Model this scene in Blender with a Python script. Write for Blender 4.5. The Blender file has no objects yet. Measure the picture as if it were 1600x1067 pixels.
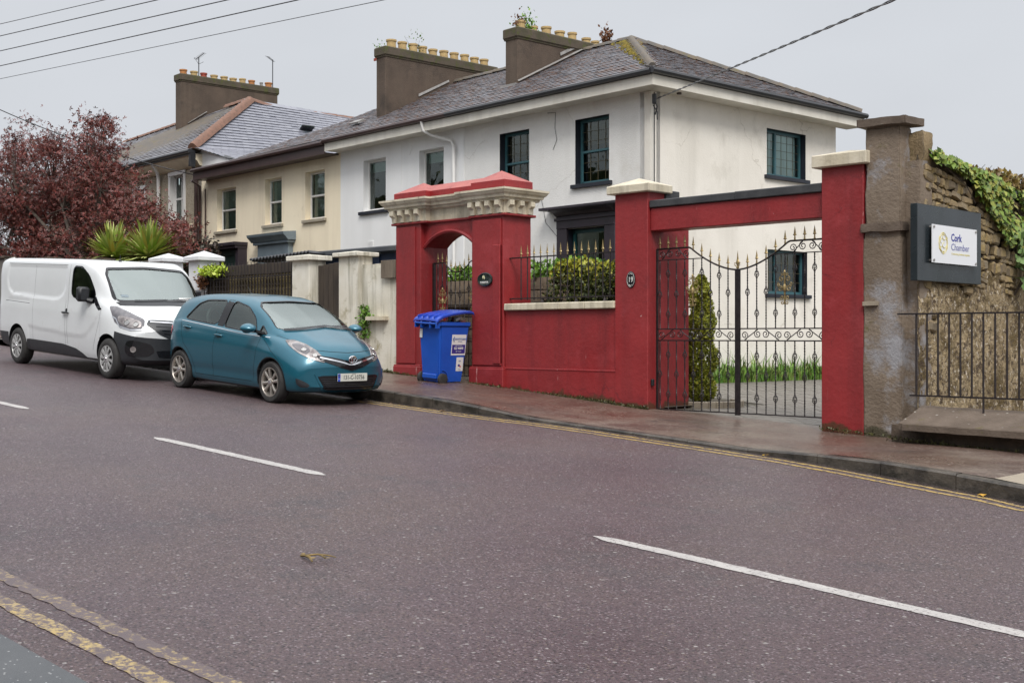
import bpy, bmesh, math, random
import numpy as np
from mathutils import Vector, Matrix, noise
from mathutils.bvhtree import BVHTree
random.seed(7); rng = np.random.default_rng(7)
S = bpy.context.scene
COL = S.collection
K = 0.0558                      # the street climbs 5.6 % towards -X
# ------------------------------------------------------------------ camera
cam_d = bpy.data.cameras.new('camera'); cam = bpy.data.objects.new('camera', cam_d); COL.objects.link(cam)
cam.location = (0, 0, 1.766); cam.rotation_euler = (math.radians(90), 0, math.radians(45))
cam_d.sensor_width = 36; cam_d.lens = 36*1900/1600; cam_d.shift_y = -8.5/1600
cam_d.clip_start = 0.05; cam_d.clip_end = 3000
S.camera = cam
# ------------------------------------------------------------------ sky, sun, exposure (overcast)
SUN_EL, SUN_ROT = math.radians(48), math.radians(128)
W = bpy.data.worlds.new('World'); S.world = W; W.use_nodes = True
wn = W.node_tree; wn.nodes.clear()
def wnode(t, **k):
    n = wn.nodes.new(t)
    for a, b in k.items(): setattr(n, a, b)
    return n
sky = wnode('ShaderNodeTexSky', sky_type='NISHITA', sun_disc=False)
sky.sun_elevation = SUN_EL; sky.sun_rotation = SUN_ROT; sky.air_density = 1.0; sky.dust_density = 4.0
hsv = wnode('ShaderNodeHueSaturation'); hsv.inputs['Saturation'].default_value = 0.25
wn.links.new(sky.outputs[0], hsv.inputs['Color'])
tc = wnode('ShaderNodeTexCoord'); sep = wnode('ShaderNodeSeparateXYZ'); wn.links.new(tc.outputs['Generated'], sep.inputs[0])
ramp = wnode('ShaderNodeValToRGB'); ramp.color_ramp.interpolation = 'EASE'
ce = ramp.color_ramp.elements
ce[0].position = 0.0; ce[0].color = (.425, .441, .468, 1)
ce[1].position = 1.0; ce[1].color = (1.38, 1.40, 1.44, 1)
e = ce.new(.30); e.color = (.425, .443, .472, 1)
wn.links.new(sep.outputs['Z'], ramp.inputs[0])
nz = wnode('ShaderNodeTexNoise'); nz.inputs['Scale'].default_value = 1.6; nz.inputs['Detail'].default_value = 4
mp = wnode('ShaderNodeMapping'); mp.inputs['Scale'].default_value = (1, 1, 3.0)
wn.links.new(tc.outputs['Generated'], mp.inputs[0]); wn.links.new(mp.outputs[0], nz.inputs['Vector'])
mr = wnode('ShaderNodeMapRange'); mr.inputs[1].default_value = .3; mr.inputs[2].default_value = .7; mr.inputs[3].default_value = 9.1; mr.inputs[4].default_value = 10.5
wn.links.new(nz.outputs['Fac'], mr.inputs[0])
vm = wnode('ShaderNodeVectorMath', operation='SCALE'); wn.links.new(ramp.outputs[0], vm.inputs[0]); wn.links.new(mr.outputs[0], vm.inputs['Scale'])
mx = wnode('ShaderNodeMix', data_type='RGBA'); mx.inputs[0].default_value = 0.93      # thick cloud over the clear-sky light
wn.links.new(hsv.outputs[0], mx.inputs[6]); wn.links.new(vm.outputs[0], mx.inputs[7])
bg = wnode('ShaderNodeBackground'); bg.inputs['Strength'].default_value = 0.10
wn.links.new(mx.outputs[2], bg.inputs['Color'])
wo = wnode('ShaderNodeOutputWorld'); wn.links.new(bg.outputs[0], wo.inputs[0])
sun_d = bpy.data.lights.new('sun', 'SUN'); sun_d.energy = 1.5; sun_d.angle = math.radians(22); sun_d.color = (1, .965, .91)
sun = bpy.data.objects.new('sun', sun_d); COL.objects.link(sun)
sv = Vector((math.sin(SUN_ROT)*math.cos(SUN_EL), math.cos(SUN_ROT)*math.cos(SUN_EL), math.sin(SUN_EL)))
sun.rotation_euler = sv.to_track_quat('Z', 'Y').to_euler()
S.view_settings.view_transform = 'Standard'; S.view_settings.look = 'None'
S.view_settings.gamma = 1; S.view_settings.exposure = 0.66; S.view_settings.use_curve_mapping = False
S.cycles.max_bounces = 8; S.cycles.transparent_max_bounces = 16; S.cycles.use_denoising = True

# ------------------------------------------------------------------ materials
MATS = {}
def mat(name, c1, c2=None, scale=4.0, rough=.7, rough2=None, bump=0.0, bscale=60.0, metal=0.0, spec=.5, streak=None, streak_col=(.1,.09,.07), streak_amt=.5,
        speck=None, island=None, coat=0.0, detail=6.0, contrast=(.35,.65), blotch=None, moss=None, stretch=(1,1,1), ior=None, bdist=.01, trans=0.0, fine=None, crack=None, scrape=None):
    """c1/c2 noise-mixed base; streak: vertical run marks; speck=(colour, scale, thr); island: per piece tint; blotch=(col, scale, lo, hi); moss=(col, lo, hi, scale): patchy growth over street level h"""
    if name in MATS: return MATS[name]
    m = bpy.data.materials.new(name); m.use_nodes = True; nt = m.node_tree; N = nt.nodes; L = nt.links
    b = N['Principled BSDF']
    def add(t, **k):
        n = N.new(t)
        for a, v in k.items(): setattr(n, a, v)
        return n
    t = add('ShaderNodeTexCoord'); geo = add('ShaderNodeNewGeometry')
    P = geo.outputs['Position']
    def noise_(sc, det=6.0, vec=P, st=None, rough_=.6):
        if st:
            mpn = add('ShaderNodeMapping'); mpn.inputs['Scale'].default_value = st; L.new(vec, mpn.inputs[0]); vec = mpn.outputs[0]
        n = add('ShaderNodeTexNoise'); n.inputs['Scale'].default_value = sc; n.inputs['Detail'].default_value = det; n.inputs['Roughness'].default_value = rough_
        L.new(vec, n.inputs['Vector']); return n.outputs['Fac']
    def rng_(v, a, c, lo=0., hi=1., clamp=True):
        n = add('ShaderNodeMapRange'); n.clamp = clamp
        for i, x in zip((1, 2, 3, 4), (a, c, lo, hi)): n.inputs[i].default_value = x
        L.new(v, n.inputs[0]); return n.outputs[0]
    def mixc(f, A, B):
        n = add('ShaderNodeMix', data_type='RGBA')
        if hasattr(f, 'links') or isinstance(f, bpy.types.NodeSocket): L.new(f, n.inputs[0])
        else: n.inputs[0].default_value = f
        for s, v in ((6, A), (7, B)):
            if isinstance(v, bpy.types.NodeSocket): L.new(v, n.inputs[s])
            else: n.inputs[s].default_value = (*v[:3], 1)
        return n.outputs[2]
    def mul(a, c_):
        n = add('ShaderNodeMath', operation='MULTIPLY')
        for i, v in enumerate((a, c_)):
            if isinstance(v, bpy.types.NodeSocket): L.new(v, n.inputs[i])
            else: n.inputs[i].default_value = v
        return n.outputs[0]
    col = c1
    if c2 is not None:
        st = stretch if stretch != (1,1,1) else None
        col = mixc(rng_(noise_(scale, detail, st=st), *contrast), c1, c2)
    if island is not None:     # per-piece colour shift (each slate, stone, leaf its own)
        oi = add('ShaderNodeObjectInfo'); ad = add('ShaderNodeMath', operation='ADD')
        L.new(geo.outputs['Random Per Island'], ad.inputs[0]); L.new(oi.outputs['Random'], ad.inputs[1])
        fr = add('ShaderNodeMath', operation='FRACT'); L.new(ad.outputs[0], fr.inputs[0])
        rp = add('ShaderNodeValToRGB'); rp.color_ramp.interpolation = 'LINEAR'
        els = rp.color_ramp.elements
        while len(els) < len(island): els.new(.5)
        for i, c in enumerate(island): els[i].position = i/(len(island)-1); els[i].color = (*c, 1)
        L.new(fr.outputs[0], rp.inputs[0])
        col = mixc(.999 if c2 is None else .65, col, rp.outputs[0])
    if blotch:
        bl = blotch if isinstance(blotch, list) else [blotch]
        for (bc, bs, lo, hi) in bl: col = mixc(rng_(noise_(bs, 8, rough_=.7), lo, hi), col, bc)
    if streak:
        f = rng_(noise_(streak, 5, st=(1, 1, .06)), .5, .78)
        col = mixc(mul(f, streak_amt), col, streak_col)
    if moss:
        mc, lo, hi, ms = moss
        sp = add('ShaderNodeSeparateXYZ'); L.new(P, sp.inputs[0])
        hh = add('ShaderNodeMath', operation='MULTIPLY_ADD'); L.new(sp.outputs['X'], hh.inputs[0]); hh.inputs[1].default_value = K; L.new(sp.outputs['Z'], hh.inputs[2])
        nn = add('ShaderNodeMath', operation='MULTIPLY_ADD'); L.new(noise_(ms, 5), nn.inputs[0]); nn.inputs[1].default_value = -(hi-lo)*1.6; L.new(hh.outputs[0], nn.inputs[2])
        f = rng_(nn.outputs[0], lo-(hi-lo)*.8, lo-(hi-lo)*.8+.05, 1., 0.)
        col = mixc(mul(f, .93), col, mc)
    if speck:
        for (sc_col, ss, thr) in (speck if isinstance(speck, list) else [speck]):
            v = add('ShaderNodeTexVoronoi'); v.inputs['Scale'].default_value = ss; L.new(P, v.inputs['Vector'])
            cs = add('ShaderNodeSeparateColor'); L.new(v.outputs['Color'], cs.inputs[0])
            f = mul(rng_(cs.outputs[0], thr, thr+.02), rng_(v.outputs['Distance'], .28, .42, 1., 0.))
            col = mixc(f, col, sc_col)
    if scrape:    # narrow pale vertical scuffs
        col = mixc(mul(rng_(noise_(7, 4, st=(2.2, 2.2, .22)), .69, .715), rng_(noise_(1.3, 2), .50, .56)), col, scrape)
    if crack:     # hairline cracks: (colour, scale, width)
        nn_ = add('ShaderNodeTexNoise'); nn_.inputs['Scale'].default_value = 3.0; nn_.inputs['Detail'].default_value = 5; L.new(P, nn_.inputs['Vector'])
        va = add('ShaderNodeVectorMath', operation='MULTIPLY_ADD'); L.new(nn_.outputs['Color'], va.inputs[0]); va.inputs[1].default_value = (.55, .55, .55); L.new(P, va.inputs[2])
        v2 = add('ShaderNodeTexVoronoi'); v2.feature = 'DISTANCE_TO_EDGE'; v2.inputs['Scale'].default_value = crack[1]; L.new(va.outputs[0], v2.inputs['Vector'])
        f = mul(rng_(v2.outputs['Distance'], crack[2]*.4, crack[2], 1., 0.), rng_(noise_(.9, 3), .50, .60)); col = mixc(mul(f, .6), col, crack[0])
    if fine:
        col = mixc(rng_(noise_(fine[1], 3), .3, .7), col, fine[0]) if len(fine) == 2 else mixc(mul(rng_(noise_(fine[1], 3), .35, .65), fine[2]), col, fine[0])
    if isinstance(col, bpy.types.NodeSocket): L.new(col, b.inputs['Base Color'])
    else: b.inputs['Base Color'].default_value = (*col[:3], 1)
    if rough2 is not None: L.new(rng_(noise_(scale*.7, 5), .35, .65, rough, rough2), b.inputs['Roughness'])
    else: b.inputs['Roughness'].default_value = rough
    b.inputs['Metallic'].default_value = metal
    b.inputs['Specular IOR Level'].default_value = spec
    if ior: b.inputs['IOR'].default_value = ior
    if coat: b.inputs['Coat Weight'].default_value = coat; b.inputs['Coat Roughness'].default_value = .09
    if bump:
        bn = add('ShaderNodeBump'); bn.inputs['Strength'].default_value = bump; bn.inputs['Distance'].default_value = bdist
        L.new(noise_(bscale, 5), bn.inputs['Height']); L.new(bn.outputs[0], b.inputs['Normal'])
    MATS[name] = m; return m

def glass_mat(name, tint=(.5,.6,.58), refl=1.0, see=.5):
    if name in MATS: return MATS[name]
    m = bpy.data.materials.new(name); m.use_nodes = True; nt = m.node_tree; N = nt.nodes; L = nt.links; N.clear()
    o = N.new('ShaderNodeOutputMaterial'); tr = N.new('ShaderNodeBsdfTransparent'); gl = N.new('ShaderNodeBsdfGlossy'); fr = N.new('ShaderNodeFresnel'); mxs = N.new('ShaderNodeMixShader')
    tr.inputs[0].default_value = (tint[0]*see, tint[1]*see, tint[2]*see, 1); gl.inputs['Roughness'].default_value = .015; gl.inputs['Color'].default_value = (.86,.95,.92,1); fr.inputs[0].default_value = refl
    nz_ = N.new('ShaderNodeTexNoise'); nz_.inputs['Scale'].default_value = 1.3; g = N.new('ShaderNodeNewGeometry'); L.new(g.outputs['Position'], nz_.inputs['Vector'])
    bp = N.new('ShaderNodeBump'); bp.inputs['Strength'].default_value = .12; bp.inputs['Distance'].default_value = .02; L.new(nz_.outputs[0], bp.inputs['Height']); L.new(bp.outputs[0], gl.inputs['Normal'])
    L.new(fr.outputs[0], mxs.inputs[0]); L.new(tr.outputs[0], mxs.inputs[1]); L.new(gl.outputs[0], mxs.inputs[2]); L.new(mxs.outputs[0], o.inputs[0])
    MATS[name] = m; return m

# ------------------------------------------------------------------ objects, frames, mesh collector
WM = {}                       # world matrix of every object made
def T(x, y, z): return Matrix.Translation((x, y, z))
def RZ(a): return Matrix.Rotation(a, 4, 'Z')
def register(o, parent, world):
    COL.objects.link(o); WM[o.name] = world
    if parent is not None:
        o.parent = parent; o.matrix_basis = WM[parent.name].inverted() @ world
    else: o.matrix_basis = world
    return o
def thing(name, label, cat, loc=(0,0,0), rot=None, group=None):
    o = bpy.data.objects.new(name, None); o.empty_display_size = .2
    w = T(*loc) @ (rot if rot is not None else Matrix())
    register(o, None, w); tag(o, label, cat, group); return o
def tag(o, label, cat, group=None):
    o['label'] = label; o['category'] = cat
    if group: o['group'] = group
    return o
def struct(o, kind='structure'): o['kind'] = kind; return o
def smooth_mesh(me, ang=35):
    me.polygons.foreach_set('use_smooth', [True]*len(me.polygons))
    bm = bmesh.new(); bm.from_mesh(me); a = math.radians(ang)
    for e_ in bm.edges:
        if len(e_.link_faces) == 2 and e_.calc_face_angle(0) > a: e_.smooth = False
    bm.to_mesh(me); bm.free()
class MB:
    def __init__(s): s.v = []; s.f = []; s.m = []
    def add(s, vs, fs, mi=0):
        n = len(s.v); s.v += [tuple(v) for v in vs]; s.f += [tuple(i+n for i in f) for f in fs]; s.m += [mi]*len(fs); return s
    def box(s, x0, x1, y0, y1, z0, z1, mi=0, M=None, bev=0.0):
        if bev:
            b_ = bmesh.new(); r = bmesh.ops.create_cube(b_, size=1)
            bmesh.ops.scale(b_, vec=(x1-x0, y1-y0, z1-z0), verts=b_.verts)
            bmesh.ops.bevel(b_, geom=b_.edges[:], offset=bev, segments=1, affect='EDGES')
            bmesh.ops.translate(b_, vec=((x0+x1)/2, (y0+y1)/2, (z0+z1)/2), verts=b_.verts)
            b_.verts.index_update()
            vs = [v.co.copy() for v in b_.verts]; fs = [[v.index for v in f.verts] for f in b_.faces]; b_.free()
        else:
            vs = [Vector((x, y, z)) for z in (z0, z1) for y in (y0, y1) for x in (x0, x1)]
            fs = [(0,2,3,1), (4,5,7,6), (0,1,5,4), (2,6,7,3), (0,4,6,2), (1,3,7,5)]
        if M is not None: vs = [M @ v for v in vs]
        return s.add(vs, fs, mi)
    def quad(s, a, b, c, d, mi=0): return s.add([a, b, c, d], [(0,1,2,3)], mi)
    def prism(s, pts, d, mi=0):   # polygon pts (3D) extruded by vector d
        n = len(pts); d = Vector(d); p = [Vector(q) for q in pts]
        return s.add(p+[q+d for q in p], [tuple(range(n))[::-1], tuple(range(n, 2*n))]+[(i, (i+1) % n, n+(i+1) % n, n+i) for i in range(n)], mi)
    def tube(s, path, r, seg=6, mi=0, cap=True):
        p = [Vector(q) for q in path]; n = len(p); rs = r if isinstance(r, (list, tuple)) else [r]*n
        vs = []; up = None
        for i in range(n):
            t = (p[min(i+1, n-1)]-p[max(i-1, 0)]); t = t.normalized() if t.length > 1e-9 else Vector((0,0,1))
            if up is None: up = Vector((0,0,1)) if abs(t.z) < .9 else Vector((1,0,0))
            a = t.cross(up); a = a.normalized() if a.length > 1e-6 else t.orthogonal().normalized(); b_ = a.cross(t); up = b_
            for k in range(seg):
                th = 2*math.pi*k/seg; vs.append(p[i]+(a*math.cos(th)+b_*math.sin(th))*rs[i])
        fs = [(i*seg+k, i*seg+(k+1) % seg, (i+1)*seg+(k+1) % seg, (i+1)*seg+k) for i in range(n-1) for k in range(seg)]
        if cap: fs += [tuple(range(seg))[::-1], tuple((n-1)*seg+k for k in range(seg))]
        return s.add(vs, fs, mi)
    def lathe(s, prof, seg=16, M=None, mi=0, cap=True):  # (r,z) about Z
        vs = [Vector((r*math.cos(2*math.pi*k/seg), r*math.sin(2*math.pi*k/seg), z)) for r, z in prof for k in range(seg)]
        n = len(prof); fs = [(i*seg+k, i*seg+(k+1) % seg, (i+1)*seg+(k+1) % seg, (i+1)*seg+k) for i in range(n-1) for k in range(seg)]
        if cap: fs += [tuple(range(seg))[::-1], tuple((n-1)*seg+k for k in range(seg))]
        if M is not None: vs = [M @ v for v in vs]
        return s.add(vs, fs, mi)
    def mesh(s, name, mats, X=None, smooth=None, fix=True):
        me = bpy.data.meshes.new(name)
        vs = s.v if X is None else [X @ Vector(v) for v in s.v]
        me.from_pydata([tuple(v) for v in vs], [], s.f); 
        for m_ in (mats if isinstance(mats, (list, tuple)) else [mats]): me.materials.append(m_)
        me.polygons.foreach_set('material_index', s.m)
        if fix:
            b_ = bmesh.new(); b_.from_mesh(me); bmesh.ops.recalc_face_normals(b_, faces=b_.faces); b_.to_mesh(me); b_.free()
        if smooth: smooth_mesh(me, smooth)
        return me
    def build(s, name, mats, parent=None, frame=None, smooth=None, origin=None, fix=True):
        """verts given in FRAME (world if None). The object's own frame is its parent's, or ORIGIN's."""
        fr = frame if frame is not None else Matrix()
        base = WM[parent.name] if parent is not None else (T(*origin) if origin is not None else Matrix())
        me = s.mesh(name, mats, base.inverted() @ fr, smooth, fix)
        o = bpy.data.objects.new(name, me); return register(o, parent, base.copy())
def piece(me, name, parent, world):   # a copy sharing mesh data
    o = bpy.data.objects.new(name, me); return register(o, parent, world)
def np_mesh(name, V, F, mats, parent=None, origin=(0,0,0), frame=None, mi=None):
    """numpy quads/tris, fast"""
    base = WM[parent.name] if parent is not None else T(*origin)
    X = np.array(base.inverted() @ (frame if frame is not None else Matrix()))
    V = V @ X[:3, :3].T + X[:3, 3]
    me = bpy.data.meshes.new(name); k = F.shape[1]
    me.vertices.add(len(V)); me.vertices.foreach_set('co', V.astype(np.float32).ravel())
    me.loops.add(F.size); me.loops.foreach_set('vertex_index', F.astype(np.int32).ravel())
    me.polygons.add(len(F)); me.polygons.foreach_set('loop_start', np.arange(0, F.size, k, dtype=np.int32))
    for m_ in (mats if isinstance(mats, (list, tuple)) else [mats]): me.materials.append(m_)
    if mi is not None: me.polygons.foreach_set('material_index', mi.astype(np.int32))
    me.update(); me.validate()
    o = bpy.data.objects.new(name, me); return register(o, parent, base.copy())
def text(body, size, name, m, parent, world, ext=.002, sx=1.0, bold=0.0, align='CENTER', space=1.0):
    c = bpy.data.curves.new(name, 'FONT'); c.body = body; c.size = size; c.extrude = ext; c.align_x = align; c.align_y = 'CENTER'; c.offset = bold; c.resolution_u = 2; c.space_character = space
    t_ = bpy.data.objects.new('tmp_text', c); COL.objects.link(t_); dg = bpy.context.evaluated_depsgraph_get()
    me = bpy.data.meshes.new_from_object(t_.evaluated_get(dg)); me.transform(Matrix.Diagonal((sx, 1, 1, 1)))
    bpy.data.objects.remove(t_); bpy.data.curves.remove(c)
    me.materials.clear(); me.materials.append(m); me.name = name
    o = bpy.data.objects.new(name, me); return register(o, parent, world)
def leaves(pts, size, jit=.4, up=.0, shape='oval', nrm=None):
    """leaf faces at pts (N,3). shape oval: 1 folded leaf (2 quads->4 verts rhomb); star: three blades"""
    n = len(pts)
    def unit(a): return a/np.linalg.norm(a, axis=1, keepdims=True)
    sz = size*(1+jit*(rng.random(n)*2-1))
    d = unit(rng.normal(size=(n, 3))+np.array([0, 0, up])); q = rng.normal(size=(n, 3)); 
    if nrm is not None: q = q*.5+nrm; d = d-nrm*np.sum(d*nrm, axis=1, keepdims=True)*.7; d = unit(d)
    w = unit(np.cross(d, q)); nn = unit(np.cross(w, d))
    if shape == 'oval':
        a = pts; b_ = pts+d*sz[:, None]*.5+w*sz[:, None]*.32+nn*sz[:, None]*.08; c = pts+d*sz[:, None]; e_ = pts+d*sz[:, None]*.5-w*sz[:, None]*.32+nn*sz[:, None]*.08
        V = np.stack([a, b_, c, e_], 1).reshape(-1, 3); F = np.arange(4*n).reshape(-1, 4); return V, F
    Vs = []
    for ang, ln in ((0, 1.), (1.05, .8), (-1.05, .8)):
        dd = d*math.cos(ang)+w*math.sin(ang); ww = np.cross(nn, dd)
        s_ = sz[:, None]*ln
        Vs.append(np.stack([pts, pts+dd*s_*.5+ww*s_*.17, pts+dd*s_-nn*s_*.15, pts+dd*s_*.5-ww*s_*.17], 1))
    V = np.concatenate(Vs, 1).reshape(-1, 3); return V, np.arange(len(V)).reshape(-1, 4)
def in_poly(x, y, poly):
    c = False; j = len(poly)-1
    for i in range(len(poly)):
        if (poly[i][1] > y) != (poly[j][1] > y) and x < (poly[j][0]-poly[i][0])*(y-poly[i][1])/(poly[j][1]-poly[i][1])+poly[i][0]: c = not c
        j = i
    return c
def ip(x, xs, ys): return float(np.interp(x, xs, ys))
# ------------------------------------------------------------------ shared materials
m_asph = mat('asphalt', (.088,.054,.063), (.124,.084,.093), scale=.45, rough=.30, rough2=.48, bump=1.0, bscale=38, bdist=.03, detail=8,
             fine=((.028,.020,.024), 60, .62), speck=[((.28,.225,.245), 52, .62), ((.018,.013,.016), 46, .60), ((.19,.14,.12), 44, .80), ((.42,.39,.38), 34, .955), ((.62,.60,.57), 24, .988)], blotch=[((.13,.088,.080), .3, .45, .7), ((.075,.062,.068), 1.1, .55, .7)])
m_asph2 = mat('pavement_grey', (.062,.066,.072), (.085,.089,.094), scale=1.2, rough=.55, bump=.35, bscale=140, speck=((.3,.3,.3), 70, .93))
m_pave = mat('footway_tarmac', (.070,.040,.031), (.12,.076,.058), scale=.9, rough=.22, rough2=.5, bump=.5, bscale=70, detail=7,
             speck=[((.26,.20,.17), 50, .70), ((.32,.27,.24), 30, .95), ((.03,.022,.02), 34, .65)], blotch=[((.16,.125,.10), .55, .52, .66), ((.055,.038,.03), .8, .56, .7)])
m_conc = mat('footway_concrete', (.26,.22,.17), (.34,.29,.22), scale=3, rough=.5, bump=.3, bscale=60)
m_kerb = mat('kerb_stone', (.035,.030,.026), (.10,.085,.07), scale=5, rough=.4, bump=.8, bscale=30, blotch=((.02,.018,.014), 2.2, .5, .62))
m_yel = mat('road_yellow', (.46,.31,.08), (.36,.25,.09), scale=9, rough=.45, bump=.6, bscale=90, blotch=((.10,.08,.07), 22, .50, .57))
m_yelw = mat('road_yellow_worn', (.40,.29,.11), (.33,.25,.13), scale=9, rough=.5, bump=.9, bscale=60, blotch=[((.11,.082,.085), 30, .46, .54), ((.10,.075,.08), 4, .50, .62)])
m_wht = mat('road_white', (.44,.42,.40), (.36,.34,.33), scale=7, rough=.5, bump=.6, bscale=90, blotch=((.13,.11,.11), 38, .56, .62))
m_soil = mat('soil', (.05,.04,.03), (.09,.075,.05), scale=2, rough=.9, bump=1, bscale=12)
m_red = mat('red_masonry_paint', (.275,.020,.022), (.205,.015,.017), scale=1.4, rough=.40, rough2=.65, bump=.35, bscale=13, bdist=.02, crack=((.09,.008,.012), .75, .012), fine=((.33,.035,.04), 60, .35),
            streak=3.0, streak_col=(.10,.010,.012), streak_amt=.75, blotch=[((.36,.05,.058), 1.1, .56, .74), ((.14,.012,.016), 2.3, .60, .74), ((.10,.02,.02), 17, .66, .70), ((.5,.36,.33), 6, .70, .72)],
            moss=((.028,.032,.010), .09, .33, 4.5), scrape=(.50,.25,.24))
m_redtop = mat('red_coping_paint', (.42,.105,.085), (.33,.07,.06), scale=3, rough=.45, bump=.5, bscale=30, blotch=((.2,.03,.03), 4, .58, .7))
m_cream = mat('cream_stone', (.64,.58,.46), (.52,.46,.34), scale=3, rough=.7, bump=.6, bscale=22, streak=6, streak_col=(.12,.10,.07), streak_amt=.6, blotch=((.16,.13,.09), 5, .62, .72))
m_dkcap = mat('dark_felt', (.030,.032,.036), (.055,.057,.06), scale=4, rough=.6, bump=.5, bscale=50)
m_iron = mat('black_iron', (.016,.013,.015), (.035,.027,.028), scale=20, rough=.42, bump=.3, bscale=80, metal=.3)
m_gold = mat('gold_paint', (.40,.31,.14), (.24,.17,.08), scale=40, rough=.4, metal=.55)
m_wall_w = mat('white_roughcast', (.80,.79,.765), (.73,.72,.70), scale=.8, rough=.85, bump=.4, bscale=36, bdist=.02, crack=((.5,.47,.43), .6, .006), streak=1.6, streak_col=(.50,.48,.44), streak_amt=.3, blotch=((.68,.66,.62), 1.5, .56, .72))
m_wall_w2 = mat('white_render_side', (.82,.78,.71), (.75,.71,.64), scale=.9, rough=.85, bump=.3, bscale=30, bdist=.02, crack=((.45,.41,.34), .5, .006), streak=1.4, streak_col=(.48,.45,.39), streak_amt=.4, blotch=((.62,.58,.51), 1.1, .55, .75))
m_wall_m = mat('white_smooth_render', (.82,.82,.82), (.77,.77,.77), scale=.7, rough=.8, bump=.3, bscale=50, streak=1.4, streak_col=(.5,.49,.47), streak_amt=.25)
m_wall_c = mat('cream_render', (.86,.76,.58), (.80,.70,.53), scale=.8, rough=.85, bump=.5, bscale=42, streak=2.0, streak_col=(.45,.37,.26), streak_amt=.35, blotch=((.66,.57,.42), 1.2, .58, .75))
m_wall_p = mat('pebbledash', (.42,.37,.29), (.34,.29,.215), scale=1, rough=.9, bump=1.0, bscale=28, bdist=.03, speck=((.16,.12,.085), 30, .6), streak=2, streak_col=(.2,.16,.11), streak_amt=.5)
m_slate = mat('slate', (.15,.15,.17), (.21,.21,.235), scale=2, rough=.34, rough2=.55, bump=.4, bscale=30, island=[(.10,.10,.115), (.17,.17,.19), (.13,.128,.14), (.22,.22,.24), (.15,.14,.145)],
              blotch=[((.13,.07,.04), 1.6, .56, .70), ((.13,.062,.035), 7, .52, .56), ((.06,.05,.045), 5, .60, .68)])
m_slate_s = mat('silver_slate', (.20,.205,.245), (.16,.165,.20), scale=2, rough=.3, rough2=.42, bump=.25, bscale=25, island=[(.15,.155,.19), (.22,.225,.26), (.18,.185,.22), (.25,.255,.29)], blotch=((.16,.15,.16), 3, .62, .72))
m_slate_o = mat('old_slate', (.20,.20,.225), (.13,.125,.135), scale=2, rough=.34, rough2=.5, bump=.4, bscale=30, island=[(.12,.118,.13), (.24,.24,.27), (.17,.165,.175), (.30,.30,.33), (.12,.10,.09)], blotch=((.10,.07,.05), 3, .56, .68))
m_ridge = mat('clay_ridge', (.21,.105,.07), (.14,.075,.05), scale=8, rough=.7, bump=.5, bscale=30, blotch=((.10,.08,.05), 8, .6, .7))
m_ridge2 = mat('dark_ridge', (.085,.08,.075), (.13,.10,.07), scale=5, rough=.7, bump=.5, bscale=30, blotch=((.12,.10,.03), 4, .56, .66))
m_moss = mat('yellow_moss', (.20,.15,.015), (.10,.085,.02), scale=9, rough=.95, bump=1, bscale=30, blotch=((.30,.17,.02), 6, .56, .7))
m_chim = mat('chimney_render', (.105,.075,.055), (.070,.050,.037), scale=1.5, rough=.85, bump=.6, bscale=36, bdist=.02, streak=2.5, streak_col=(.14,.11,.08), streak_amt=.4, blotch=((.045,.034,.026), 1.3, .55, .7))
m_chcap = mat('chimney_cap', (.095,.072,.055), (.06,.055,.03), scale=4, rough=.9, bump=.8, bscale=20, blotch=((.07,.075,.02), 5, .52, .62))
m_pot_y = mat('buff_clay', (.50,.36,.16), (.40,.28,.13), scale=9, rough=.75, bump=.3, bscale=40, blotch=((.16,.13,.07), 8, .6, .7))
m_pot_o = mat('orange_clay', (.45,.19,.06), (.36,.15,.05), scale=9, rough=.75, bump=.3, bscale=40, blotch=((.14,.10,.06), 8, .6, .7))
m_pot_r = mat('red_clay', (.34,.06,.035), (.26,.05,.03), scale=9, rough=.75)
m_flash = mat('lead_flashing', (.30,.29,.28), (.20,.19,.18), scale=6, rough=.5)
m_gut = mat('black_gutter', (.020,.022,.026), (.03,.03,.034), scale=3, rough=.35)
m_gutb = mat('brown_gutter', (.045,.026,.026), (.06,.035,.032), scale=3, rough=.4)
m_fascw = mat('fascia_white', (.70,.67,.60), (.60,.57,.50), scale=2, rough=.6, streak=4, streak_col=(.3,.27,.22), streak_amt=.3)
m_pvc = mat('white_frame', (.76,.75,.73), (.70,.69,.67), scale=3, rough=.4)
m_teal = mat('teal_frame', (.035,.105,.125), (.045,.125,.145), scale=3, rough=.4)
m_navy = mat('black_reveal', (.010,.013,.022), (.018,.02,.03), scale=3, rough=.5)
m_tdoor = mat('teal_door', (.010,.062,.066), (.014,.075,.078), scale=3, rough=.4)
m_plum = mat('dark_surround', (.035,.024,.034), (.022,.018,.024), scale=3, rough=.5, bump=.3, bscale=20)
m_greyb = mat('blue_grey_paint', (.15,.19,.22), (.19,.235,.265), scale=3, rough=.5)
m_sill = mat('stone_sill', (.36,.32,.25), (.27,.235,.18), scale=5, rough=.8, bump=.5, bscale=30)
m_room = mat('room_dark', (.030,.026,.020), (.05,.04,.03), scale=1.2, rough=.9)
m_blind_g = mat('green_blind', (.25,.34,.28), (.30,.40,.34), scale=3, rough=.6)
m_blind_w = mat('pale_blind', (.42,.50,.44), (.36,.44,.38), scale=3, rough=.6)
m_bamboo = mat('bamboo_blind', (.20,.12,.05), (.10,.06,.03), scale=14, rough=.7, stretch=(1,1,6))
m_lead = mat('leading', (.13,.11,.06), (.10,.085,.05), scale=9, rough=.5)
g_win = glass_mat('window_glass', refl=1.85, see=1.5)
g_car = glass_mat('car_glass', tint=(.42,.50,.48), refl=2.1, see=.9)
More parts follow.
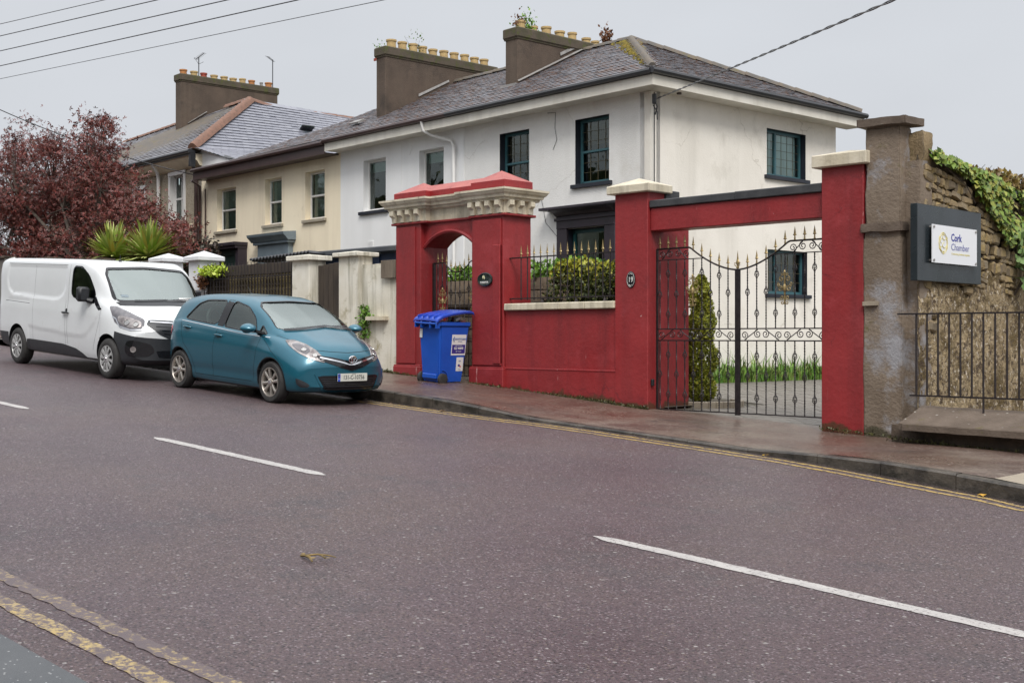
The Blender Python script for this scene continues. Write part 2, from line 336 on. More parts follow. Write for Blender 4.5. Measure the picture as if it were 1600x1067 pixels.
m_stonep = mat('stained_render', (.155,.115,.082), (.235,.185,.14), scale=1.1, rough=.8, bump=.8, bscale=24, bdist=.02, detail=9, streak=2.2, streak_col=(.10,.07,.045), streak_amt=.6,
               blotch=[((.30,.295,.31), .9, .53, .62), ((.12,.10,.04), 2.2, .62, .72)], moss=((.05,.042,.02), .1, .5, 2.5))
m_stone = mat('rubble_stone', (.26,.20,.12), (.15,.115,.075), scale=7, rough=.85, bump=1, bscale=26, bdist=.02, island=[(.20,.14,.07), (.31,.22,.11), (.13,.10,.07), (.38,.27,.10), (.20,.16,.11), (.10,.075,.05)], blotch=((.09,.08,.02), 4, .60, .70))
m_mortar = mat('old_mortar', (.12,.09,.06), (.06,.045,.03), scale=5, rough=.9, bump=1.2, bscale=20, bdist=.03, blotch=((.30,.25,.18), 6, .56, .66))
m_harl = mat('flaking_harling', (.42,.32,.19), (.20,.145,.075), scale=9, rough=.9, bump=1.3, bscale=22, bdist=.04, detail=9, blotch=[((.12,.08,.028), 1.7, .47, .58), ((.085,.055,.03), 13, .53, .57), ((.58,.50,.40), 15, .58, .61)])
m_mossy = mat('mossy_sill_stone', (.095,.070,.052), (.145,.11,.085), scale=3, rough=.75, rough2=.9, bump=.9, bscale=30, blotch=((.10,.085,.02), 2.2, .62, .70), speck=((.4,.37,.33), 22, .975))
m_base = mat('dark_base_stone', (.045,.032,.022), (.10,.07,.048), scale=4, rough=.7, bump=1, bscale=20, blotch=((.02,.016,.01), 3, .5, .62), moss=((.04,.035,.015), .05, .3, 4))
m_cobble = mat('driveway_block', (.19,.175,.155), (.14,.13,.115), scale=6, rough=.5, bump=.4, bscale=60, island=[(.15,.14,.12), (.21,.19,.165), (.17,.15,.13), (.24,.215,.185)])
m_sand = mat('joint_sand', (.10,.09,.07), (.07,.065,.045), scale=9, rough=.9, bump=.5, bscale=60)
def leafmat(name, cols, rough=.5, tr=.25):
    m = mat(name, cols[0], None, rough=rough, island=cols, spec=.4)
    return m
m_maple = leafmat('maple_leaf', [(.115,.026,.023), (.17,.032,.027), (.07,.022,.020), (.25,.065,.055), (.14,.034,.020), (.05,.022,.016), (.19,.085,.08), (.10,.04,.018)])
m_bark = mat('bark', (.05,.038,.03), (.09,.07,.055), scale=9, rough=.9, bump=1, bscale=20)
m_green = leafmat('bright_leaf', [(.09,.20,.02), (.16,.30,.035), (.05,.13,.015), (.22,.36,.05)])
m_lauris = leafmat('shrub_leaf', [(.035,.05,.012), (.07,.09,.016), (.02,.028,.010), (.13,.13,.02), (.045,.055,.018), (.025,.035,.012)])
m_shrub_y = leafmat('shrub_tip_leaf', [(.34,.33,.03), (.26,.28,.03), (.42,.36,.05)])
m_conifer = leafmat('conifer_leaf', [(.20,.24,.025), (.32,.34,.035), (.09,.11,.018), (.44,.42,.05)])
m_ivy = leafmat('ivy_leaf', [(.09,.16,.02), (.17,.25,.035), (.05,.09,.018), (.30,.33,.06), (.20,.17,.03)])
m_bramble = leafmat('bramble_leaf', [(.20,.15,.03), (.12,.07,.035), (.26,.17,.04), (.10,.12,.03)])
m_grass = leafmat('grass_blade', [(.06,.15,.02), (.11,.23,.03), (.20,.34,.06), (.04,.09,.015), (.20,.20,.06), (.08,.18,.02)])
m_phor = leafmat('sword_leaf', [(.20,.32,.04), (.34,.42,.09), (.48,.50,.18), (.14,.22,.04), (.48,.36,.09)])
m_dead = leafmat('dead_leaf', [(.10,.04,.02), (.16,.07,.03)])
m_wood = mat('dark_fence_wood', (.035,.027,.022), (.06,.045,.032), scale=8, rough=.8, bump=.6, bscale=30, stretch=(1,1,.15))
m_latt = mat('lattice_wood', (.24,.19,.085), (.15,.12,.055), scale=8, rough=.85, bump=.6, bscale=30, stretch=(1,1,.15))
m_wpier = mat('whitewashed_pier', (.72,.73,.75), (.62,.63,.65), scale=2, rough=.7, bump=.4, bscale=30, streak=4, streak_col=(.4,.4,.4), streak_amt=.35)
m_cpier = mat('stained_cream_pier', (.72,.69,.61), (.62,.58,.48), scale=2, rough=.8, bump=.5, bscale=30, streak=6, streak_col=(.12,.105,.05), streak_amt=.95, blotch=((.30,.26,.15), 2.4, .56, .7), moss=((.08,.085,.02), .1, .5, 4))
m_felt = mat('roof_felt', (.05,.055,.065), (.08,.085,.09), scale=2, rough=.6)
m_blueshed = mat('blue_shed_paint', (.012,.03,.085), (.02,.04,.10), scale=4, rough=.5)
m_blk = mat('black_plastic', (.014,.015,.018), None, rough=.45)
m_blkg = mat('gloss_black', (.010,.010,.012), None, rough=.08)
m_rub = mat('tyre_rubber', (.022,.021,.021), (.035,.033,.032), scale=12, rough=.75, bump=.2, bscale=80)
m_seat = mat('seat_cloth', (.10,.105,.11), (.14,.145,.15), scale=8, rough=.9)

# ------------------------------------------------------------------ ground, road, pavements
def kerb_y(x): return ip(x, [-80,-40,-20,-14.1,-12.8,-11.6,-11,-10.1,-8.5,-7.3,-6.5,-5.9,-5.3,-4.8,-4.4,0,25], [11.2,11.3,11.4,11.47,11.52,11.6,11.7,11.74,11.72,11.68,11.56,11.42,11.3,11.2,11.02,10.6,8.5])
def kerb_h(x): return ip(x, [-80,-13.6,-12.6,-11.4,-10.6,-7.6,-6.6,-5,25], [.155,.155,.135,.05,.035,.04,.125,.15,.15])
def back_h(x): return ip(x, [-80,-20,-15,-13,-12,-11.4,-8.5,-7.4,-6.0,-4,25], [.16,.12,.095,.06,.035,.02,.04,.06,.10,.13,.16])
def gz(x): return -K*max(x, -70.)
def sheet(name, xs, rows, m, dz=0.0):
    """xs list; rows: function x -> list of (y,h)"""
    b = MB(); R = [rows(x) for x in xs]; n = len(R[0])
    vs = [(x, y, gz(x)+h+dz) for x, r in zip(xs, R) for y, h in r]
    fs = [(i*n+j, (i+1)*n+j, (i+1)*n+j+1, i*n+j+1) for i in range(len(xs)-1) for j in range(n-1)]
    b.add(vs, fs); return struct(b.build(name, m))
XS = [-80+i*2 for i in range(28)]+[-25+i*.5 for i in range(50)]+[i*2. for i in range(13)]
sheet('ground', [-900,-300,-100,-70,-40,-20,0,20,40,100], lambda x: [(-900,0),(-40,0),(0,0),(40,0),(900,0)], m_soil, -.12)
sheet('road', XS, lambda x: [(2.39,0),(4.5,.012),(6.5,.02),(9,.012),(11,.0),(kerb_y(x)+.02,0)], m_asph)
sheet('near_pavement', XS, lambda x: [(-3.,.012),(2.39,.012)], m_asph2)
def pav(x):
    k = kerb_y(x)+.13; y1 = 14.75
    return [(k+(y1-k)*t, kerb_h(x)*(1-t)+back_h(x)*t+.012*math.sin(x*1.3+t*4)*t*(1-t)*4) for t in (0,.12,.3,.5,.7,.88,1.)]
XP = [-60+i*2 for i in range(18)]+[-24+i*.4 for i in range(60)]
sheet('pavement', [x for x in XP if x < -4.95]+[-4.9], pav, m_pave)
sheet('concrete_pavement', [-4.9,-4.5,-4,-3,-1,3,10,24], pav, m_conc)
# kerbstones, one by one
k_root = struct(sheet('kerb', [x for x in XP if x < 24]+[3,10,24], lambda x: [(kerb_y(x)+.012, kerb_h(x)-.02),(kerb_y(x)+.15, kerb_h(x)-.012)], m_kerb))
x = -26.
while x < -1.5:
    L_ = random.uniform(.78, .98); x1 = x+L_-.007
    h0, h1 = kerb_h(x), kerb_h(x1); y0, y1 = kerb_y(x), kerb_y(x1); c = .018
    b = MB(); j = random.uniform(-.006, .006)
    A_ = [(x, y0, gz(x)-.05), (x, y0+.004, gz(x)+h0-c+j), (x, y0+c, gz(x)+h0+j), (x, y0+.14, gz(x)+h0+j), (x, y0+.14, gz(x)-.05)]
    B_ = [(x1, y1, gz(x1)-.05), (x1, y1+.004, gz(x1)+h1-c+j), (x1, y1+c, gz(x1)+h1+j), (x1, y1+.14, gz(x1)+h1+j), (x1, y1+.14, gz(x1)-.05)]
    b.add(A_+B_, [(0,1,2,3,4), (9,8,7,6,5)]+[(i, (i+1) % 5, 5+(i+1) % 5, 5+i) for i in range(5)])
    b.build('kerbstone', m_conc if x > -5. else m_kerb, k_root); x += L_
# painted lines
def line(name, x0, x1, yf, w, m, dz=.004, h=0.0, rag=0.0, taper=0):
    b = MB(); n = max(2, int((x1-x0)/.06)); vs = []
    for i in range(n+1):
        x = x0+(x1-x0)*i/n; y = yf(x); r1 = random.uniform(-rag, rag); r2 = random.uniform(-rag, rag); wt = w*(1 if not taper else min(1, (i+.6)/3., (n-i+.6)/3.))
        hh = ip(y, [2.39,4.5,6.5,9,11,12], [0,.012,.02,.012,0,0])
        vs += [(x, y-wt/2+r1, gz(x)+hh+dz), (x, y+wt/2+r2, gz(x)+hh+dz)]
    b.add(vs, [(2*i, 2*i+2, 2*i+3, 2*i+1) for i in range(n)]); return struct(b.build(name, m))
for a, c in ((-24.1,-21.1), (-17.95,-14.98), (-11.88,-8.9), (-5.72,-2.5), (.5,3.5)):
    line('centre_line_dash', a, c, lambda x: 6.5-.05*math.sin(x*.3), .13, m_wht, rag=.007, taper=1)
for off in (.22, .385):
    line('yellow_line', -14.3, 12, lambda x, o=off: kerb_y(x)-o+(.02 if o < .3 else .0), .07, m_yel, rag=.006)
line('gutter_dirt', -26, 8, lambda x: kerb_y(x)-.06+.03*noise.noise(Vector((x*1.7, 3, 1))), .13, mat('gutter_grit', (.035,.026,.024), (.065,.05,.045), scale=6, rough=.25, bump=.8, bscale=40, speck=((.25,.2,.16), 30, .95)), dz=.002, rag=.03)
# worn near-side yellow lines: paint left in flecks
def flecks(name, yc, w, x0, x1, n, m):
    xs_ = rng.uniform(x0, x1, n); ys_ = yc+rng.normal(0, w*.33, n)
    keep = np.abs(ys_-yc) < w*.6; xs_, ys_ = xs_[keep], ys_[keep]
    ok = np.array([noise.noise(Vector((a*3, c*9, 3))) > -.9 for a, c in zip(xs_, ys_)]); xs_, ys_ = xs_[ok], ys_[ok]; n = len(xs_)
    r = rng.uniform(.003, .010, n); P = []
    for k in range(5):
        th = 2*math.pi*k/5+rng.uniform(-.4, .4, n); rr = r*rng.uniform(.6, 1.3, n)
        X = xs_+rr*np.cos(th)*1.2; P.append(np.stack([X, ys_+rr*np.sin(th), -K*X+np.interp(ys_, [2.39,4.5], [0,.012])+.004], 1))
    V = np.stack(P, 1).reshape(-1, 3); return struct(np_mesh(name, V, np.arange(len(V)).reshape(-1, 5), m), 'stuff')
line('worn_yellow_line', -16, 6, lambda x: 2.86, .10, mat('road_yellow_faint', (.38,.28,.12), (.30,.23,.12), scale=9, rough=.5, bump=.9, bscale=60, blotch=[((.11,.082,.085), 30, .40, .50), ((.10,.075,.08), 4, .46, .60)]), rag=.012)
line('worn_yellow_line', -16, 6, lambda x: 2.64, .10, m_yelw, rag=.010)
# garden ground behind the walls, driveway with blocks
sheet('garden_ground', [-70,-40,-20,-15.6], lambda x: [(14.7,.05),(60,.05)], m_soil)
sheet('garden_ground', [-15.6,-13,-11.4], lambda x: [(14.7,.05),(16.9,.05)], m_soil)
sheet('garden_ground', [-15.6,-13,-11.4], lambda x: [(16.9,-.02),(60,-.02)], m_soil)
sheet('garden_ground', [-11.4,-7.0,-4,0,20], lambda x: [(14.5,-.02),(60,-.02)], m_soil)
dr = sheet('driveway', [-11.4,-9,-7.2], lambda x: [(14.42,.012),(19,.0),(27,.0)], m_sand)
sheet('driveway', [-15.6,-13,-11.4], lambda x: [(16.9,.0),(19,.0),(27,.0)], m_sand)
ctr = Vector((0,0,0)); blocks = []
bw, bl = .105, .21; r_ = 0; y = 14.46
while y < 26:
    x = -15.4+(r_ % 2)*bl/2
    while x < -7.3:
        if not (x < -11.3 and y < 17.0): blocks.append((x+bl/2, y+bw/2))
        x += bl
    y += bw; r_ += 1
blocks.sort(key=lambda p: (p[0]-.0)**2+p[1]**2)
bb = MB().box(-bl/2+.004, bl/2-.004, -bw/2+.004, bw/2-.004, -.03, .008, bev=.004).mesh('paving_block', m_cobble)
vis = [p for p in blocks if -11.3 < p[0] < -8.3]
tilt = Matrix.Rotation(math.atan(K), 4, 'Y')
sel = set(vis[:300])
for p in vis[:300]: piece(bb, 'paving_block', dr, T(p[0], p[1], gz(p[0])+.014+random.uniform(-.002, .003)) @ tilt)
b = MB()
for p in blocks:
    if p not in sel: b.box(-bl/2+.005, bl/2-.005, -bw/2+.005, bw/2-.005, -.02, .006, M=T(p[0], p[1], gz(p[0])+.012+random.uniform(-.002, .003)) @ tilt)
struct(b.build('paving_blocks', m_cobble, dr, fix=False), 'stuff')
# footway patch outline and threshold slab in front of the gate
b = MB(); b.box(-.45,.45,-.3,.3,0,.006, M=T(-9.9,13.2,gz(-9.9)+.034) @ tilt, bev=.002); struct(b.build('footway_patch', mat('patch_tarmac', (.10,.08,.068), (.07,.052,.045), scale=4, rough=.35, bump=.5, bscale=70)))
# ------------------------------------------------------------------ red arch gateway
def zg(x, h=0.): return gz(x)+h
ag = thing('arch_gateway', 'red painted pedestrian arch with cream bracketed cornice and pointed red coping', 'gateway', (-15.9, 14.6, zg(-15.9)))
FY = 14.30; BY = 14.96
def moulded_pillar(name, x0, x1, par, inner):
    b = MB()
    b.box(x0, x1, FY, BY, zg(x0)-.15, 3.80, bev=.008)
    # proud pilaster strip with a thin edge moulding, and a plinth
    b.box(x0+.05, x1-.14 if inner > 0 else x1-.05, FY-.028, FY+.01, 1.27, 3.74, bev=.008)
    if inner <= 0: b.box(x0+.05+.5, x1-.05, FY-.045, FY+.01, 1.30, 3.30, bev=.008)
    b.box(x0-.03, x1+.03, FY-.05, BY+.02, zg(x0)-.15, 1.22, bev=.012)
    b.box(x0-.02, x1+.02, FY-.04, BY+.01, 1.21, 1.245, bev=.006)
    return b.build(name, m_red, par, smooth=30)
p_l = moulded_pillar('pillar', -17.32, -16.62, ag, 1)
p_r = moulded_pillar('pillar', -15.28, -14.50, ag, -1)
b = MB()                                    # panel over the opening with segmental arch
AX0, AX1, ZS, ZC = -16.62, -15.28, 3.36, 3.62
mid = (AX0+AX1)/2; hw = (AX1-AX0)/2; rise = ZC-ZS; Rr = (hw*hw+rise*rise)/(2*rise)
arc = [(AX0+(AX1-AX0)*i/16, ZC-Rr+math.sqrt(Rr*Rr-((AX0+(AX1-AX0)*i/16)-mid)**2)) for i in range(17)]
for i in range(16):
    (xa, za), (xb, zb_) = arc[i], arc[i+1]
    b.add([(xa, 14.40, za), (xb, 14.40, zb_), (xb, 14.40, 3.80), (xa, 14.40, 3.80), (xa, BY-.02, za), (xb, BY-.02, zb_), (xb, BY-.02, 3.80), (xa, BY-.02, 3.80)], [(0,1,2,3), (4,7,6,5), (0,4,5,1), (3,2,6,7)])
b.build('arch_panel', m_red, ag)
b = MB()
b.tube([(xa, 14.385, za+.0) for xa, za in arc], .036, 6); b.build('arch_moulding', m_red, ag, smooth=50)
b = MB()                                    # necking strip under the cream frieze
for x0, x1, y0 in ((-17.40, -16.42, FY-.05), (-16.44, -15.30, 14.36), (-15.32, -14.42, FY-.05)):
    b.box(x0, x1, y0, BY+.05, 3.785, 3.825, bev=.008)
b.build('necking', m_red, ag)
b = MB()
b.box(-17.36, -16.46, FY-.02, BY+.02, 3.825, 4.04, bev=.004); b.box(-16.5, -15.28, 14.40, BY, 3.825, 4.04); b.box(-15.30, -14.46, FY-.02, BY+.02, 3.825, 4.04, bev=.004)
b.build('frieze', m_cream, ag)
def cornice_profile(): return [(.02, 4.03), (.09, 4.045), (.10, 4.085), (.14, 4.09), (.15, 4.13), (.185, 4.16), (.20, 4.19), (.215, 4.20), (.215, 4.235), (-.04, 4.26)]
def cornice(x0, x1, y0, y1, left=True, right=True):
    b = MB(); pr_ = cornice_profile(); rings = []
    for p, z in pr_:
        pl = p if left else 0; prr = p if right else 0
        rings.append([(x0-pl, y0-p, z), (x1+prr, y0-p, z), (x1+prr, y1+p, z), (x0-pl, y1+p, z)])
    vs = [v for r in rings for v in r]; n = len(rings)
    fs = [(i*4+k, i*4+(k+1) % 4, (i+1)*4+(k+1) % 4, (i+1)*4+k) for i in range(n-1) for k in range(4)]+[(0,1,2,3), tuple((n-1)*4+k for k in range(4))]
    return b.add(vs, fs)
cornice(-17.34, -16.48, FY, BY).build('cornice', m_cream, ag)
cornice(-16.50, -15.26, 14.42, BY-.04, False, False).build('cornice', m_cream, ag)
cornice(-15.28, -14.48, FY, BY).build('cornice', m_cream, ag)
br = MB(); br.prism([(-.05,0,.21), (-.05,-.11,.21), (-.05,-.115,.13), (-.05,-.06,.09), (-.05,-.045,0), (-.05,0,0)], (.10,0,0)); brm = br.mesh('bracket', m_cream)
br = MB(); 
def bracket(x, y, ang): piece(brm, 'bracket', ag, T(x, y, 3.83) @ RZ(ang))
for x in (-17.30, -17.08, -16.86, -16.62): bracket(x, FY-.02, 0)
for x in (-15.20, -15.0, -14.78, -14.54): bracket(x, FY-.02, 0)
for y in (14.36, 14.60, 14.86): bracket(-14.46, y, math.pi/2)
b = MB()                                    # red coping: blocks with pyramid tops and a ridge between
def pyr(x0, x1, y0, y1, z0, z1, za):
    cx, cy = (x0+x1)/2, (y0+y1)/2
    b.add([(x0,y0,z0),(x1,y0,z0),(x1,y1,z0),(x0,y1,z0)], [(0,1,2,3)], 1)
    b.add([(x0,y0,z0),(x1,y0,z0),(x1,y1,z0),(x0,y1,z0),(x0,y0,z1),(x1,y0,z1),(x1,y1,z1),(x0,y1,z1)], [(0,1,5,4),(1,2,6,5),(2,3,7,6),(3,0,4,7)], 1)
    b.add([(x0,y0,z1),(x1,y0,z1),(x1,y1,z1),(x0,y1,z1),(cx,cy,za)], [(0,1,4),(1,2,4),(2,3,4),(3,0,4)], 0)
pyr(-17.36, -16.48, FY-.01, BY+.01, 4.245, 4.37, 4.57); pyr(-15.29, -14.47, FY-.01, BY+.01, 4.245, 4.39, 4.60)
b.add([(-16.9,14.41,4.24),(-14.9,14.41,4.24),(-14.9,14.41,4.37),(-16.9,14.41,4.37),(-16.9,14.63,4.50),(-14.9,14.63,4.52),(-16.9,14.87,4.37),(-14.9,14.87,4.37),(-16.9,14.87,4.24),(-14.9,14.87,4.24)], [(0,1,2,3)], 1)
b.add([(-16.9,14.41,4.37),(-14.9,14.41,4.37),(-14.9,14.63,4.52),(-16.9,14.63,4.50),(-16.9,14.87,4.37),(-14.9,14.87,4.37)], [(0,1,2,3),(3,2,5,4)], 0)
b.build('coping', [m_redtop, m_red], ag)
# oval plaque on the right pillar
pq = MB(); pq.lathe([(.02,-.0),(.98,0),(1.,.012),(.9,.02),(.86,.016),(.0,.016)], 28, T(-14.895, FY-.046, 2.725) @ Matrix.Rotation(math.pi/2, 4, 'X') @ Matrix.Diagonal((.185,.115,1,1)))
po = pq.build('plaque', mat('plaque_green', (.012,.022,.018), None, rough=.25), ag, smooth=40)
m_let = mat('white_lettering', (.72,.72,.68), None, rough=.5)
FACE = Matrix.Rotation(math.pi/2, 4, 'X')
text('MARIMA', .052, 'lettering', m_let, po, T(-14.90, FY-.066, 2.672) @ FACE, .001, bold=.001)
b = MB()
for dx, dz, s_ in ((-.035,.03,.028), (-.012,.045,.02), (.0,.018,.024)): b.lathe([(.0,0),(1.,0),(.0,.006)], 8, T(-14.90+dx, FY-.064, 2.73+dz) @ Matrix.Rotation(math.pi/2, 4, 'X') @ Matrix.Diagonal((s_*.6, s_, 1, 1)))
b.build('flower_motif', mat('motif_cream', (.6,.58,.35), None, rough=.5), po)

# ------------------------------------------------------------------ iron pieces
def spear_mesh(h=.19, w=.030):
    b = MB(); prof = [(.010,0),(.018,.008),(.010,.022),(.016,.034),(.010,.046),(.009,.058),(.030*w/.03,.070),(.020,.082),(.0175,.10),(.001,h)]
    b.lathe(prof, 6, Matrix.Diagonal((1,.55,1,1))); return b.mesh('spearhead', m_gold, smooth=50)
spm = spear_mesh(.19, .032); spm2 = spear_mesh(.22, .030)
def bar_mesh(L_, baskets=(), tw=True, r=.009):
    b = MB(); n = max(6, int(L_/.035)); vs = []; 
    zz = [L_*i/n for i in range(n+1)]
    for i, z in enumerate(zz):
        th = z*38 if tw else 0
        inb = any(abs(z-c) < .05 for c in baskets); rr = r*(.55 if inb else 1)
        for k in range(4): a = th+k*math.pi/2; vs.append((rr*1.3*math.cos(a), rr*1.3*math.sin(a), z))
    b.add(vs, [(i*4+k, i*4+(k+1) % 4, (i+1)*4+(k+1) % 4, (i+1)*4+k) for i in range(n) for k in range(4)])
    for c in baskets:
        for k in range(4):
            pth = [(.034*math.sin(math.pi*t)*math.cos(k*math.pi/2+t*2.4), .034*math.sin(math.pi*t)*math.sin(k*math.pi/2+t*2.4), c-.055+.11*t) for t in [j/6 for j in range(7)]]
            b.tube(pth, .0055, 4)
        for s_ in (-.062, .062): b.lathe([(.012,0),(.017,.006),(.012,.012)], 6, T(0,0,c+s_-.006))
    return b.mesh('bar', m_iron, fix=False)
_bars = {}
def bar(L_, baskets=(), tw=True, r=.009):
    k = (round(L_, 2), baskets, tw, r)
    if k not in _bars: _bars[k] = bar_mesh(round(L_, 2), baskets, tw, r)
    return _bars[k]
def spiral(cx, cz, r, a0, turns, sgn, n=16):   # from centre outwards
    return [(cx+r*(.22+.78*i/n)*math.cos(a0+sgn*turns*2*math.pi*i/n), cz+r*(.22+.78*i/n)*math.sin(a0+sgn*turns*2*math.pi*i/n)) for i in range(n+1)]
def s_scroll(w, h):     # S scroll between two rails, two opposed spirals joined by a long diagonal
    r = h*.40; L_ = spiral(-w/2+r, -h*.06, r, math.pi*.5, 1.5, -1); R_ = spiral(w/2-r, h*.06, r, math.pi*1.5, 1.5, -1)
    pts = [(x, z) for x, z in L_]+[(x, z) for x, z in R_[::-1]]
    b = MB(); b.tube([(x, 0, z) for x, z in pts], .0075, 4, cap=False); return b.mesh('scroll', m_iron, smooth=60, fix=False)
def c_pair(h):
    b = MB()
    return b

# pedestrian gate in the arch
pg = thing('pedestrian_gate', 'black iron pedestrian gate with gold spear tips, behind the blue bin under the red arch', 'gate', (-16.6, 14.58, 1.0))
GY = 14.58; gx0, gx1 = -16.60, -15.30
b = MB(); b.box(gx0, gx0+.05, GY-.02, GY+.02, 1.0, 3.08); b.box(gx1-.04, gx1, GY-.02, GY+.02, 1.0, 3.08); b.build('stile', m_iron, pg)
def pz(x):
    d = abs(x-(gx0+gx1)/2); return 3.08 if d > .34 else 2.90+.18*(d/.34)**2
top = [(gx0+(gx1-gx0)*i/40, GY, pz(gx0+(gx1-gx0)*i/40)) for i in range(41)]
b = MB(); b.tube(top, .012, 4); b.build('top_rail', m_iron, pg)
for z in (1.06, 1.72, 1.88): MB().box(gx0, gx1, GY-.008, GY+.008, z-.008, z+.008).build('rail', m_iron, pg)
for i in range(10):
    x = gx0+.13+i*.1165; zt = pz(x); 
    o = piece(bar(zt-1.06, ((zt-1.06)*.78,) if i % 2 else (.35,)), 'bar', pg, T(x, GY, 1.06)); piece(spm, 'spearhead', o, T(x, GY, zt))
def gold_ornament(par, x, y, z, s=1.0):
    b = MB()
    def tub(pts, r=.007): b.tube([(x+px*s, y-.012, z+pz_*s) for px, pz_ in pts], r*s**.5, 5, cap=False)
    for sg in (-1, 1):
        for (cx, cz, r, a0, tr, d) in ((.055,.14,.040,.3,1.2,1), (.075,-.0,.045,2.5,1.3,-1), (.05,-.13,.035,-1.2,1.1,1), (.10,.06,.028,1.,1.1,1), (.035,.21,.024,.2,1.,1), (.04,-.205,.026,3.,1.,-1)):
            tub([(sg*px, pz_) for px, pz_ in spiral(cx, cz, r, a0, tr, d, 12)])
    tub([(0,-.23),(0,.25)], .012)
    b.lathe([(.004,-.05),(.03,-.02),(.022,.0),(.03,.03),(.004,.07)], 8, T(x, y-.014, z)); b.lathe([(.004,0),(.02,.02),(.002,.05)], 8, T(x, y-.014, z+.22*s))
    return b.build('gold_ornament', m_gold, par, smooth=60, fix=False)
gold_ornament(pg, -16.33, GY, 2.38, .95); gold_ornament(pg, -15.52, GY, 2.38, .95)

# ------------------------------------------------------------------ red garden wall with railing
rw = thing('garden_wall', 'low red wall with cream stone capping between arch and gate pillar', 'wall', (-13.3, 14.45, zg(-13.3)))
b = MB(); b.box(-14.5, -12.06, 14.34, 14.62, .4, 2.19, bev=.006); b.box(-14.5, -12.06, 14.315, 14.36, .4, 1.215, bev=.008); b.build('wall_body', m_red, rw)
MB().box(-14.5, -12.06, 14.308, 14.36, 1.21, 1.24, bev=.006).build('moulding', m_red, rw)
for x0, x1 in ((-14.47, -13.205), (-13.20, -12.68), (-12.675, -12.07)): MB().box(x0, x1, 14.27, 14.68, 2.19+random.uniform(-.004, .004), 2.305, bev=.014).build('capping_stone', m_cream, rw)
rl = thing('railing', 'black iron railing with gold spear tips standing on the low red wall', 'railing', (-13.3, 14.45, 2.305))
for z in (3.07, 2.39):
    b = MB(); b.box(-14.50, -12.07, 14.44, 14.47, z-.010, z+.010); b.lathe([(.02,0),(.025,.01),(.0,.03)], 8, T(-14.44, 14.455, z-.01)); b.build('rail', m_iron, rl)
for i in range(14):
    x = -14.24+i*.1495
    o = piece(bar(.70, (), False, .010), 'bar', rl, T(x, 14.455, 2.36)); piece(spm2, 'spearhead', o, T(x, 14.455, 3.06))
b = MB(); 
for x in (-13.75, -13.0, -12.4): b.lathe([(.03,0),(.035,.02),(.02,.05),(.008,.085)], 8, T(x, 14.455, 2.305))
b.build('foot', m_iron, rl)

# ------------------------------------------------------------------ gate pillars, beam
def cap(par, x0, x1, y0, y1, z0, z1, za, m=m_cream):
    b = MB(); b.box(x0, x1, y0, y1, z0, z1, bev=.012); cx, cy = (x0+x1)/2, (y0+y1)/2
    b.add([(x0+.01,y0+.01,z1-.003),(x1-.01,y0+.01,z1-.003),(x1-.01,y1-.01,z1-.003),(x0+.01,y1-.01,z1-.003),(cx,cy,za)], [(0,1,4),(1,2,4),(2,3,4),(3,0,4)])
    return b.build('cap_stone', m, par)
gp = thing('gate_pillar', 'red gate pillar carrying the oval number 19 plate, left of the double gate', 'pillar', (-11.75, 14.5, zg(-11.75)))
b = MB(); b.box(-12.07, -11.43, 14.30, 14.71, .4, 3.93, bev=.010); b.box(-11.93, -11.47, 14.70, 15.38, .4, 3.72, bev=.012); b.build('shaft', m_red, gp)
cap(gp, -12.17, -11.34, 14.21, 14.80, 3.925, 4.05, 4.17)
MB().box(-11.9, -11.40, 14.712, 15.05, 3.725, 3.98, bev=.01).build('felt_upstand', m_dkcap, gp)
b = MB(); b.lathe([(.02,0),(.97,0),(1.,.014),(.88,.02),(.84,.014),(0,.014)], 28, T(-11.745, 14.30, 2.62) @ Matrix.Rotation(math.pi/2, 4, 'X') @ Matrix.Diagonal((.085,.125,1,1)))
np_ = b.build('number_plate', mat('plate_black', (.012,.012,.016), None, rough=.25), gp, smooth=40)
text('19', .115, 'number', m_let, np_, T(-11.745, 14.284, 2.617) @ FACE, .001, sx=.85, bold=.001)
b = MB(); b.tube([(-11.745+.07*math.cos(a), 14.282, 2.62+.108*math.sin(a)) for a in [2*math.pi*i/28 for i in range(29)]], .003, 4, cap=False)
b.tube([(-11.77, 14.282, 2.695), (-11.745, 14.282, 2.71), (-11.72, 14.282, 2.695)], .0035, 4); b.tube([(-11.775, 14.282, 2.545), (-11.745, 14.282, 2.525), (-11.715, 14.282, 2.545)], .0035, 4)
b.build('plate_border', m_let, np_, fix=False)
MB().box(-11.425, -11.39, 14.36, 14.42, 1.02, 1.12, bev=.008).build('lock_keeper', m_blk, gp)
gq = thing('gate_pillar', 'tall plain red gate pillar against the stained stone pillar, right of the double gate', 'pillar', (-8.2, 14.5, zg(-8.2)))
MB().box(-8.50, -7.89, 14.30, 14.75, .3, 3.99, bev=.010).build('shaft', m_red, gq)
cap(gq, -8.60, -7.80, 14.21, 14.84, 3.985, 4.15, 4.22)
lb = thing('gate_beam', 'red beam with dark felt top spanning the double gate', 'beam', (-9.96, 14.52, 3.34))
MB().box(-11.425, -8.505, 14.36, 14.70, 3.34, 3.68, bev=.010).build('beam', m_red, lb)
b = MB(); b.box(-11.425, -9.9, 14.325, 14.74, 3.683, 3.795, bev=.012); b.box(-9.902, -8.505, 14.32, 14.745, 3.68, 3.80, bev=.012); b.build('felt_capping', m_dkcap, lb)

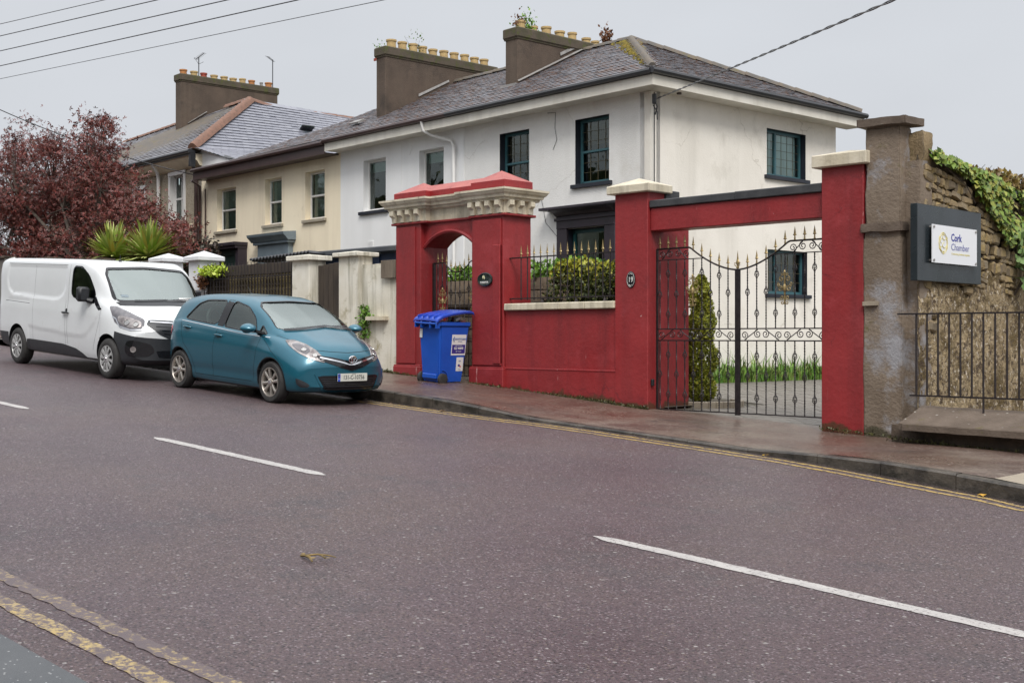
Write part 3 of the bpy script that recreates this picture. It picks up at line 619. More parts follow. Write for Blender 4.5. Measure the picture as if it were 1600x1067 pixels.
# ------------------------------------------------------------------ double gate
def gtop(dx):
    if dx > .84: return 3.07
    return 2.71+.36*(dx/.84)**1.75
def leaf(sgn, label):
    cx = -9.96; root = thing('gate_leaf', label, 'gate', (cx+sgn*1.45, 14.5, .62), group='leaves of the black double gate')
    Y = 14.5
    def X(d): return cx+sgn*d
    b = MB(); b.box(min(X(.003), X(.036)), max(X(.003), X(.036)), Y-.02, Y+.02, .64, 2.72); b.build('meeting_stile', m_iron, root)
    b = MB(); b.box(min(X(1.43), X(1.455)), max(X(1.43), X(1.455)), Y-.015, Y+.015, .64, 3.07); b.build('hanging_stile', m_iron, root)
    pts = [(X(.03+(1.42)*i/36), Y, gtop(.03+1.42*i/36)) for i in range(37)]
    MB().tube(pts, .013, 4).build('top_rail', m_iron, root)
    b = MB(); b.box(min(X(.60), X(1.45)), max(X(.60), X(1.45)), Y-.007, Y+.007, 2.893, 2.907); b.build('rail', m_iron, root)
    for z in (.67, 1.70, 1.87): b = MB(); b.box(min(X(.03), X(1.45)), max(X(.03), X(1.45)), Y-.009, Y+.009, z-.009, z+.009); b.build('rail', m_iron, root)
    for i in range(9):
        d = .165+.1535*i; zt = gtop(d); zb = zt if d < .60 else 2.90
        lo = (.53,) if i % 2 == 0 else (.23, .82)
        piece(bar(1.03, lo), 'bar', root, T(X(d), Y, .67))
        L_ = zb-1.87
        if i % 2: up = (round(.22, 2), round(min(L_-.14, .83), 2)) 
        else: up = (round(.52, 2),)
        if i == 4: up = ()
        o = piece(bar(L_, up), 'bar', root, T(X(d), Y, 1.87))
        piece(spm, 'spearhead', o, T(X(d), Y, zt+.008))
    for k in range(4):
        me = s_scroll(.34, .155); piece(me, 'scroll', root, T(X(.225+k*.345), Y, 1.785) @ (Matrix.Diagonal((-sgn if k % 2 else sgn, 1, 1, 1))))
    for k in range(2):
        me = s_scroll(.28, .155); piece(me, 'scroll', root, T(X(.98+k*.30), Y, 2.985) @ (Matrix.Diagonal((-sgn if k % 2 else sgn, 1, 1, 1))))
    gold_ornament(root, X(.165+.1535*4), Y, 2.42, .95)
    return root
lf = leaf(-1, 'left leaf of the black scrolled gate, overlapping the topiary')
rf = leaf(1, 'right leaf of the black scrolled gate, next to the tall plain red pillar')
b = MB()
b.lathe([(.012,0),(.03,.02),(.012,.04),(.03,.08),(.03,.10),(.018,.13),(.001,.26)], 6, T(-9.96, 14.5, 2.72) @ Matrix.Diagonal((1,.6,1,1)))
for s_ in (-1, 1): b.tube([(-9.96+s_*.0, 14.49, 2.75), (-9.96+s_*.04, 14.49, 2.77), (-9.96+s_*.045, 14.49, 2.81), (-9.96+s_*.025, 14.49, 2.80)], .007, 4)
b.build('centre_finial', m_gold, lf)

# ------------------------------------------------------------------ stained stone pillar
sp = thing('stone_pillar', 'tall rendered stone pillar with peeling grey paint and a broken top, right of the red pillar', 'pillar', (-7.6, 14.5, zg(-7.6)))
def rough_box(x0, x1, y0, y1, z0, z1, n, amp, seed, taper=None):
    b_ = bmesh.new(); bmesh.ops.create_cube(b_, size=1); bmesh.ops.bevel(b_, geom=b_.edges[:], offset=.03, segments=2, affect='EDGES')
    bmesh.ops.scale(b_, vec=(x1-x0, y1-y0, z1-z0), verts=b_.verts); bmesh.ops.translate(b_, vec=((x0+x1)/2, (y0+y1)/2, (z0+z1)/2), verts=b_.verts)
    for ax, (lo, hi) in enumerate(((x0, x1), (y0, y1), (z0, z1))):
        k = max(1, int((hi-lo)/n))
        for i in range(1, k+1):
            co = [0,0,0]; co[ax] = lo+(hi-lo)*i/(k+1); no = [0,0,0]; no[ax] = 1
            bmesh.ops.bisect_plane(b_, geom=b_.verts[:]+b_.edges[:]+b_.faces[:], plane_co=co, plane_no=no)
    for v in b_.verts:
        d = noise.noise_vector(v.co*3+Vector((seed, 0, 0)))*amp+noise.noise_vector(v.co*11+Vector((seed, 5, 0)))*amp*.5; v.co += d
        if taper: taper(v)
    vs = [v.co.copy() for v in b_.verts]; fs = [[l.index for l in f.verts] for f in b_.faces] if not b_.verts.index_update() else 0; b_.free(); m = MB(); m.add(vs, fs); return m
rough_box(-7.885, -7.36, 14.295, 14.62, .3, 3.10, .10, .012, 1).build('lower_shaft', m_stonep, sp, smooth=50)
rough_box(-7.86, -7.385, 14.31, 14.62, 3.1, 4.45, .10, .014, 2).build('upper_shaft', m_stonep, sp, smooth=50)
rough_box(-7.90, -7.34, 14.25, 14.64, 3.09, 3.20, .08, .018, 3).build('string_course', m_mossy, sp, smooth=50)
def tp(v):
    if v.co.x > -7.30: v.co.z += .02
rough_box(-7.94, -7.27, 14.22, 14.75, 4.44, 4.54, .09, .016, 4).build('cap_stone', m_mossy, sp, smooth=50)
rough_box(-7.87, -7.67, 14.24, 14.33, 2.155, 2.21, .06, .004, 5).build('ledge_stone', m_conc, sp, smooth=50)
rough_box(-7.42, -7.19, 14.56, 14.78, 3.9, 4.36, .07, .05, 6).build('broken_core', m_stone, sp, smooth=50)
rough_box(-7.42, -7.19, 14.44, 14.78, .3, 3.98, .12, .016, 16).build('side_return', m_stonep, sp, smooth=50)
b = MB()
for (x0_, z0_, w_, h_) in ((-7.6,3.17,.16,.05),): b.box(x0_, x0_+w_, 14.24, 14.30, z0_, z0_+h_)
# ------------------------------------------------------------------ rubble wall running back from the pillar
sw = thing('rubble_wall', 'old rubble stone wall with flaking render, running back behind the sign board', 'wall', (-7.3, 17, .3))
WX = -7.22
def wtop(y): return 4.06-.105*(y-14.6)+.02*math.sin(y*3)
# backing mortar sheet with relief
ys = [14.5+i*.06 for i in range(100)]; zs = [.2+i*.06 for i in range(66)]
V = []; 
for y in ys:
    zt = wtop(y)
    for k in range(66):
        z = .2+(zt-.2)*k/65; n1 = noise.noise(Vector((5, y*2.2, z*2.2))); n2 = noise.noise(Vector((1, y*9, z*9)))
        V.append((WX-.035+n1*.02+n2*.012, y, z))
F = [(i*66+k, (i+1)*66+k, (i+1)*66+k+1, i*66+k+1) for i in range(99) for k in range(65)]
np_mesh('mortar', np.array(V), np.array(F), m_mortar, sw)
# flaking render coat: covers the lower part, ragged edge
def coat(y, z):   # >0 where render survives
    edge = 2.35+.45*noise.noise(Vector((y*1.3, 2, 7)))+.12*noise.noise(Vector((y*6, 2, 7)))
    q = (edge-z)*1.6+.5*noise.noise(Vector((3, y*2.1, z*2.1)))+.35*noise.noise(Vector((9, y*7, z*7)))
    if 14.62 < y < 15.02 and z < 2.0: q -= 1.1-abs(y-14.8)*2
    return q+.25
V = []; N_ = 0; ys2 = [14.4+i*.035 for i in range(170)]; zs2 = [.2+i*.035 for i in range(85)]; idx = {}
Fc = []
for i, y in enumerate(ys2):
    for k, z in enumerate(zs2):
        V.append((WX+.030+noise.noise(Vector((4, y*3, z*3)))*.022+noise.noise(Vector((4, y*8, z*8)))*.016+(0 if coat(y, z) > 0 else -.06), y, z))
nz_ = len(zs2)
for i in range(len(ys2)-1):
    for k in range(nz_-1):
        if coat(ys2[i]+.017, zs2[k]+.017) > -.12: Fc.append((i*nz_+k, (i+1)*nz_+k, (i+1)*nz_+k+1, i*nz_+k+1))
np_mesh('render_coat', np.array(V), np.array(Fc), m_harl, sw)
def stone_mesh(seed):
    b_ = bmesh.new(); bmesh.ops.create_cube(b_, size=1); bmesh.ops.bevel(b_, geom=b_.edges[:], offset=.20, segments=1, affect='EDGES')
    r = random.Random(seed)
    for v in b_.verts: v.co += Vector((r.uniform(-.04, .14), r.uniform(-.11, .11), r.uniform(-.11, .11)))
    me = bpy.data.meshes.new('stone'); b_.to_mesh(me); b_.free(); me.materials.append(m_stone); smooth_mesh(me, 25); return me
stones = [stone_mesh(i) for i in range(14)]
cnt = 0; z = .75
while z < 4.1:
    h = random.choice((.06,.08,.10,.13,.16))*random.uniform(.85,1.1); y = 14.55+random.uniform(0, .1)
    while y < 17.9:
        w = random.choice((.08,.12,.15,.20,.27))*random.uniform(.8,1.15)
        zc = z+h/2+random.uniform(-.015, .015)-.10*(y-14.6)*(z/4.)
        if zc+h/2 < wtop(y+w/2)-.03 and coat(y+w/2, zc) < .15 and cnt < 298 and random.random() < .86:
            piece(random.choice(stones), 'stone', sw, T(WX, y+w/2, zc) @ Matrix.Rotation(random.uniform(-.2, .2)-.06, 4, 'X') @ Matrix.Diagonal((.10, w*1.0, h*1.0, 1))); cnt += 1
        y += w+random.uniform(.004, .02)
    z += h+random.uniform(.004, .012)
for i in range(6):      # slate coping slabs
    y0 = 14.72+i*.68; b = MB(); z0, z1 = wtop(y0), wtop(y0+.67)
    b.add([(WX-.35, y0, z0-.02+.10), (WX+.07, y0, z0-.03), (WX+.07, y0+.67, z1-.03), (WX-.35, y0+.67, z1+.08), (WX-.35, y0, z0+.12), (WX+.07, y0, z0+.03), (WX+.07, y0+.67, z1+.03), (WX-.35, y0+.67, z1+.14)], [(0,1,2,3), (4,7,6,5), (0,4,5,1), (1,5,6,2), (2,6,7,3), (3,7,4,0)])
    b.build('coping_slab', m_felt, sw)
# ------------------------------------------------------------------ low plinth wall, sloping sill and railing in front
pw = thing('plinth_wall', 'dark low stone base with a sloping worn coping below the plain railing', 'wall', (-5.5, 14.0, zg(-5.5)))
rough_box(-7.30, -1.5, 13.90, 14.30, .05, .70, .12, .018, 9).build('base', m_base, pw, smooth=50)
for x0, x1 in ((-7.10, -5.30), (-5.29, -3.4), (-3.39, -1.5)):
    b = rough_box(x0, x1, 13.70, 14.34, .64, .72, .10, .008, x0, taper=lambda v: setattr(v.co, 'z', v.co.z+(v.co.y-13.70)*.30-.012*(v.co.x+7.1)-.01)); b.build('coping_stone', m_mossy, pw, smooth=50)
pr2 = thing('railing', 'plain black iron railing standing on the sloping coping below the sign board', 'railing', (-5.5, 14.2, .8))
MB().box(-7.36, -1.5, 14.185, 14.215, 2.03, 2.05).build('rail', m_iron, pr2); MB().box(-7.20, -1.5, 14.19, 14.21, 1.02, 1.04).build('rail', m_iron, pr2)
for i in range(40):
    x = -7.115+i*.1415; post = i % 6 == 0 and i > 0
    piece(bar(1.02 if not post else 1.24, (), False, .010), 'bar', pr2, T(x, 14.2, 1.02 if not post else .80))
b = MB(); b.box(-7.40,-7.20,14.60,14.64,.8,2.2)
# ------------------------------------------------------------------ sign board
sg = thing('sign_board', 'dark square board with a raised white Cork Chamber panel, fixed to the rubble wall', 'sign', (-7.12, 15.1, 2.46))
b = MB(); b.box(-7.20, -7.105, 14.21, 16.03, 2.455, 3.415, bev=.006); bo = b.build('backing_board', mat('satin_grey_board', (.022,.029,.034), (.016,.021,.025), scale=2.2, rough=.22, rough2=.32, streak=2, streak_col=(.02,.03,.03), streak_amt=.6), sg)
b = MB(); b.box(-7.062, -7.052, 14.50, 15.78, 2.69, 3.17); pl = b.build('white_panel', mat('white_panel', (.74,.75,.78), None, rough=.25), sg)
for y in (14.54, 15.74):
    for z in (2.72, 3.14): MB().lathe([(.012,0),(.012,.056),(.016,.057),(.016,.066),(.0,.066)], 10, T(-7.105, y, z) @ Matrix.Rotation(math.pi/2, 4, 'Y')).build('standoff', m_flash, sg)
SF = Matrix(((0,0,1,0),(1,0,0,0),(0,1,0,0),(0,0,0,1)))    # text x -> +Y, y -> Z, facing +X
m_ltb = mat('blue_lettering', (.035,.045,.27), None, rough=.4); m_lty = mat('yellow_lettering', (.62,.52,.12), None, rough=.4)
text('Cork', .135, 'lettering', m_ltb, pl, T(-7.051, 15.02, 3.025) @ SF, .001, sx=1.05, bold=.0035, align='LEFT')
text('Chamber', .125, 'lettering', m_ltb, pl, T(-7.051, 15.02, 2.905) @ SF, .001, sx=1.12, bold=-.0005, align='LEFT')
text('Connecting business together', .038, 'tagline', m_lty, pl, T(-7.051, 15.03, 2.822) @ SF, .0008, sx=1.18, align='LEFT')
b = MB()
def ring(cy, cz, ry, rz, r=.003, n=26, a0=0, a1=2*math.pi): b.tube([(-7.050, cy+ry*math.cos(a0+(a1-a0)*i/n), cz+rz*math.sin(a0+(a1-a0)*i/n)) for i in range(n+1)], r, 4, cap=False)
ring(14.80, 2.945, .125, .135, .0035, 10); ring(14.80, 2.945, .10, .11, .003)
for i in range(4): ring(14.80+(.03 if i % 2 else -.03), 2.87+i*.05, .05, .032, .0035, 14, math.pi*.5*(i % 2), math.pi*(1.4+.5*(i % 2)))
for i in range(6): a = math.pi/6+i*math.pi/3; ring(14.80+.112*math.cos(a), 2.945+.12*math.sin(a), .018, .018, .0035, 10)
b.build('emblem', m_lty, pl, fix=False)
# ------------------------------------------------------------------ terrace of houses
HF = T(-15.03, 18.9, 0) @ RZ(math.radians(-3.2))          # x along the front (right end = 0), y into the house
SFm = HF @ RZ(math.pi/2)                                    # gable side: x along the depth, y into the house
def house(name, label, x, y=0): 
    p = HF @ Vector((x, y, 0)); return thing(name, label, 'house', (p.x, p.y, gz(p.x)), rot=RZ(math.radians(-3.2)))
def wall_open(par, F, x0, x1, z0, z1, ops, mats, th=.28, name='wall', step=None):
    """front wall with real openings; reveals take material 1"""
    xs = sorted({x0, x1, *[o[0] for o in ops], *[o[1] for o in ops]}); zs = sorted({z0, z1, *[o[2] for o in ops], *[o[3] for o in ops]})
    b = MB()
    for i in range(len(xs)-1):
        for k in range(len(zs)-1):
            cx, cz = (xs[i]+xs[i+1])/2, (zs[k]+zs[k+1])/2
            if any(o[0] < cx < o[1] and o[2] < cz < o[3] for o in ops): continue
            for y in (0, th): b.quad((xs[i],y,zs[k]), (xs[i+1],y,zs[k]), (xs[i+1],y,zs[k+1]), (xs[i],y,zs[k+1]))
    for (a, c, lo, hi) in ops:
        b.quad((a,0,lo),(a,th,lo),(a,th,hi),(a,0,hi),1); b.quad((c,0,lo),(c,th,lo),(c,th,hi),(c,0,hi),1)
        b.quad((a,0,hi),(a,th,hi),(c,th,hi),(c,0,hi),1); b.quad((a,0,lo),(a,th,lo),(c,th,lo),(c,0,lo),1)
    b.quad((x0,0,z0),(x0,th,z0),(x0,th,z1),(x0,0,z1)); b.quad((x1,0,z0),(x1,th,z0),(x1,th,z1),(x1,0,z1)); b.quad((x0,0,z1),(x1,0,z1),(x1,th,z1),(x0,th,z1))
    return b.build(name, mats, par, frame=F, fix=False)
def window(par, F, x0, x1, z0, z1, mf, kind='sash', depth=.13, sill=None, blind=None, glass=None, sill_ext=.09, leaded=False, room=True, cas=None):
    fw = .055; b = MB(); d0, d1 = depth, depth+.06
    b.box(x0, x0+fw, d0, d1, z0, z1); b.box(x1-fw, x1, d0, d1, z0, z1); b.box(x0+fw, x1-fw, d0, d1, z0, z0+fw*1.2); b.box(x0+fw, x1-fw, d0, d1, z1-fw, z1)
    zm = (z0+z1)/2
    if kind == 'sash': 
        b.box(x0+fw, x1-fw, d0+.002, d1-.004, zm-.028, zm+.028); b.box(x0+fw, x0+fw+.035, d0-.018, d0-.001, z0+fw, zm+.02); b.box(x1-fw-.035, x1-fw, d0-.018, d0-.001, z0+fw, zm+.02); b.box(x0+fw, x1-fw, d0-.02, d0-.001, zm-.02, zm+.02)
    if kind == 'mullion': b.box(cas-.03, cas+.03, d0-.004, d1-.002, z0+fw, z1-fw)
    if kind == 'cross': b.box(x0+fw, x1-fw, d0+.002, d1-.004, zm-.03, zm+.03); b.box((x0+x1)/2-.018, (x0+x1)/2+.018, d0+.004, d1-.006, z0+fw, z1-fw)
    w = b.build('window', mf, par, frame=F)
    g = glass or g_win
    halves = [(x0+fw, x1-fw, zm+.02, z1-fw), (x0+fw, x1-fw, z0+fw, zm-.02)] if kind in ('sash', 'cross') else ([(x0+fw, cas-.03, z0+fw, z1-fw), (cas+.03, x1-fw, z0+fw, z1-fw)] if kind == 'mullion' else [(x0+fw, x1-fw, z0+fw, z1-fw)])
    for a, c, lo, hi in halves:
        MB().quad((a,d0+.03,lo),(c,d0+.03+random.uniform(-.004,.004),lo),(c,d0+.03,hi),(a,d0+.03,hi)).build('pane', g, w, frame=F, fix=False)
        if leaded:
            nx = max(2, round((c-a)/.21)); nz_ = max(2, round((hi-lo)/.20)); b = MB()
            for i in range(1, nx): xx = a+(c-a)*i/nx; b.box(xx-.003, xx+.003, d0+.018, d0+.027, lo, hi)
            for i in range(1, nz_): zz = lo+(hi-lo)*i/nz_; b.box(a, c, d0+.017, d0+.026, zz-.003, zz+.003)
            b.build('glazing_bar', m_lead, w, frame=F)
    if sill: b = MB(); b.box(x0-sill_ext, x1+sill_ext, -.07, d0, z0-.085, z0-.003, bev=.006); b.build('sill', sill, w, frame=F)
    if blind:
        mm, frac, slat = blind; zb = z1-fw-(z1-z0-2*fw)*frac; b = MB(); n = max(1, int((z1-fw-zb)/slat))
        slat = (z1-fw-zb)/n
        for i in range(n): zz = zb+(z1-fw-zb)*(i+.5)/n; b.add([(x0+fw, d0+.10, zz-slat*.5), (x1-fw, d0+.10, zz-slat*.5), (x1-fw, d0+.115, zz+slat*.5), (x0+fw, d0+.115, zz+slat*.5)], [(0,1,2,3)])
        b.build('blind', mm, w, frame=F)
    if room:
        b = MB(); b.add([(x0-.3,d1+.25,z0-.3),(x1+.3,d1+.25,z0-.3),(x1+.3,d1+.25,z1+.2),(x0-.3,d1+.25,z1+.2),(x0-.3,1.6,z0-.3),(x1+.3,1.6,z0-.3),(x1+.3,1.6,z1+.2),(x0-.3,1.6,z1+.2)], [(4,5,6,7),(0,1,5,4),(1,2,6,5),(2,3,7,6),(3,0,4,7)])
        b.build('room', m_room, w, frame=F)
    return w
slate_meshes = {}
def slates(roof, F, e0, e1, r1, r0, m, w=.26, ex=.19, near=300):
    e0, e1, r1, r0 = map(Vector, (e0, e1, r1, r0)); n = max(2, round(((e0+e1)/2-(r0+r1)/2).length/ex)); L_ = []
    for k in range(n):
        t = k/n; a = e0.lerp(r0, t); c = e1.lerp(r1, t); ln = (c-a).length; nn = max(1, int(ln/w)); u = (c-a).normalized() if ln > .05 else None
        if u is None: continue
        up = (r0.lerp(r1, .5)-e0.lerp(e1, .5)); up = (up-u*up.dot(u)).normalized(); nrm = u.cross(up)
        if nrm.z < 0: nrm = -nrm
        off = (k % 2)*.5*w
        x = -off
        while x < ln-.02:
            x0, x1_ = max(x, 0), min(x+w, ln)
            if x1_-x0 > .05: L_.append((a+u*((x0+x1_)/2), u, up, nrm, (x1_-x0), F))
            x += w
    return L_
def lay_slates(roof, lst, m, ex=.19, near=300, key='slate'):
    if key not in slate_meshes:
        b = MB(); b.add([(-.5,-.02,.018),(.5,-.02,.018),(.5,1.35,-.004),(-.5,1.35,-.004),(-.5,-.02,.009),(.5,-.02,.009),(.5,1.35,-.010),(-.5,1.35,-.010)], [(0,1,2,3),(4,7,6,5),(0,4,5,1),(1,5,6,2),(3,7,4,0)])
        slate_meshes[key] = b
    base = slate_meshes[key]
    def mtx(p, u, up, nrm, wd, F):
        j = random.uniform(-.003, .004); R = Matrix((( *[u.x*(wd-.006), up.x*ex, nrm.x], p.x+nrm.x*j), (*[u.y*(wd-.006), up.y*ex, nrm.y], p.y+nrm.y*j), (*[u.z*(wd-.006), up.z*ex, nrm.z], p.z+nrm.z*j), (0,0,0,1)))
        return F @ R
    me = bpy.data.meshes.get(key+'_'+m.name) 
    if me is None: me = base.mesh(key+'_'+m.name, m)
    def cd(e_): q = e_[5] @ e_[0]; return q.x*q.x+q.y*q.y
    lst = sorted(lst, key=cd)
    for e_ in lst[:near]: piece(me, 'slate', roof, mtx(*e_))
    b = MB()
    for e_ in lst[near:]: M_ = mtx(*e_); b.add([M_ @ Vector(v) for v in base.v], base.f)
    if len(lst) > near: struct(b.build('slates', m, roof, fix=False), 'stuff')
def ridge_tiles(par, F, a, c, m, r=.11, L_=.42, name='ridge_tile'):
    a, c = Vector(a), Vector(c); d = c-a; n = max(1, round(d.length/L_)); b = MB(); seg = d.length/n
    prof = [(-r*1.1,-r*.55), (-r*.7,r*.15), (-r*.3,r*.5), (r*.3,r*.5), (r*.7,r*.15), (r*1.1,-r*.55)]
    b.add([(x_, 0, z_) for x_, z_ in prof]+[(x_*1.06, seg*1.02, z_+.012) for x_, z_ in prof], [(i, i+1, i+7, i+6) for i in range(5)]+[(0,1,2,3,4,5)])
    me = b.mesh(name, m, smooth=60, fix=False); u = d.normalized(); sd = u.cross(Vector((0,0,1))).normalized(); up = sd.cross(u)
    for i in range(n):
        p = a+d*(i/n); M_ = Matrix(((sd.x,u.x,up.x,p.x),(sd.y,u.y,up.y,p.y),(sd.z,u.z,up.z,p.z+.04+random.uniform(-.006,.006)),(0,0,0,1)))
        piece(me, name, par, F @ M_)
def pot(par, F, x, y, z, h, r, m):
    b = MB(); b.lathe([(r*.92,0),(r,.04),(r*.93,h*.5),(r*.95,h-.05),(r*1.1,h-.045),(r*1.1,h),(r*.85,h),(r*.8,h-.12)], 14, T(x, y, z)); return b.build('chimney_pot', m, par, frame=F, smooth=40)
def stack(par, F, x0, x1, y0, y1, zb, zt, pots, lower=7.0):
    b = MB(); b.box(x0, x1, y0, y1, zb, zt-.24, bev=.02); b.box(x0-.05, x1+.05, y0-.05, y1+.05, zt-.24, zt, 1, bev=.025); b.box(x0-.02, x1+.02, y0-.02, y1+.02, zt-.27, zt-.24, 1)
    c = b.build('chimney', [m_chim, m_chcap], par, frame=F)
    for (y, h, m_, r) in pots: pot(c, F, (x0+x1)/2+random.uniform(-.03,.03), y, zt-.01, h, r, m_)
    return c
Z0 = 6.92; APX = (-3.47, 3.2, 8.76)
m_net = mat('net_curtain', (.80,.84,.86), (.62,.66,.68), scale=5, rough=.8, stretch=(1,1,.2))
# ---- house with dark windows
hA = house('terraced_house', 'white roughcast end house with black and teal windows and mossy hipped slate roof', -2.9)
wall_open(hA, HF, -5.85, 0, .2, 6.62, [(-2.11,-1.13,4.94,6.30), (-4.52,-3.54,4.94,6.30), (-2.32,-1.22,.9,4.02)], [m_wall_w, m_navy])
wall_open(hA, SFm, 0, 6.43, .2, 6.62, [(3.78,5.23,5.28,6.30), (3.81,5.29,2.69,3.66)], [m_wall_w2, m_navy])
MB().quad((0,6.43,.2),(-18,6.43,.2),(-18,6.43,6.6),(0,6.43,6.6)).build('rear_wall', m_wall_w, hA, frame=HF)
MB().box(-.16, .012, -.012, .16, .2, 6.60, bev=.004).build('corner_strip', m_wall_w2, hA, frame=HF)
MB().box(-5.93, -5.77, -.02, .1, .4, 6.60, bev=.004).build('party_strip', m_wall_m, hA, frame=HF)
for x0, x1 in ((-2.11,-1.13), (-4.52,-3.54)): window(hA, HF, x0, x1, 4.94, 6.30, m_teal, 'sash', .16, m_navy, (m_bamboo, .38, .03), leaded=True)
window(hA, SFm, 3.78, 5.23, 5.28, 6.30, m_teal, 'mullion', .14, m_navy, (m_net, 1.0, .5), leaded=True, cas=4.28)
wl = window(hA, SFm, 3.81, 5.29, 2.69, 3.66, m_teal, 'mullion', .14, m_navy, (m_bamboo, .28, .03), leaded=True, cas=4.28)
b = MB()
for (a, c) in ((-2.62,-2.32), (-1.22,-.92)): b.box(a, c, -.06, .02, .7, 4.03, bev=.008)
b.box(-2.62, -.92, -.07, .02, 4.03, 4.30, bev=.008); b.box(-2.66, -.88, -.10, .02, 4.20, 4.26, bev=.006); b.build('door_surround', m_plum, hA, frame=HF)
b = MB(); b.prism([(-2.62,.0,4.30),(-2.62,-.10,4.30),(-2.62,-.16,4.36),(-2.62,-.30,4.41),(-2.62,-.32,4.47),(-2.62,.0,4.53)], (1.70,0,0)); b.box(-2.90, -.66, -.33, .0, 4.425, 4.48, bev=.006); b.build('door_hood', m_plum, hA, frame=HF)
b = MB(); b.box(-2.32, -1.22, .14, .18, 3.30, 3.36, bev=.005); b.box(-2.30,-2.22,.12,.18,.9,3.99); b.box(-1.32,-1.24,.12,.18,.9,3.99); b.box(-2.3,-1.24,.12,.18,3.93,4.0)
dA = b.build('door_frame', m_tdoor, hA, frame=HF)
b = MB(); b.box(-2.22,-1.32,.15,.19,.9,3.30); 
for a, c, lo, hi in ((-2.15,-1.82,2.35,3.15), (-1.72,-1.39,2.35,3.15)): b.box(a, c, .135, .151, lo, hi, bev=.01)
b.build('door', m_tdoor, hA, frame=HF)
MB().quad((-2.22,.16,3.36),(-1.32,.16,3.36),(-1.32,.16,3.94),(-2.22,.16,3.94)).build('fanlight', g_win, hA, frame=HF, fix=False)
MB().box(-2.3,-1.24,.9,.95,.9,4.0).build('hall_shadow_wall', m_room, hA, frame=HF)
def eaves(par, x0, x1, mg, mfx, z=Z0, side=False, dz=0.0, fx=None):
    b = MB(); b.tube([(x0,-.50,z-.055),(x1,-.50,z-.055)], .062, 8); b.box(x0, x1, -.47, -.44, z-.12, z+.0); b.build('gutter', mg, par, frame=HF, smooth=40)
    b = MB(); b.box(x0, x1-(.0 if not side else 0), -.45, -.42, z-.32-dz, z-.09); b.build('fascia', mfx, par, frame=HF)
    b = MB(); b.box(x0, x1, -.42, .0, z-.31-dz, z-.28-dz); return b.build('soffit', mfx, par, frame=HF)
eaves(hA, -5.85, .45, m_gut, m_fascw)
b = MB(); b.tube([(.50,-.53,Z0-.055),(.50,6.93,Z0-.055)], .062, 8); b.box(.44,.47,-.47,6.9,Z0-.12,Z0); b.build('gutter', m_gut, hA, frame=HF, smooth=40)
MB().box(.42,.452,-.452,6.88,Z0-.322,Z0-.09).build('fascia', m_fascw, hA, frame=HF)
for i in range(6): MB().box(.0,.42,-.42+i*1.217,-.42+i*1.217+1.205,Z0-.312,Z0-.285).build('soffit_panel', m_fascw, hA, frame=HF)
MB().lathe([(.0,0),(.05,0),(.05,.03),(0,.04)], 10, T(.22,.6,Z0-.345)).build('soffit_vent', m_gutb, hA, frame=HF)
def deck(par, pts): 
    b = MB()
    for q in pts: b.add([Vector(p)-Vector((0,0,.012)) for p in q], [tuple(range(len(q)))])
    return b.build('roof', m_ridge2, par, frame=HF)
rA = deck(hA, [[(-5.85,-.45,Z0),(.45,-.45,Z0),APX,(-5.85,3.2,8.76)], [(.45,-.45,Z0),(.45,6.88,Z0),APX], [(-5.85,3.2,8.76),APX,(.45,6.88,Z0),(-5.85,6.88,Z0)]])
lay_slates(rA, slates(rA, HF, (-5.85,-.45,Z0), (.45,-.45,Z0), APX, (-5.85,3.2,8.76), m_slate)+slates(rA, HF, (.45,-.45,Z0), (.45,6.88,Z0), APX, APX, m_slate), m_slate)
ridge_tiles(rA, HF, (.40,-.40,Z0+.03), APX, m_ridge2, .085, .4, 'hip_tile'); ridge_tiles(rA, HF, (.42,6.85,Z0+.03), APX, m_ridge2, .09, .4, 'hip_tile'); ridge_tiles(rA, HF, APX, (-5.85,3.2,8.76), m_ridge2, .08)
V = []; 
for i in range(1100):                                      # cushions of moss down the hip
    t = random.random()**.8; c = Vector((.40,-.40,Z0+.03)).lerp(Vector(APX), .06+.9*t); s_ = abs(random.gauss(0, .17))*(.4+t); c += Vector((-s_, s_*.1, 0)) if random.random() < .78 else Vector((0, s_*.5, 0)); V.append(c)
b = MB()
for c in V:
    yy = -.45+(Z0*0); zr = Z0+(min((c.y+.45)/3.65, (.45-c.x)/3.92))*1.84; r = random.uniform(.015,.05)
    b.lathe([(r,-.02),(r*.9,r*.35),(r*.4,r*.7),(0,r*.75)], 6, T(c.x, c.y, zr+.02))
struct(b.build('moss', m_moss, rA, frame=HF, smooth=80, fix=False), 'stuff')
cy = Vector((0,0,0))
st3 = stack(hA, HF, -5.50, -5.06, 1.03, 4.45, 7.3, 9.0, [(1.30,.22,m_pot_y,.12), (1.72,.16,m_pot_y,.10), (2.14,.22,m_pot_y,.12), (2.62,.20,m_pot_y,.12), (3.06,.24,m_pot_y,.11), (3.50,.17,m_pot_y,.11), (3.86,.16,m_pot_y,.10), (4.25,.17,m_pot_o,.11)])
b = MB(); b.add([(-5.03,1.0,7.74),(-4.96,.98,7.70),(-4.96,3.1,8.77),(-5.03,3.1,8.80)], [(0,1,2,3)]); b.add([(-5.045,2.4,8.60),(-5.03,2.4,8.52),(-5.03,3.2,8.93),(-5.045,3.2,9.0)], [(0,1,2,3)]); b.box(-5.55,-5.0,.90,1.0,7.60,7.66); b.build('flashing', m_flash, st3, frame=HF)
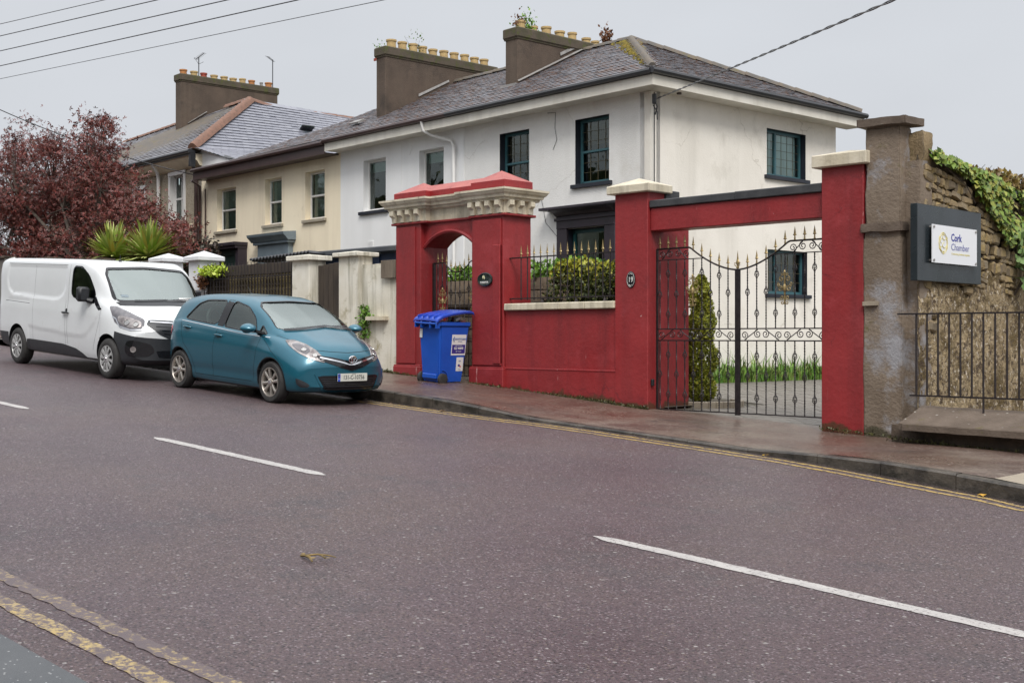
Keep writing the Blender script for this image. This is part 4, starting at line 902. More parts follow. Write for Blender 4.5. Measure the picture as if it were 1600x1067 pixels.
# ---- plain white house
hB = house('terraced_house', 'smooth white middle house with plain single-pane windows and white downpipe', -8.4)
wall_open(hB, HF, -10.90, -5.852, .2, 6.62, [(-7.49,-6.54,4.94,6.26), (-9.85,-8.87,4.96,6.27)], [m_wall_m, m_wall_m])
window(hB, HF, -7.49, -6.54, 4.94, 6.26, m_pvc, 'plain', .15, m_sill, (m_blind_w, .2, .03)); window(hB, HF, -9.85, -8.87, 4.96, 6.27, m_pvc, 'plain', .15, m_navy, (m_blind_w, .2, .03), sill_ext=.15)
eaves(hB, -10.98, -5.85, m_gutb, m_fascw)
b = MB(); b.tube([(-6.75,-.50,6.84),(-6.75,-.46,6.62),(-6.62,-.30,6.50),(-6.15,-.09,6.34),(-6.07,-.075,6.2),(-6.07,-.075,1.2)], .042, 8); b.build('downpipe', m_pvc, hB, frame=HF, smooth=50)
b = MB(); 
for i in range(5): b.box(-9.62,-9.42,-.02,.0,4.02+i*.035,4.045+i*.035)
b.box(-9.64,-9.40,-.012,.0,4.0,4.2); b.build('air_vent', m_wall_m, hB, frame=HF)
b = MB(); b.box(-8.2,-8.19,-.006,0,4.2,6.5); b.tube([(-7.8,-.01,6.45),(-7.75,-.02,6.38),(-7.86,-.02,6.2)], .006, 4); b.build('wall_cable', m_pvc, hB, frame=HF)
rB = deck(hB, [[(-10.9,-.45,Z0),(-5.85,-.45,Z0),(-5.85,3.2,8.76),(-10.9,3.2,8.76)], [(-10.9,3.2,8.76),(-5.85,3.2,8.76),(-5.85,6.88,Z0),(-10.9,6.88,Z0)]])
lay_slates(rB, slates(rB, HF, (-10.9,-.45,Z0), (-5.85,-.45,Z0), (-5.85,3.2,8.76), (-10.9,3.2,8.76), m_slate), m_slate)
ridge_tiles(rB, HF, (-5.85,3.2,8.76), (-10.9,3.2,8.76), m_ridge2, .08)
st2 = stack(hB, HF, -10.44, -10.02, .82, 4.68, 7.3, 9.40, [(1.18,.26,m_pot_y,.13), (1.52,.25,m_pot_y,.12), (1.87,.25,m_pot_y,.12), (2.22,.24,m_pot_y,.12), (2.57,.22,m_pot_y,.12), (2.95,.24,m_pot_y,.12), (3.32,.24,m_pot_y,.12), (3.68,.24,m_pot_y,.12), (4.05,.22,m_pot_y,.12), (4.40,.22,m_pot_y,.12)])
b = MB(); b.add([(-10.005,1.9,8.27),(-9.99,1.9,8.20),(-9.99,2.95,8.74),(-10.005,2.95,8.80)], [(0,1,2,3)]); b.build('flashing', m_flash, st2, frame=HF)
b = MB(); b.box(-10.47,-10.38,.76,.79,9.06,9.13); b.build('exposed_brick', m_pot_r, st2, frame=HF)
MB().box(-.22,.22,-.12,.12,0,.05, M=T(-10.75,.42,7.42) @ Matrix.Rotation(.46, 4, 'X')).build('roof_vent', m_flash, rB, frame=HF)
# ---- cream house
hC = house('terraced_house', 'cream rendered house with white sash windows, brown fascia and dark shop-like porch', -14.7)
wall_open(hC, HF, -18.60, -10.902, .2, 6.62, [(-12.63,-11.66,4.94,6.25), (-14.78,-13.86,4.94,6.26), (-17.62,-16.46,4.95,6.22)], [m_wall_c, m_wall_c])
for x0, x1, zz in ((-12.63,-11.66,6.25), (-14.78,-13.86,6.26), (-17.62,-16.46,6.22)): window(hC, HF, x0, x1, 4.94, zz, m_pvc, 'sash', .17, m_sill, (m_blind_g, .97, .035))
eaves(hC, -18.30, -10.98, m_gutb, m_gutb, z=6.88, dz=.02)
b = MB(); b.prism([(-18.62,-.01,6.60),(-16.2,-.01,6.60),(-16.2,-.01,6.93),(-16.8,-.01,7.06),(-18.45,-.01,7.52),(-18.62,-.01,7.52)], (0,.12,0)); b.build('parapet', m_wall_m, hC, frame=HF)
b = MB(); b.add([(-18.5,-.10,7.52),(-16.75,-.06,7.08),(-16.75,.2,7.10),(-18.5,.2,7.56)], [(0,1,2,3)]); b.build('valley_lead', m_dkcap, hC, frame=HF)
rC = deck(hC, [[(-16.0,-.45,Z0-.03),(-10.9,-.45,Z0),(-10.9,1.25,7.78),(-12.84,1.25,7.78)], [(-12.84,1.25,7.78),(-10.9,1.25,7.78),(-10.9,3.2,8.76),(-11.8,3.2,8.72)], [(-11.8,3.2,8.72),(-10.9,3.2,8.76),(-10.9,6.88,Z0),(-12.5,6.88,Z0)]])
lay_slates(rC, slates(rC, HF, (-16.0,-.45,Z0-.03), (-10.9,-.45,Z0), (-10.9,1.25,7.78), (-12.84,1.25,7.78), m_slate)+slates(rC, HF, (-12.84,1.25,7.78), (-10.9,1.25,7.78), (-10.9,3.2,8.76), (-11.8,3.2,8.72), m_slate), m_slate)
ridge_tiles(rC, HF, (-10.9,3.2,8.76), (-11.8,3.2,8.72), m_ridge2, .08)
b = MB(); b.box(-14.92,-13.25,-.16,0,2.4,4.42, bev=.01); b.box(-15.05,-13.15,-.24,0,4.36,4.44, bev=.01); b.prism([(-15.1,0,4.44),(-15.1,-.26,4.44),(-15.1,-.34,4.53),(-15.1,-.40,4.58),(-15.1,-.42,4.65),(-15.1,0,4.69)], (2.0,0,0)); b.box(-14.92,-13.25,-.18,-.15,3.98,4.02); b.build('door_surround', m_greyb, hC, frame=HF)
b = MB(); b.box(-18.7,-15.75,-.45,0,4.42,4.52, bev=.01); b.box(-18.7,-15.78,-.40,0,4.34,4.42); b.box(-15.95,-15.80,-.30,0,1.5,4.34); b.build('porch_hood', m_plum, hC, frame=HF)
b = MB(); b.box(-18.6,-15.95,-.22,0,1.5,4.34); b.box(-18.6,-15.95,-.25,-.22,4.15,4.34); b.box(-18.6,-15.95,-.25,-.22,3.62,3.68); b.build('porch_front', mat('dark_green_paint', (.010,.025,.022), (.016,.034,.03), scale=2, rough=.4), hC, frame=HF)
b = MB(); b.tube([(-18.45,-.42,6.55),(-18.50,-.12,6.40),(-18.50,-.10,1.2)], .045, 8); b.tube([(-18.72,-.16,7.30),(-18.80,-.2,7.1),(-18.78,-.10,6.7),(-18.78,-.10,1.2)], .06, 8); b.tube([(-18.25,-.06,6.3),(-18.25,-.06,1.5)], .025, 6); b.build('downpipe', m_gutb, hC, frame=HF, smooth=50)
# ---- pebbledashed house on the left
hD = house('terraced_house', 'pebbledashed house with silver slates, clay ridge and tall chimney behind the maple', -22)
wall_open(hD, HF, -31, -18.62, 0, 7.12, [(-20.70,-19.78,5.45,6.93), (-23.4,-22.6,5.45,6.7), (-26.5,-25.5,5.45,6.9)], [m_wall_p, m_pvc])
wall_open(hD, HF @ T(-18.62,0,0) @ RZ(math.pi/2), 0, 10, 0, 7.5, [], [m_wall_m, m_wall_m])
for x0, x1, zz in ((-20.70,-19.78,6.93), (-23.4,-22.6,6.7), (-26.5,-25.5,6.9)): 
    w_ = window(hD, HF, x0, x1, 5.45, zz, m_pvc, 'cross', .15, m_sill, None, sill_ext=.15)
    b = MB(); b.box(x0-.12, x0-.002, -.035, 0, 5.45, zz+.12); b.box(x1+.002, x1+.12, -.035, 0, 5.45, zz+.12); b.box(x0-.12, x1+.12, -.045, 0, zz+.002, zz+.12); b.build('architrave', m_pvc, w_, frame=HF)
b = MB(); b.prism([(-31,0,7.05),(-31,-.10,7.08),(-31,-.18,7.2),(-31,-.34,7.30),(-31,-.38,7.40),(-31,0,7.42)], (12.45,0,0)); b.build('cornice', m_wall_c, hD, frame=HF, smooth=40)
b = MB(); b.box(-31,-18.7,-.06,0,5.18,5.30); b.box(-19.9,-18.9,-.25,0,4.55,4.68, bev=.02); b.box(-19.8,-19.0,-.12,0,4.2,4.55); b.box(-23.6,-22.4,-.25,0,4.55,4.68, bev=.02); b.build('string_course', m_wall_c, hD, frame=HF)
b = MB(); b.tube([(-31,-.46,7.47),(-18.5,-.46,7.47)], .065, 8); b.box(-31,-18.5,-.42,-.38,7.36,7.55); b.build('gutter', m_gut, hD, frame=HF, smooth=40)
b = MB(); b.tube([(-21.3,-.4,7.42),(-21.35,-.15,7.1),(-21.4,-.09,6.9),(-21.4,-.09,2)], .06, 8); b.build('downpipe', m_pvc, hD, frame=HF, smooth=50)
b = rough_box(-18.66,-18.50,-.42,-.25,7.0,7.5,.08,.03,12); b.build('hopper', m_gut, hD, frame=HF, smooth=50)
AP = (-21.0, 3.04, 9.84)
rD = deck(hD, [[(-31,-.42,7.53),(-18.5,-.42,7.53),AP,(-31,3.04,9.55)], [(-16.8,.1,7.05),(-16.8,10,7.05),(-18.55,10,8.05),(-18.55,-.35,7.6)], [(-18.55,-.35,7.6),(-18.55,10,8.05),(-21,10,9.7),AP], [(-31,3.04,9.55),AP,(-21,10,9.7),(-31,10,7.5)]])
lay_slates(rD, slates(rD, HF, (-31,-.42,7.53), (-18.5,-.42,7.53), AP, (-31,3.04,9.55), m_slate_o), m_slate_o, near=150, key='slate')
lay_slates(rD, slates(rD, HF, (-16.8,.1,7.05), (-16.8,10,7.05), (-18.55,10,8.05), (-18.55,-.35,7.6), m_slate_s)+slates(rD, HF, (-18.55,-.35,7.6), (-18.55,10,8.05), (-21,10,9.7), AP, m_slate_s), m_slate_s, near=150, key='slate')
ridge_tiles(rD, HF, (-18.5,-.38,7.6), AP, m_ridge, .16, .42, 'hip_tile'); ridge_tiles(rD, HF, AP, (-21.0,4.0,9.66), m_ridge, .12, .42); ridge_tiles(rD, HF, (-21.0,4.0,9.66), (-21,10,9.7), m_ridge, .10, .42); ridge_tiles(rD, HF, AP, (-22.6,3.04,9.80), m_ridge, .12, .42); ridge_tiles(rD, HF, (-24.6,3.04,9.74), (-31,3.04,9.55), m_ridge, .10, .42)
st4 = stack(hD, HF, -24.52, -24.10, 2.05, 6.0, 7.5, 11.12, [(2.26,.20,m_pot_o,.13), (2.66,.19,m_pot_y,.13), (3.06,.19,m_pot_r,.12), (3.47,.17,m_pot_y,.13), (3.86,.17,m_pot_y,.13), (4.25,.17,m_pot_y,.13), (4.62,.20,m_pot_y,.12), (5.0,.19,m_pot_o,.12), (5.40,.17,m_flash,.06), (5.74,.21,m_pot_o,.13)])
b = MB(); b.add([(-24.095,2.3,9.37),(-24.04,2.3,9.36),(-24.04,3.05,9.86),(-24.095,3.05,9.88)], [(0,1,2,3)]); b.build('flashing', m_flash, st4, frame=HF)
b = MB(); b.box(-.16,.16,-.24,.24,.02,.06); sk = b.build('skylight', m_gut, rD, frame=HF @ T(-19.75,4.55,8.85) @ Matrix.Rotation(math.radians(-34), 4, 'Y') @ RZ(0)); 
b = MB(); b.box(-.13,.13,-.21,.21,.0,.03); b.build('pane', g_win, sk, frame=HF @ T(-19.70,4.55,8.93) @ Matrix.Rotation(math.radians(12), 4, 'Y'), fix=False)
# ---- aerials
def aerial(x, y, z, h, ang, lab, kind):
    b = MB(); b.tube([(0,0,0),(0,0,h)], .018, 6)
    if kind: 
        b.tube([(-.30,-.0,h+.16),(.05,0,h-.08)], .012, 5)
        for i in range(7): t = i/6; p = (-.30+.35*t, 0, h+.16-.24*t); b.tube([(p[0], -.12+.05*t, p[2]), (p[0], .12-.05*t, p[2])], .006, 4)
    else:
        b.tube([(-.15,0,h-.05),(.28,0,h+.12)], .012, 5)
        for i in range(8): t = i/7; b.tube([(-.15+.43*t, -.10, h-.05+.17*t), (-.15+.43*t, .10, h-.05+.17*t)], .006, 4)
        for a in (.5, 2.6, 4.4): b.tube([(0,0,h-.25),(.18*math.cos(a),.18*math.sin(a),h-.12-.1*math.sin(a))], .007, 4)
    p = HF @ Vector((x, y, z)); o = b.build('tv_aerial', m_gut, frame=T(*p) @ RZ(ang), origin=tuple(p), fix=False); tag(o, lab, 'aerial', 'aerials on the tall left chimney')
aerial(-24.30, 2.85, 11.12, .72, .2, 'spiky multi-rod aerial on the left end of the tall left chimney', 0)
aerial(-24.30, 5.90, 11.12, 1.10, .1, 'slim slanted aerial on the right end of the tall left chimney', 1)
# ---- plants on the chimneys
def plant(name, lab, pts, size, up, m_, org, stems=6):
    t = thing(name, lab, 'plant', org); V, F = leaves(pts, size, up=up); np_mesh('leaves', V, F, m_, t); b = MB()
    for _ in range(stems): q = pts[rng.integers(0, len(pts))]; q2 = pts[rng.integers(0, len(pts))]; b.tube([org, tuple((np.array(org)+q)/2), tuple(q), tuple((q+q2)/2)], [.006,.005,.004,.002], 4, cap=False)
    b.build('stem', m_bark, t, fix=False); return t
def tuft(x, y, z, n, s, m_, lab, h=.3, sp=.12):
    pts = np.array([(x, y, z)])+rng.normal(size=(n, 3))*np.array([.06, sp, .0]); pts[:, 2] = z+np.abs(rng.normal(size=n))*h*.5
    pts = np.array([tuple(HF @ Vector(p)) for p in pts]); return plant('chimney_plant', lab, pts, s, 1.2, m_, tuple(HF @ Vector((x, y, z))))
tuft(-5.25, 1.55, 9.02, 160, .07, m_green, 'green weed growing between the first pots of the right-hand chimney', .42, .14)
tuft(-5.25, 1.22, 9.05, 60, .08, m_dead, 'brown withered weed on the front edge of the right-hand chimney', .3)
tuft(-5.25, 4.22, 9.12, 170, .10, m_dead, 'rusty brown weed in the last pot of the right-hand chimney', .34, .10)
tuft(-10.25, 2.0, 9.40, 70, .07, m_grass, 'thin weed between the pots of the middle chimney', .5, .15)
tuft(-10.40, .95, 9.40, 50, .05, m_grass, 'short grass on the front corner of the middle chimney', .12, .1)
# ---- service cable and bracket on the corner
def wire(name, lab, a, c, sag, r, n=30, grp=None, twist=False):
    a, c = Vector(a), Vector(c); b = MB()
    path = [a.lerp(c, i/n)-Vector((0,0,sag*4*(i/n)*(1-i/n))) for i in range(n+1)]
    if twist:
        for ph in (0, math.pi): 
            pp = []; m_ = 260
            for i in range(m_+1):
                t = i/m_; q = a.lerp(c, t)-Vector((0,0,sag*4*t*(1-t))); th = t*(c-a).length*7+ph; pp.append(q+Vector((math.cos(th)*r, math.cos(th)*r*.5, math.sin(th)*r)))
            b.tube(pp, r*.85, 4, cap=False)
    else: b.tube(path, r, 4, cap=False)
    o = b.build(name, m_gut, origin=tuple(a), fix=False); return tag(o, lab, 'cable', grp)
pc = HF @ Vector((.18, -.02, 6.42))
wire('service_cable', 'twisted cable from the white house corner up over the gate pillars', pc, pc+(Vector((-5.850,11.120,5.082))-pc)*1.75, .02, .009, twist=True)
b = MB(); b.tube([(.12,-.03,6.55),(.12,-.03,3.2)], .012, 5); b.box(.08,.16,-.06,.0,6.32,6.52, bev=.01); b.tube([(.12,-.04,6.4),(.22,-.06,6.25),(.16,-.05,6.1)], .015, 5); b.tube([(.1,-.04,6.3),(.2,-.03,6.15),(.2,-.03,6.0)], .012, 5); b.build('cable_drop', m_gut, hA, frame=HF)
b = MB(); b.tube([(-2.95,-.01,6.56),(-2.7,-.01,6.54),(-2.72,-.01,6.2),(-2.66,-.01,5.95),(-2.78,-.01,5.75)], .006, 4); b.tube([(-3.2,-.01,4.9),(-3.1,-.01,4.6),(-3.0,-.01,4.2),(-2.6,-.02,3.85)], .006, 4); b.build('loose_wire', m_gut, hA, frame=HF)
for nm, (a, c) in zip(('highest', 'second highest', 'middle', 'second lowest', 'lowest and thinnest'), (((-22.09,9.,7.40),(-18.04,9.,7.05)), ((-17.18,7.,5.98),(-12.70,7.,5.62)), ((-17.18,7.,5.77),(-11.22,7.,5.33)), ((-17.18,7.,5.56),(-9.94,7.,5.08)), ((-22.09,9.,6.41),(-11.06,9.,5.69)))):
    a, c = Vector(a), Vector(c); d = (c-a).normalized()
    wire('overhead_wire', nm+' of the five overhead wires crossing the sky at upper left', a-d*18, c+d*12, 0.0, .0065 if 'lowest and' not in nm else .005, 8, 'overhead wires')
wire('overhead_wire', 'black wire dropping from the left edge through the maple to the cream house', (-36, 12.0, 9.4), HF @ Vector((-18.6,-.2,6.75)), .35, .014)
# ------------------------------------------------------------------ boundary walls and fence further up the street
def pier(lab, x0, x1, y0, y1, zt, zc, za, m, grp):
    t = thing('gate_pier', lab, 'pier', ((x0+x1)/2, (y0+y1)/2, zg((x0+x1)/2)), group=grp)
    MB().box(x0, x1, y0, y1, zg(x1)-.1, zt, bev=.012).build('shaft', m, t); c = .09
    cap(t, x0-c, x1+c, y0-c, y1+c, zt, zc, za, m); return t
pier('white pier with pyramid cap directly left of the dark railing fence', -24.75, -24.25, 14.35, 14.85, 3.46, 3.56, 3.70, m_wpier, 'white gate piers')
pier('white pier with pyramid cap rising behind the van, beside the sword-leaved palms', -26.35, -25.85, 14.35, 14.85, 3.50, 3.60, 3.72, m_wpier, 'white gate piers')
pier('stained cream pier left of the ajar dark plank gate, end of the railing fence', -20.62, -20.03, 14.30, 14.72, 3.28, 3.38, 3.42, m_cpier, 'stained cream gate piers')
pier('stained cream pier right of the ajar dark plank gate', -19.06, -18.45, 14.30, 14.66, 3.29, 3.37, 3.41, m_cpier, 'stained cream gate piers')
lw = thing('low_wall', 'stained whitewashed wall joining the cream pier to the red arch', 'wall', (-17.9, 14.5, zg(-17.9)))
rough_box(-18.46, -17.30, 14.38, 14.62, .8, 3.12, .12, .012, 21).build('wall_body', m_cpier, lw, smooth=50)
rough_box(-18.16, -17.62, 14.24, 14.40, 2.06, 2.13, .08, .008, 22).build('ledge', m_cream, lw, smooth=50)
pg2 = thing('plank_gate', 'dark plank gate standing ajar between the two cream piers', 'gate', (-20.0, 14.5, zg(-20)), rot=RZ(math.radians(10)))
for i in range(7):
    b = MB(); b.box(.0+i*.14, .135+i*.14, 0, .03, .06, 2.06+.015*i, bev=.004); b.build('plank', m_wood, pg2, frame=WM[pg2.name])
wt = thing('timber_box', 'weathered plank panel fixed on the whitewashed wall beside the red arch', 'panel', (-17.55, 14.34, 2.85))
for i in range(4): MB().box(-17.76+i*.105, -17.66+i*.105, 14.30, 14.34, 2.84, 3.17, bev=.004).build('plank', mat('weathered_wood', (.20,.16,.12), (.12,.095,.07), scale=9, rough=.85, bump=.6, bscale=30, stretch=(1,1,.15)), wt)
# hanging plant on the white wall
pts = np.stack([rng.normal(-18.28,.07,420), rng.uniform(14.26,14.38,420), 2.05-rng.random(420)**1.3*.6+.28], 1)
plant('wall_plant', 'small trailing green plant on the whitewashed wall above the car bonnet', pts, .055, -.3, m_green, (-18.28,14.3,1.7))
# railing fence with lattice boards behind
fn = thing('railing_fence', 'dark iron railing backed by dark brown trellis boards between white and cream piers', 'fence', (-22.4, 14.4, zg(-22.4)))
for z in (3.02, 1.95): MB().box(-24.25, -20.62, 14.39, 14.42, z-.012, z+.012).build('rail', m_iron, fn)
for i in range(29): x = -24.15+i*.125; piece(bar(1.55, (), False, .007), 'bar', fn, T(x, 14.405, 1.80)); 
for k in range(4):
    x0 = -24.2+k*.90
    MB().box(x0, x0+.88, 14.50, 14.515, 2.0, 3.20).build('trellis_board', m_latt if k else m_wood, fn)
    b = MB(); b.box(x0, x0+.88, 14.475, 14.50, 3.08, 3.30, bev=.004); b.build('top_board', m_wood, fn)
    for i in range(8): MB().box(x0+.02+i*.112, x0+.038+i*.112, 14.47, 14.495, 2.0, 3.08).build('lath', m_wood, fn)
    for i in range(9): MB().box(x0, x0+.88, 14.455, 14.47, 2.02+i*.118, 2.036+i*.118).build('lath', m_wood, fn)
rough_box(-24.3, -20.6, 14.36, 14.62, 1.0, 1.98, .2, .01, 23).build('plinth', m_cpier, fn, smooth=50)
pts = np.stack([rng.normal(-23.75,.22,380), rng.normal(14.36,.08,380), 3.20+rng.normal(0,.055,380)], 1)
plant('climbing_plant', 'lime green creeper spilling over the left end of the dark fence', pts, .085, .3, leafmat('lime_leaf', [(.38,.48,.03), (.28,.40,.03), (.48,.54,.07)]), (-23.7,14.4,3.1))
pts = np.stack([rng.normal(-24.15,.07,260), rng.normal(14.34,.05,260), 3.0+rng.normal(0,.10,260)], 1)
plant('climbing_plant', 'dark dried creeper clinging where the fence meets the white pier', pts, .07, 0, m_dead, (-24.1,14.4,2.9))
# shed and corrugated canopy behind the piers
sh = thing('shed', 'low dark blue timber shed with black felt roof behind the cream piers', 'shed', (-19.6, 16.4, zg(-19.6)))
for i in range(12): MB().box(-21.4, -18.9, 15.7-.012*(i % 2), 15.73, 1.2+i*.188, 1.38+i*.188).build('board', m_blueshed, sh)
MB().box(-21.4, -18.9, 15.74, 16.0, 1.2, 3.42).build('shed_body', m_blueshed, sh); MB().box(-21.9, -18.75, 15.48, 16.05, 3.46, 3.58, bev=.02).build('felt_roof', m_felt, sh)
b = MB(); b.box(-19.0,-18.9,15.66,15.70,1.2,3.44); b.box(-19.6,-19.5,15.66,15.70,1.2,3.44); b.build('corner_board', m_blueshed, sh)
cn = thing('corrugated_canopy', 'black corrugated sheet canopy with a serrated front edge beside the blue shed', 'canopy', (-23.2, 16, 3.3))
b = MB(); n = 72; vs = []
for i in range(n+1):
    x = -23.4+i*(2.3/n); z = 3.45+.07*((x+23.4)/2.3)+.03*math.sin(i*math.pi/2)
    vs += [(x, 15.1, z), (x, 15.6, z-.02)]
b.add(vs, [(2*i, 2*i+2, 2*i+3, 2*i+1) for i in range(n)]); o = b.build('sheet', m_gut, cn, smooth=30); md = o.modifiers.new('s', 'SOLIDIFY'); md.thickness = .03
for x in (-23.3, -21.2): MB().box(x-.04, x+.04, 15.2, 15.28, 1.2, 3.4).build('post', m_wood, cn)
# grey wall behind van
wv = thing('boundary_wall', 'grey roughcast boundary wall running uphill behind the van', 'wall', (-34, 14.6, zg(-34)))
b = MB()
for i in range(9):
    x0 = -53+i*3.0; x1 = x0+3.0; zt = zg((x0+x1)/2, 1.95); b.box(x0, x1, 14.4, 14.7, zg(x1)-.1, zt)
b.build('wall_body', mat('grey_roughcast', (.17,.16,.15), (.11,.10,.09), scale=1.5, rough=.9, bump=.8, bscale=25), wv)
for i in range(9): x0 = -53+i*3.0; MB().box(x0, x0+2.99, 14.34, 14.76, zg(x0+1.5, 1.955), zg(x0+1.5, 2.03), bev=.015).build('coping_stone', m_base, wv)
# ------------------------------------------------------------------ garden retaining wall with blocks, seen through railing and arch
gw = thing('retaining_wall', 'brown block retaining wall with a ledge, behind the railing and the arch gate', 'wall', (-16.3, 16.5, zg(-16.3)))
MB().box(-18.5, -14.0, 16.36, 16.75, .5, 2.86).build('core', m_mortar, gw)
m_blkst = mat('brown_block', (.20,.15,.105), (.13,.10,.07), scale=6, rough=.85, bump=.8, bscale=30, island=[(.16,.12,.085), (.24,.185,.13), (.20,.16,.12)])
bm_ = rough_box(-.5,.5,-.05,.05,-.5,.5,.3,.015,31).mesh('block', m_blkst, smooth=40)
for r_ in range(8):
    z = .95+r_*.24; x = -18.5+(r_ % 2)*.2
    while x < -14.2: w = random.uniform(.34,.5); piece(bm_, 'block', gw, T(x+w/2, 16.34, z+.11) @ Matrix.Diagonal((w-.012, 1, .226, 1))); x += w
MB().box(-18.5, -14.0, 16.22, 16.40, 2.32, 2.40, bev=.01).build('ledge', m_base, gw)
def cloud_pts(n, c, r, hollow=.55):
    d = rng.normal(size=(n, 3)); d /= np.linalg.norm(d, axis=1, keepdims=True); q = hollow+(1-hollow)*rng.random(n)**.7
    return np.array(c)+d*q[:, None]*np.array(r)
def bush(name, lab, cs, n, size, m_, tip=None, cat='shrub', origin=(0,0,0), up=.4, stems=None):
    P = []
    for c, r in cs: P.append(cloud_pts(int(n/len(cs)), c, r))
    P = np.concatenate(P); P += np.array([[noise.noise(Vector(p)*2.2+Vector((k*9,0,0)))*.10 for k in range(3)] for p in P])
    V, F = leaves(P, size, up=up); t = thing(name, lab, cat, origin)
    np_mesh('foliage', V, F, m_, t)
    if tip: 
        top = max(c[2]+r[2] for c, r in cs); m2 = P[:, 2] > top-.30+.12*rng.normal(size=len(P)); V, F = leaves(P[m2]+np.array([0,-.01,.03]), size*1.1, up=1.0); np_mesh('young_leaves', V, F, tip, t)
    b = MB()
    for c, r in cs:
        for k in range(3): b.tube([(c[0]+random.uniform(-.1,.1), c[1], c[2]-r[2]*1.15), (c[0]+random.uniform(-.3,.3)*r[0], c[1]+random.uniform(-.3,.3)*r[1], c[2]-r[2]*.3), (c[0]+random.uniform(-.6,.6)*r[0], c[1], c[2]+r[2]*.5)], [.02,.014,.006], 5, cap=False)
    b.build('stem', m_bark, t, fix=False); return t
bush('green_shrub', 'bright green leafy plants spilling over the brown retaining wall', [((-18.2+i*.42, 16.55+.05*math.sin(i), 2.93), (.32,.28,.22)) for i in range(10)], 4200, .085, m_green, origin=(-16.4,16.6,2.8), cat='plant')
bush('evergreen_shrub', 'dark evergreen shrub with yellow-green tips behind the railing on the low red wall', [((-14.05+i*.36, 15.35+.08*math.sin(i*2), 2.25+.05*math.sin(i*1.7)), (.36,.36,.80)) for i in range(6)], 16000, .065, m_lauris, m_shrub_y, origin=(-13.2,15.4,.75))
# topiary cone
t = thing('topiary', 'tall narrow yellow-green clipped conifer behind the left gate leaf', 'shrub', (-11.70, 16.0, zg(-11.7)))
n = 13000; hh = rng.random(n); rad = .245*(1+.10*np.sin(hh*23)+.06*np.sin(hh*51))*np.interp(hh, [0,.08,.3,.6,.85,.95,1], [.55,.95,1.0,.92,.66,.42,.1]); th = rng.uniform(0, 2*math.pi, n); rr = rad*np.sqrt(.45+.55*rng.random(n))
P = np.stack([-11.70+rr*np.cos(th), 16.0+rr*np.sin(th), .72+hh*2.0], 1); P[:, 0] += .03*np.sin(P[:, 2]*9+th*2)
V, F = leaves(P, .045, up=1.2); np_mesh('foliage', V, F, m_conifer, t); MB().tube([(-11.7,16,.6),(-11.7,16,2.3)], [.04,.015], 6).build('trunk', m_bark, t)
b = MB()
for i in range(14):
    a = -1.2+i*.2; c = Vector((-11.45+.72*math.cos(a)*.9-.2, 16.0+.60*math.sin(a), gz(-11.4)+.05)); b.box(-.075,.075,-.045,.045,-.06,.06, M=T(*c) @ RZ(a+math.pi/2), bev=.012)
edg = thing('bed_edging', 'curved pale stone edging round the topiary at the driveway', 'edging', (-11.45,16.0,zg(-11.45)))
for i in range(14):
    a = -1.3+i*.2; c = Vector((-11.62+.55*math.cos(a), 16.0+.62*math.sin(a), gz(-11.4)+.05)); MB().box(-.06,.06,-.04,.04,-.06,.055, M=T(*c) @ RZ(a+math.pi/2), bev=.01).build('edging_stone', m_conc, edg)
# grass strip at the foot of the side wall
n = 9500; u_ = rng.uniform(1.2, 7.6, n); w_ = rng.uniform(.05, .62, n); hgt = rng.uniform(.10, .36, n)*(1+.9*(rng.random(n) < .05))*(.85+.5*np.array([noise.noise(Vector((a_*1.6, 1, 1))) for a_ in u_])+.15)
P0 = []; 
B3 = np.array([HF @ Vector((w_[i], u_[i], 0)) for i in range(n)]); B3[:, 2] = -K*B3[:, 0]-.02+.0
a = rng.uniform(0, 2*math.pi, n); lean = rng.uniform(.05, .6, n)*hgt; D = np.stack([np.cos(a)*lean, np.sin(a)*lean, hgt], 1); Wd = np.stack([-np.sin(a), np.cos(a), 0*a], 1)*rng.uniform(.008, .020, n)[:, None]
mid = B3+D*np.array([.35,.35,.62]); tip_ = B3+D*np.array([1,1,.93])
V = np.stack([B3-Wd, B3+Wd, mid+Wd, mid-Wd, mid-Wd, mid+Wd, tip_+Wd*.1, tip_-Wd*.1], 1).reshape(-1, 3); F = np.arange(len(V)).reshape(-1, 4)
struct(np_mesh('grass', V, F, m_grass), 'stuff')
# ivy and brambles on the rubble wall
n = 5200; yy = rng.uniform(14.7, 18.6, n); q = rng.random(n)**1.25; dep = np.interp(yy, [14.7,15.2,15.7,16.2,17,18.6], [.10,.05,.12,.35,.85,.9])
keep = np.array([noise.noise(Vector((3, a_*2.3, z_*2.3))) > -.12 for a_, z_ in zip(yy, q*dep)]) & (rng.random(n) < np.interp(yy, [14.7,15.0,15.1,15.6,16.2], [.9,.25,.35,.7,1])); yy = yy[keep]; q = q[keep]; dep = dep[keep]
zz = 4.06-.105*(yy-14.6)+.04-q*dep; P = np.stack([WX+.07+.10*rng.random(len(yy)), yy, zz], 1)
V, F = leaves(P, .085, up=-.2, nrm=np.tile([1.,-.3,.5], (len(P), 1))); iv = thing('ivy', 'green ivy trailing over the top of the rubble wall above the sign board', 'plant', (-7.15, 16.5, 3.3)); np_mesh('leaves', V, F, m_ivy, iv)
b = MB()
for i in range(12): y0 = random.uniform(14.8, 18); b.tube([(WX+.08, y0+.25*k, wtop(y0+.25*k)-.05-.10*k*random.uniform(.4,1)) for k in range(5)], .007, 4, cap=False)
b.build('stem', m_bark, iv, fix=False)
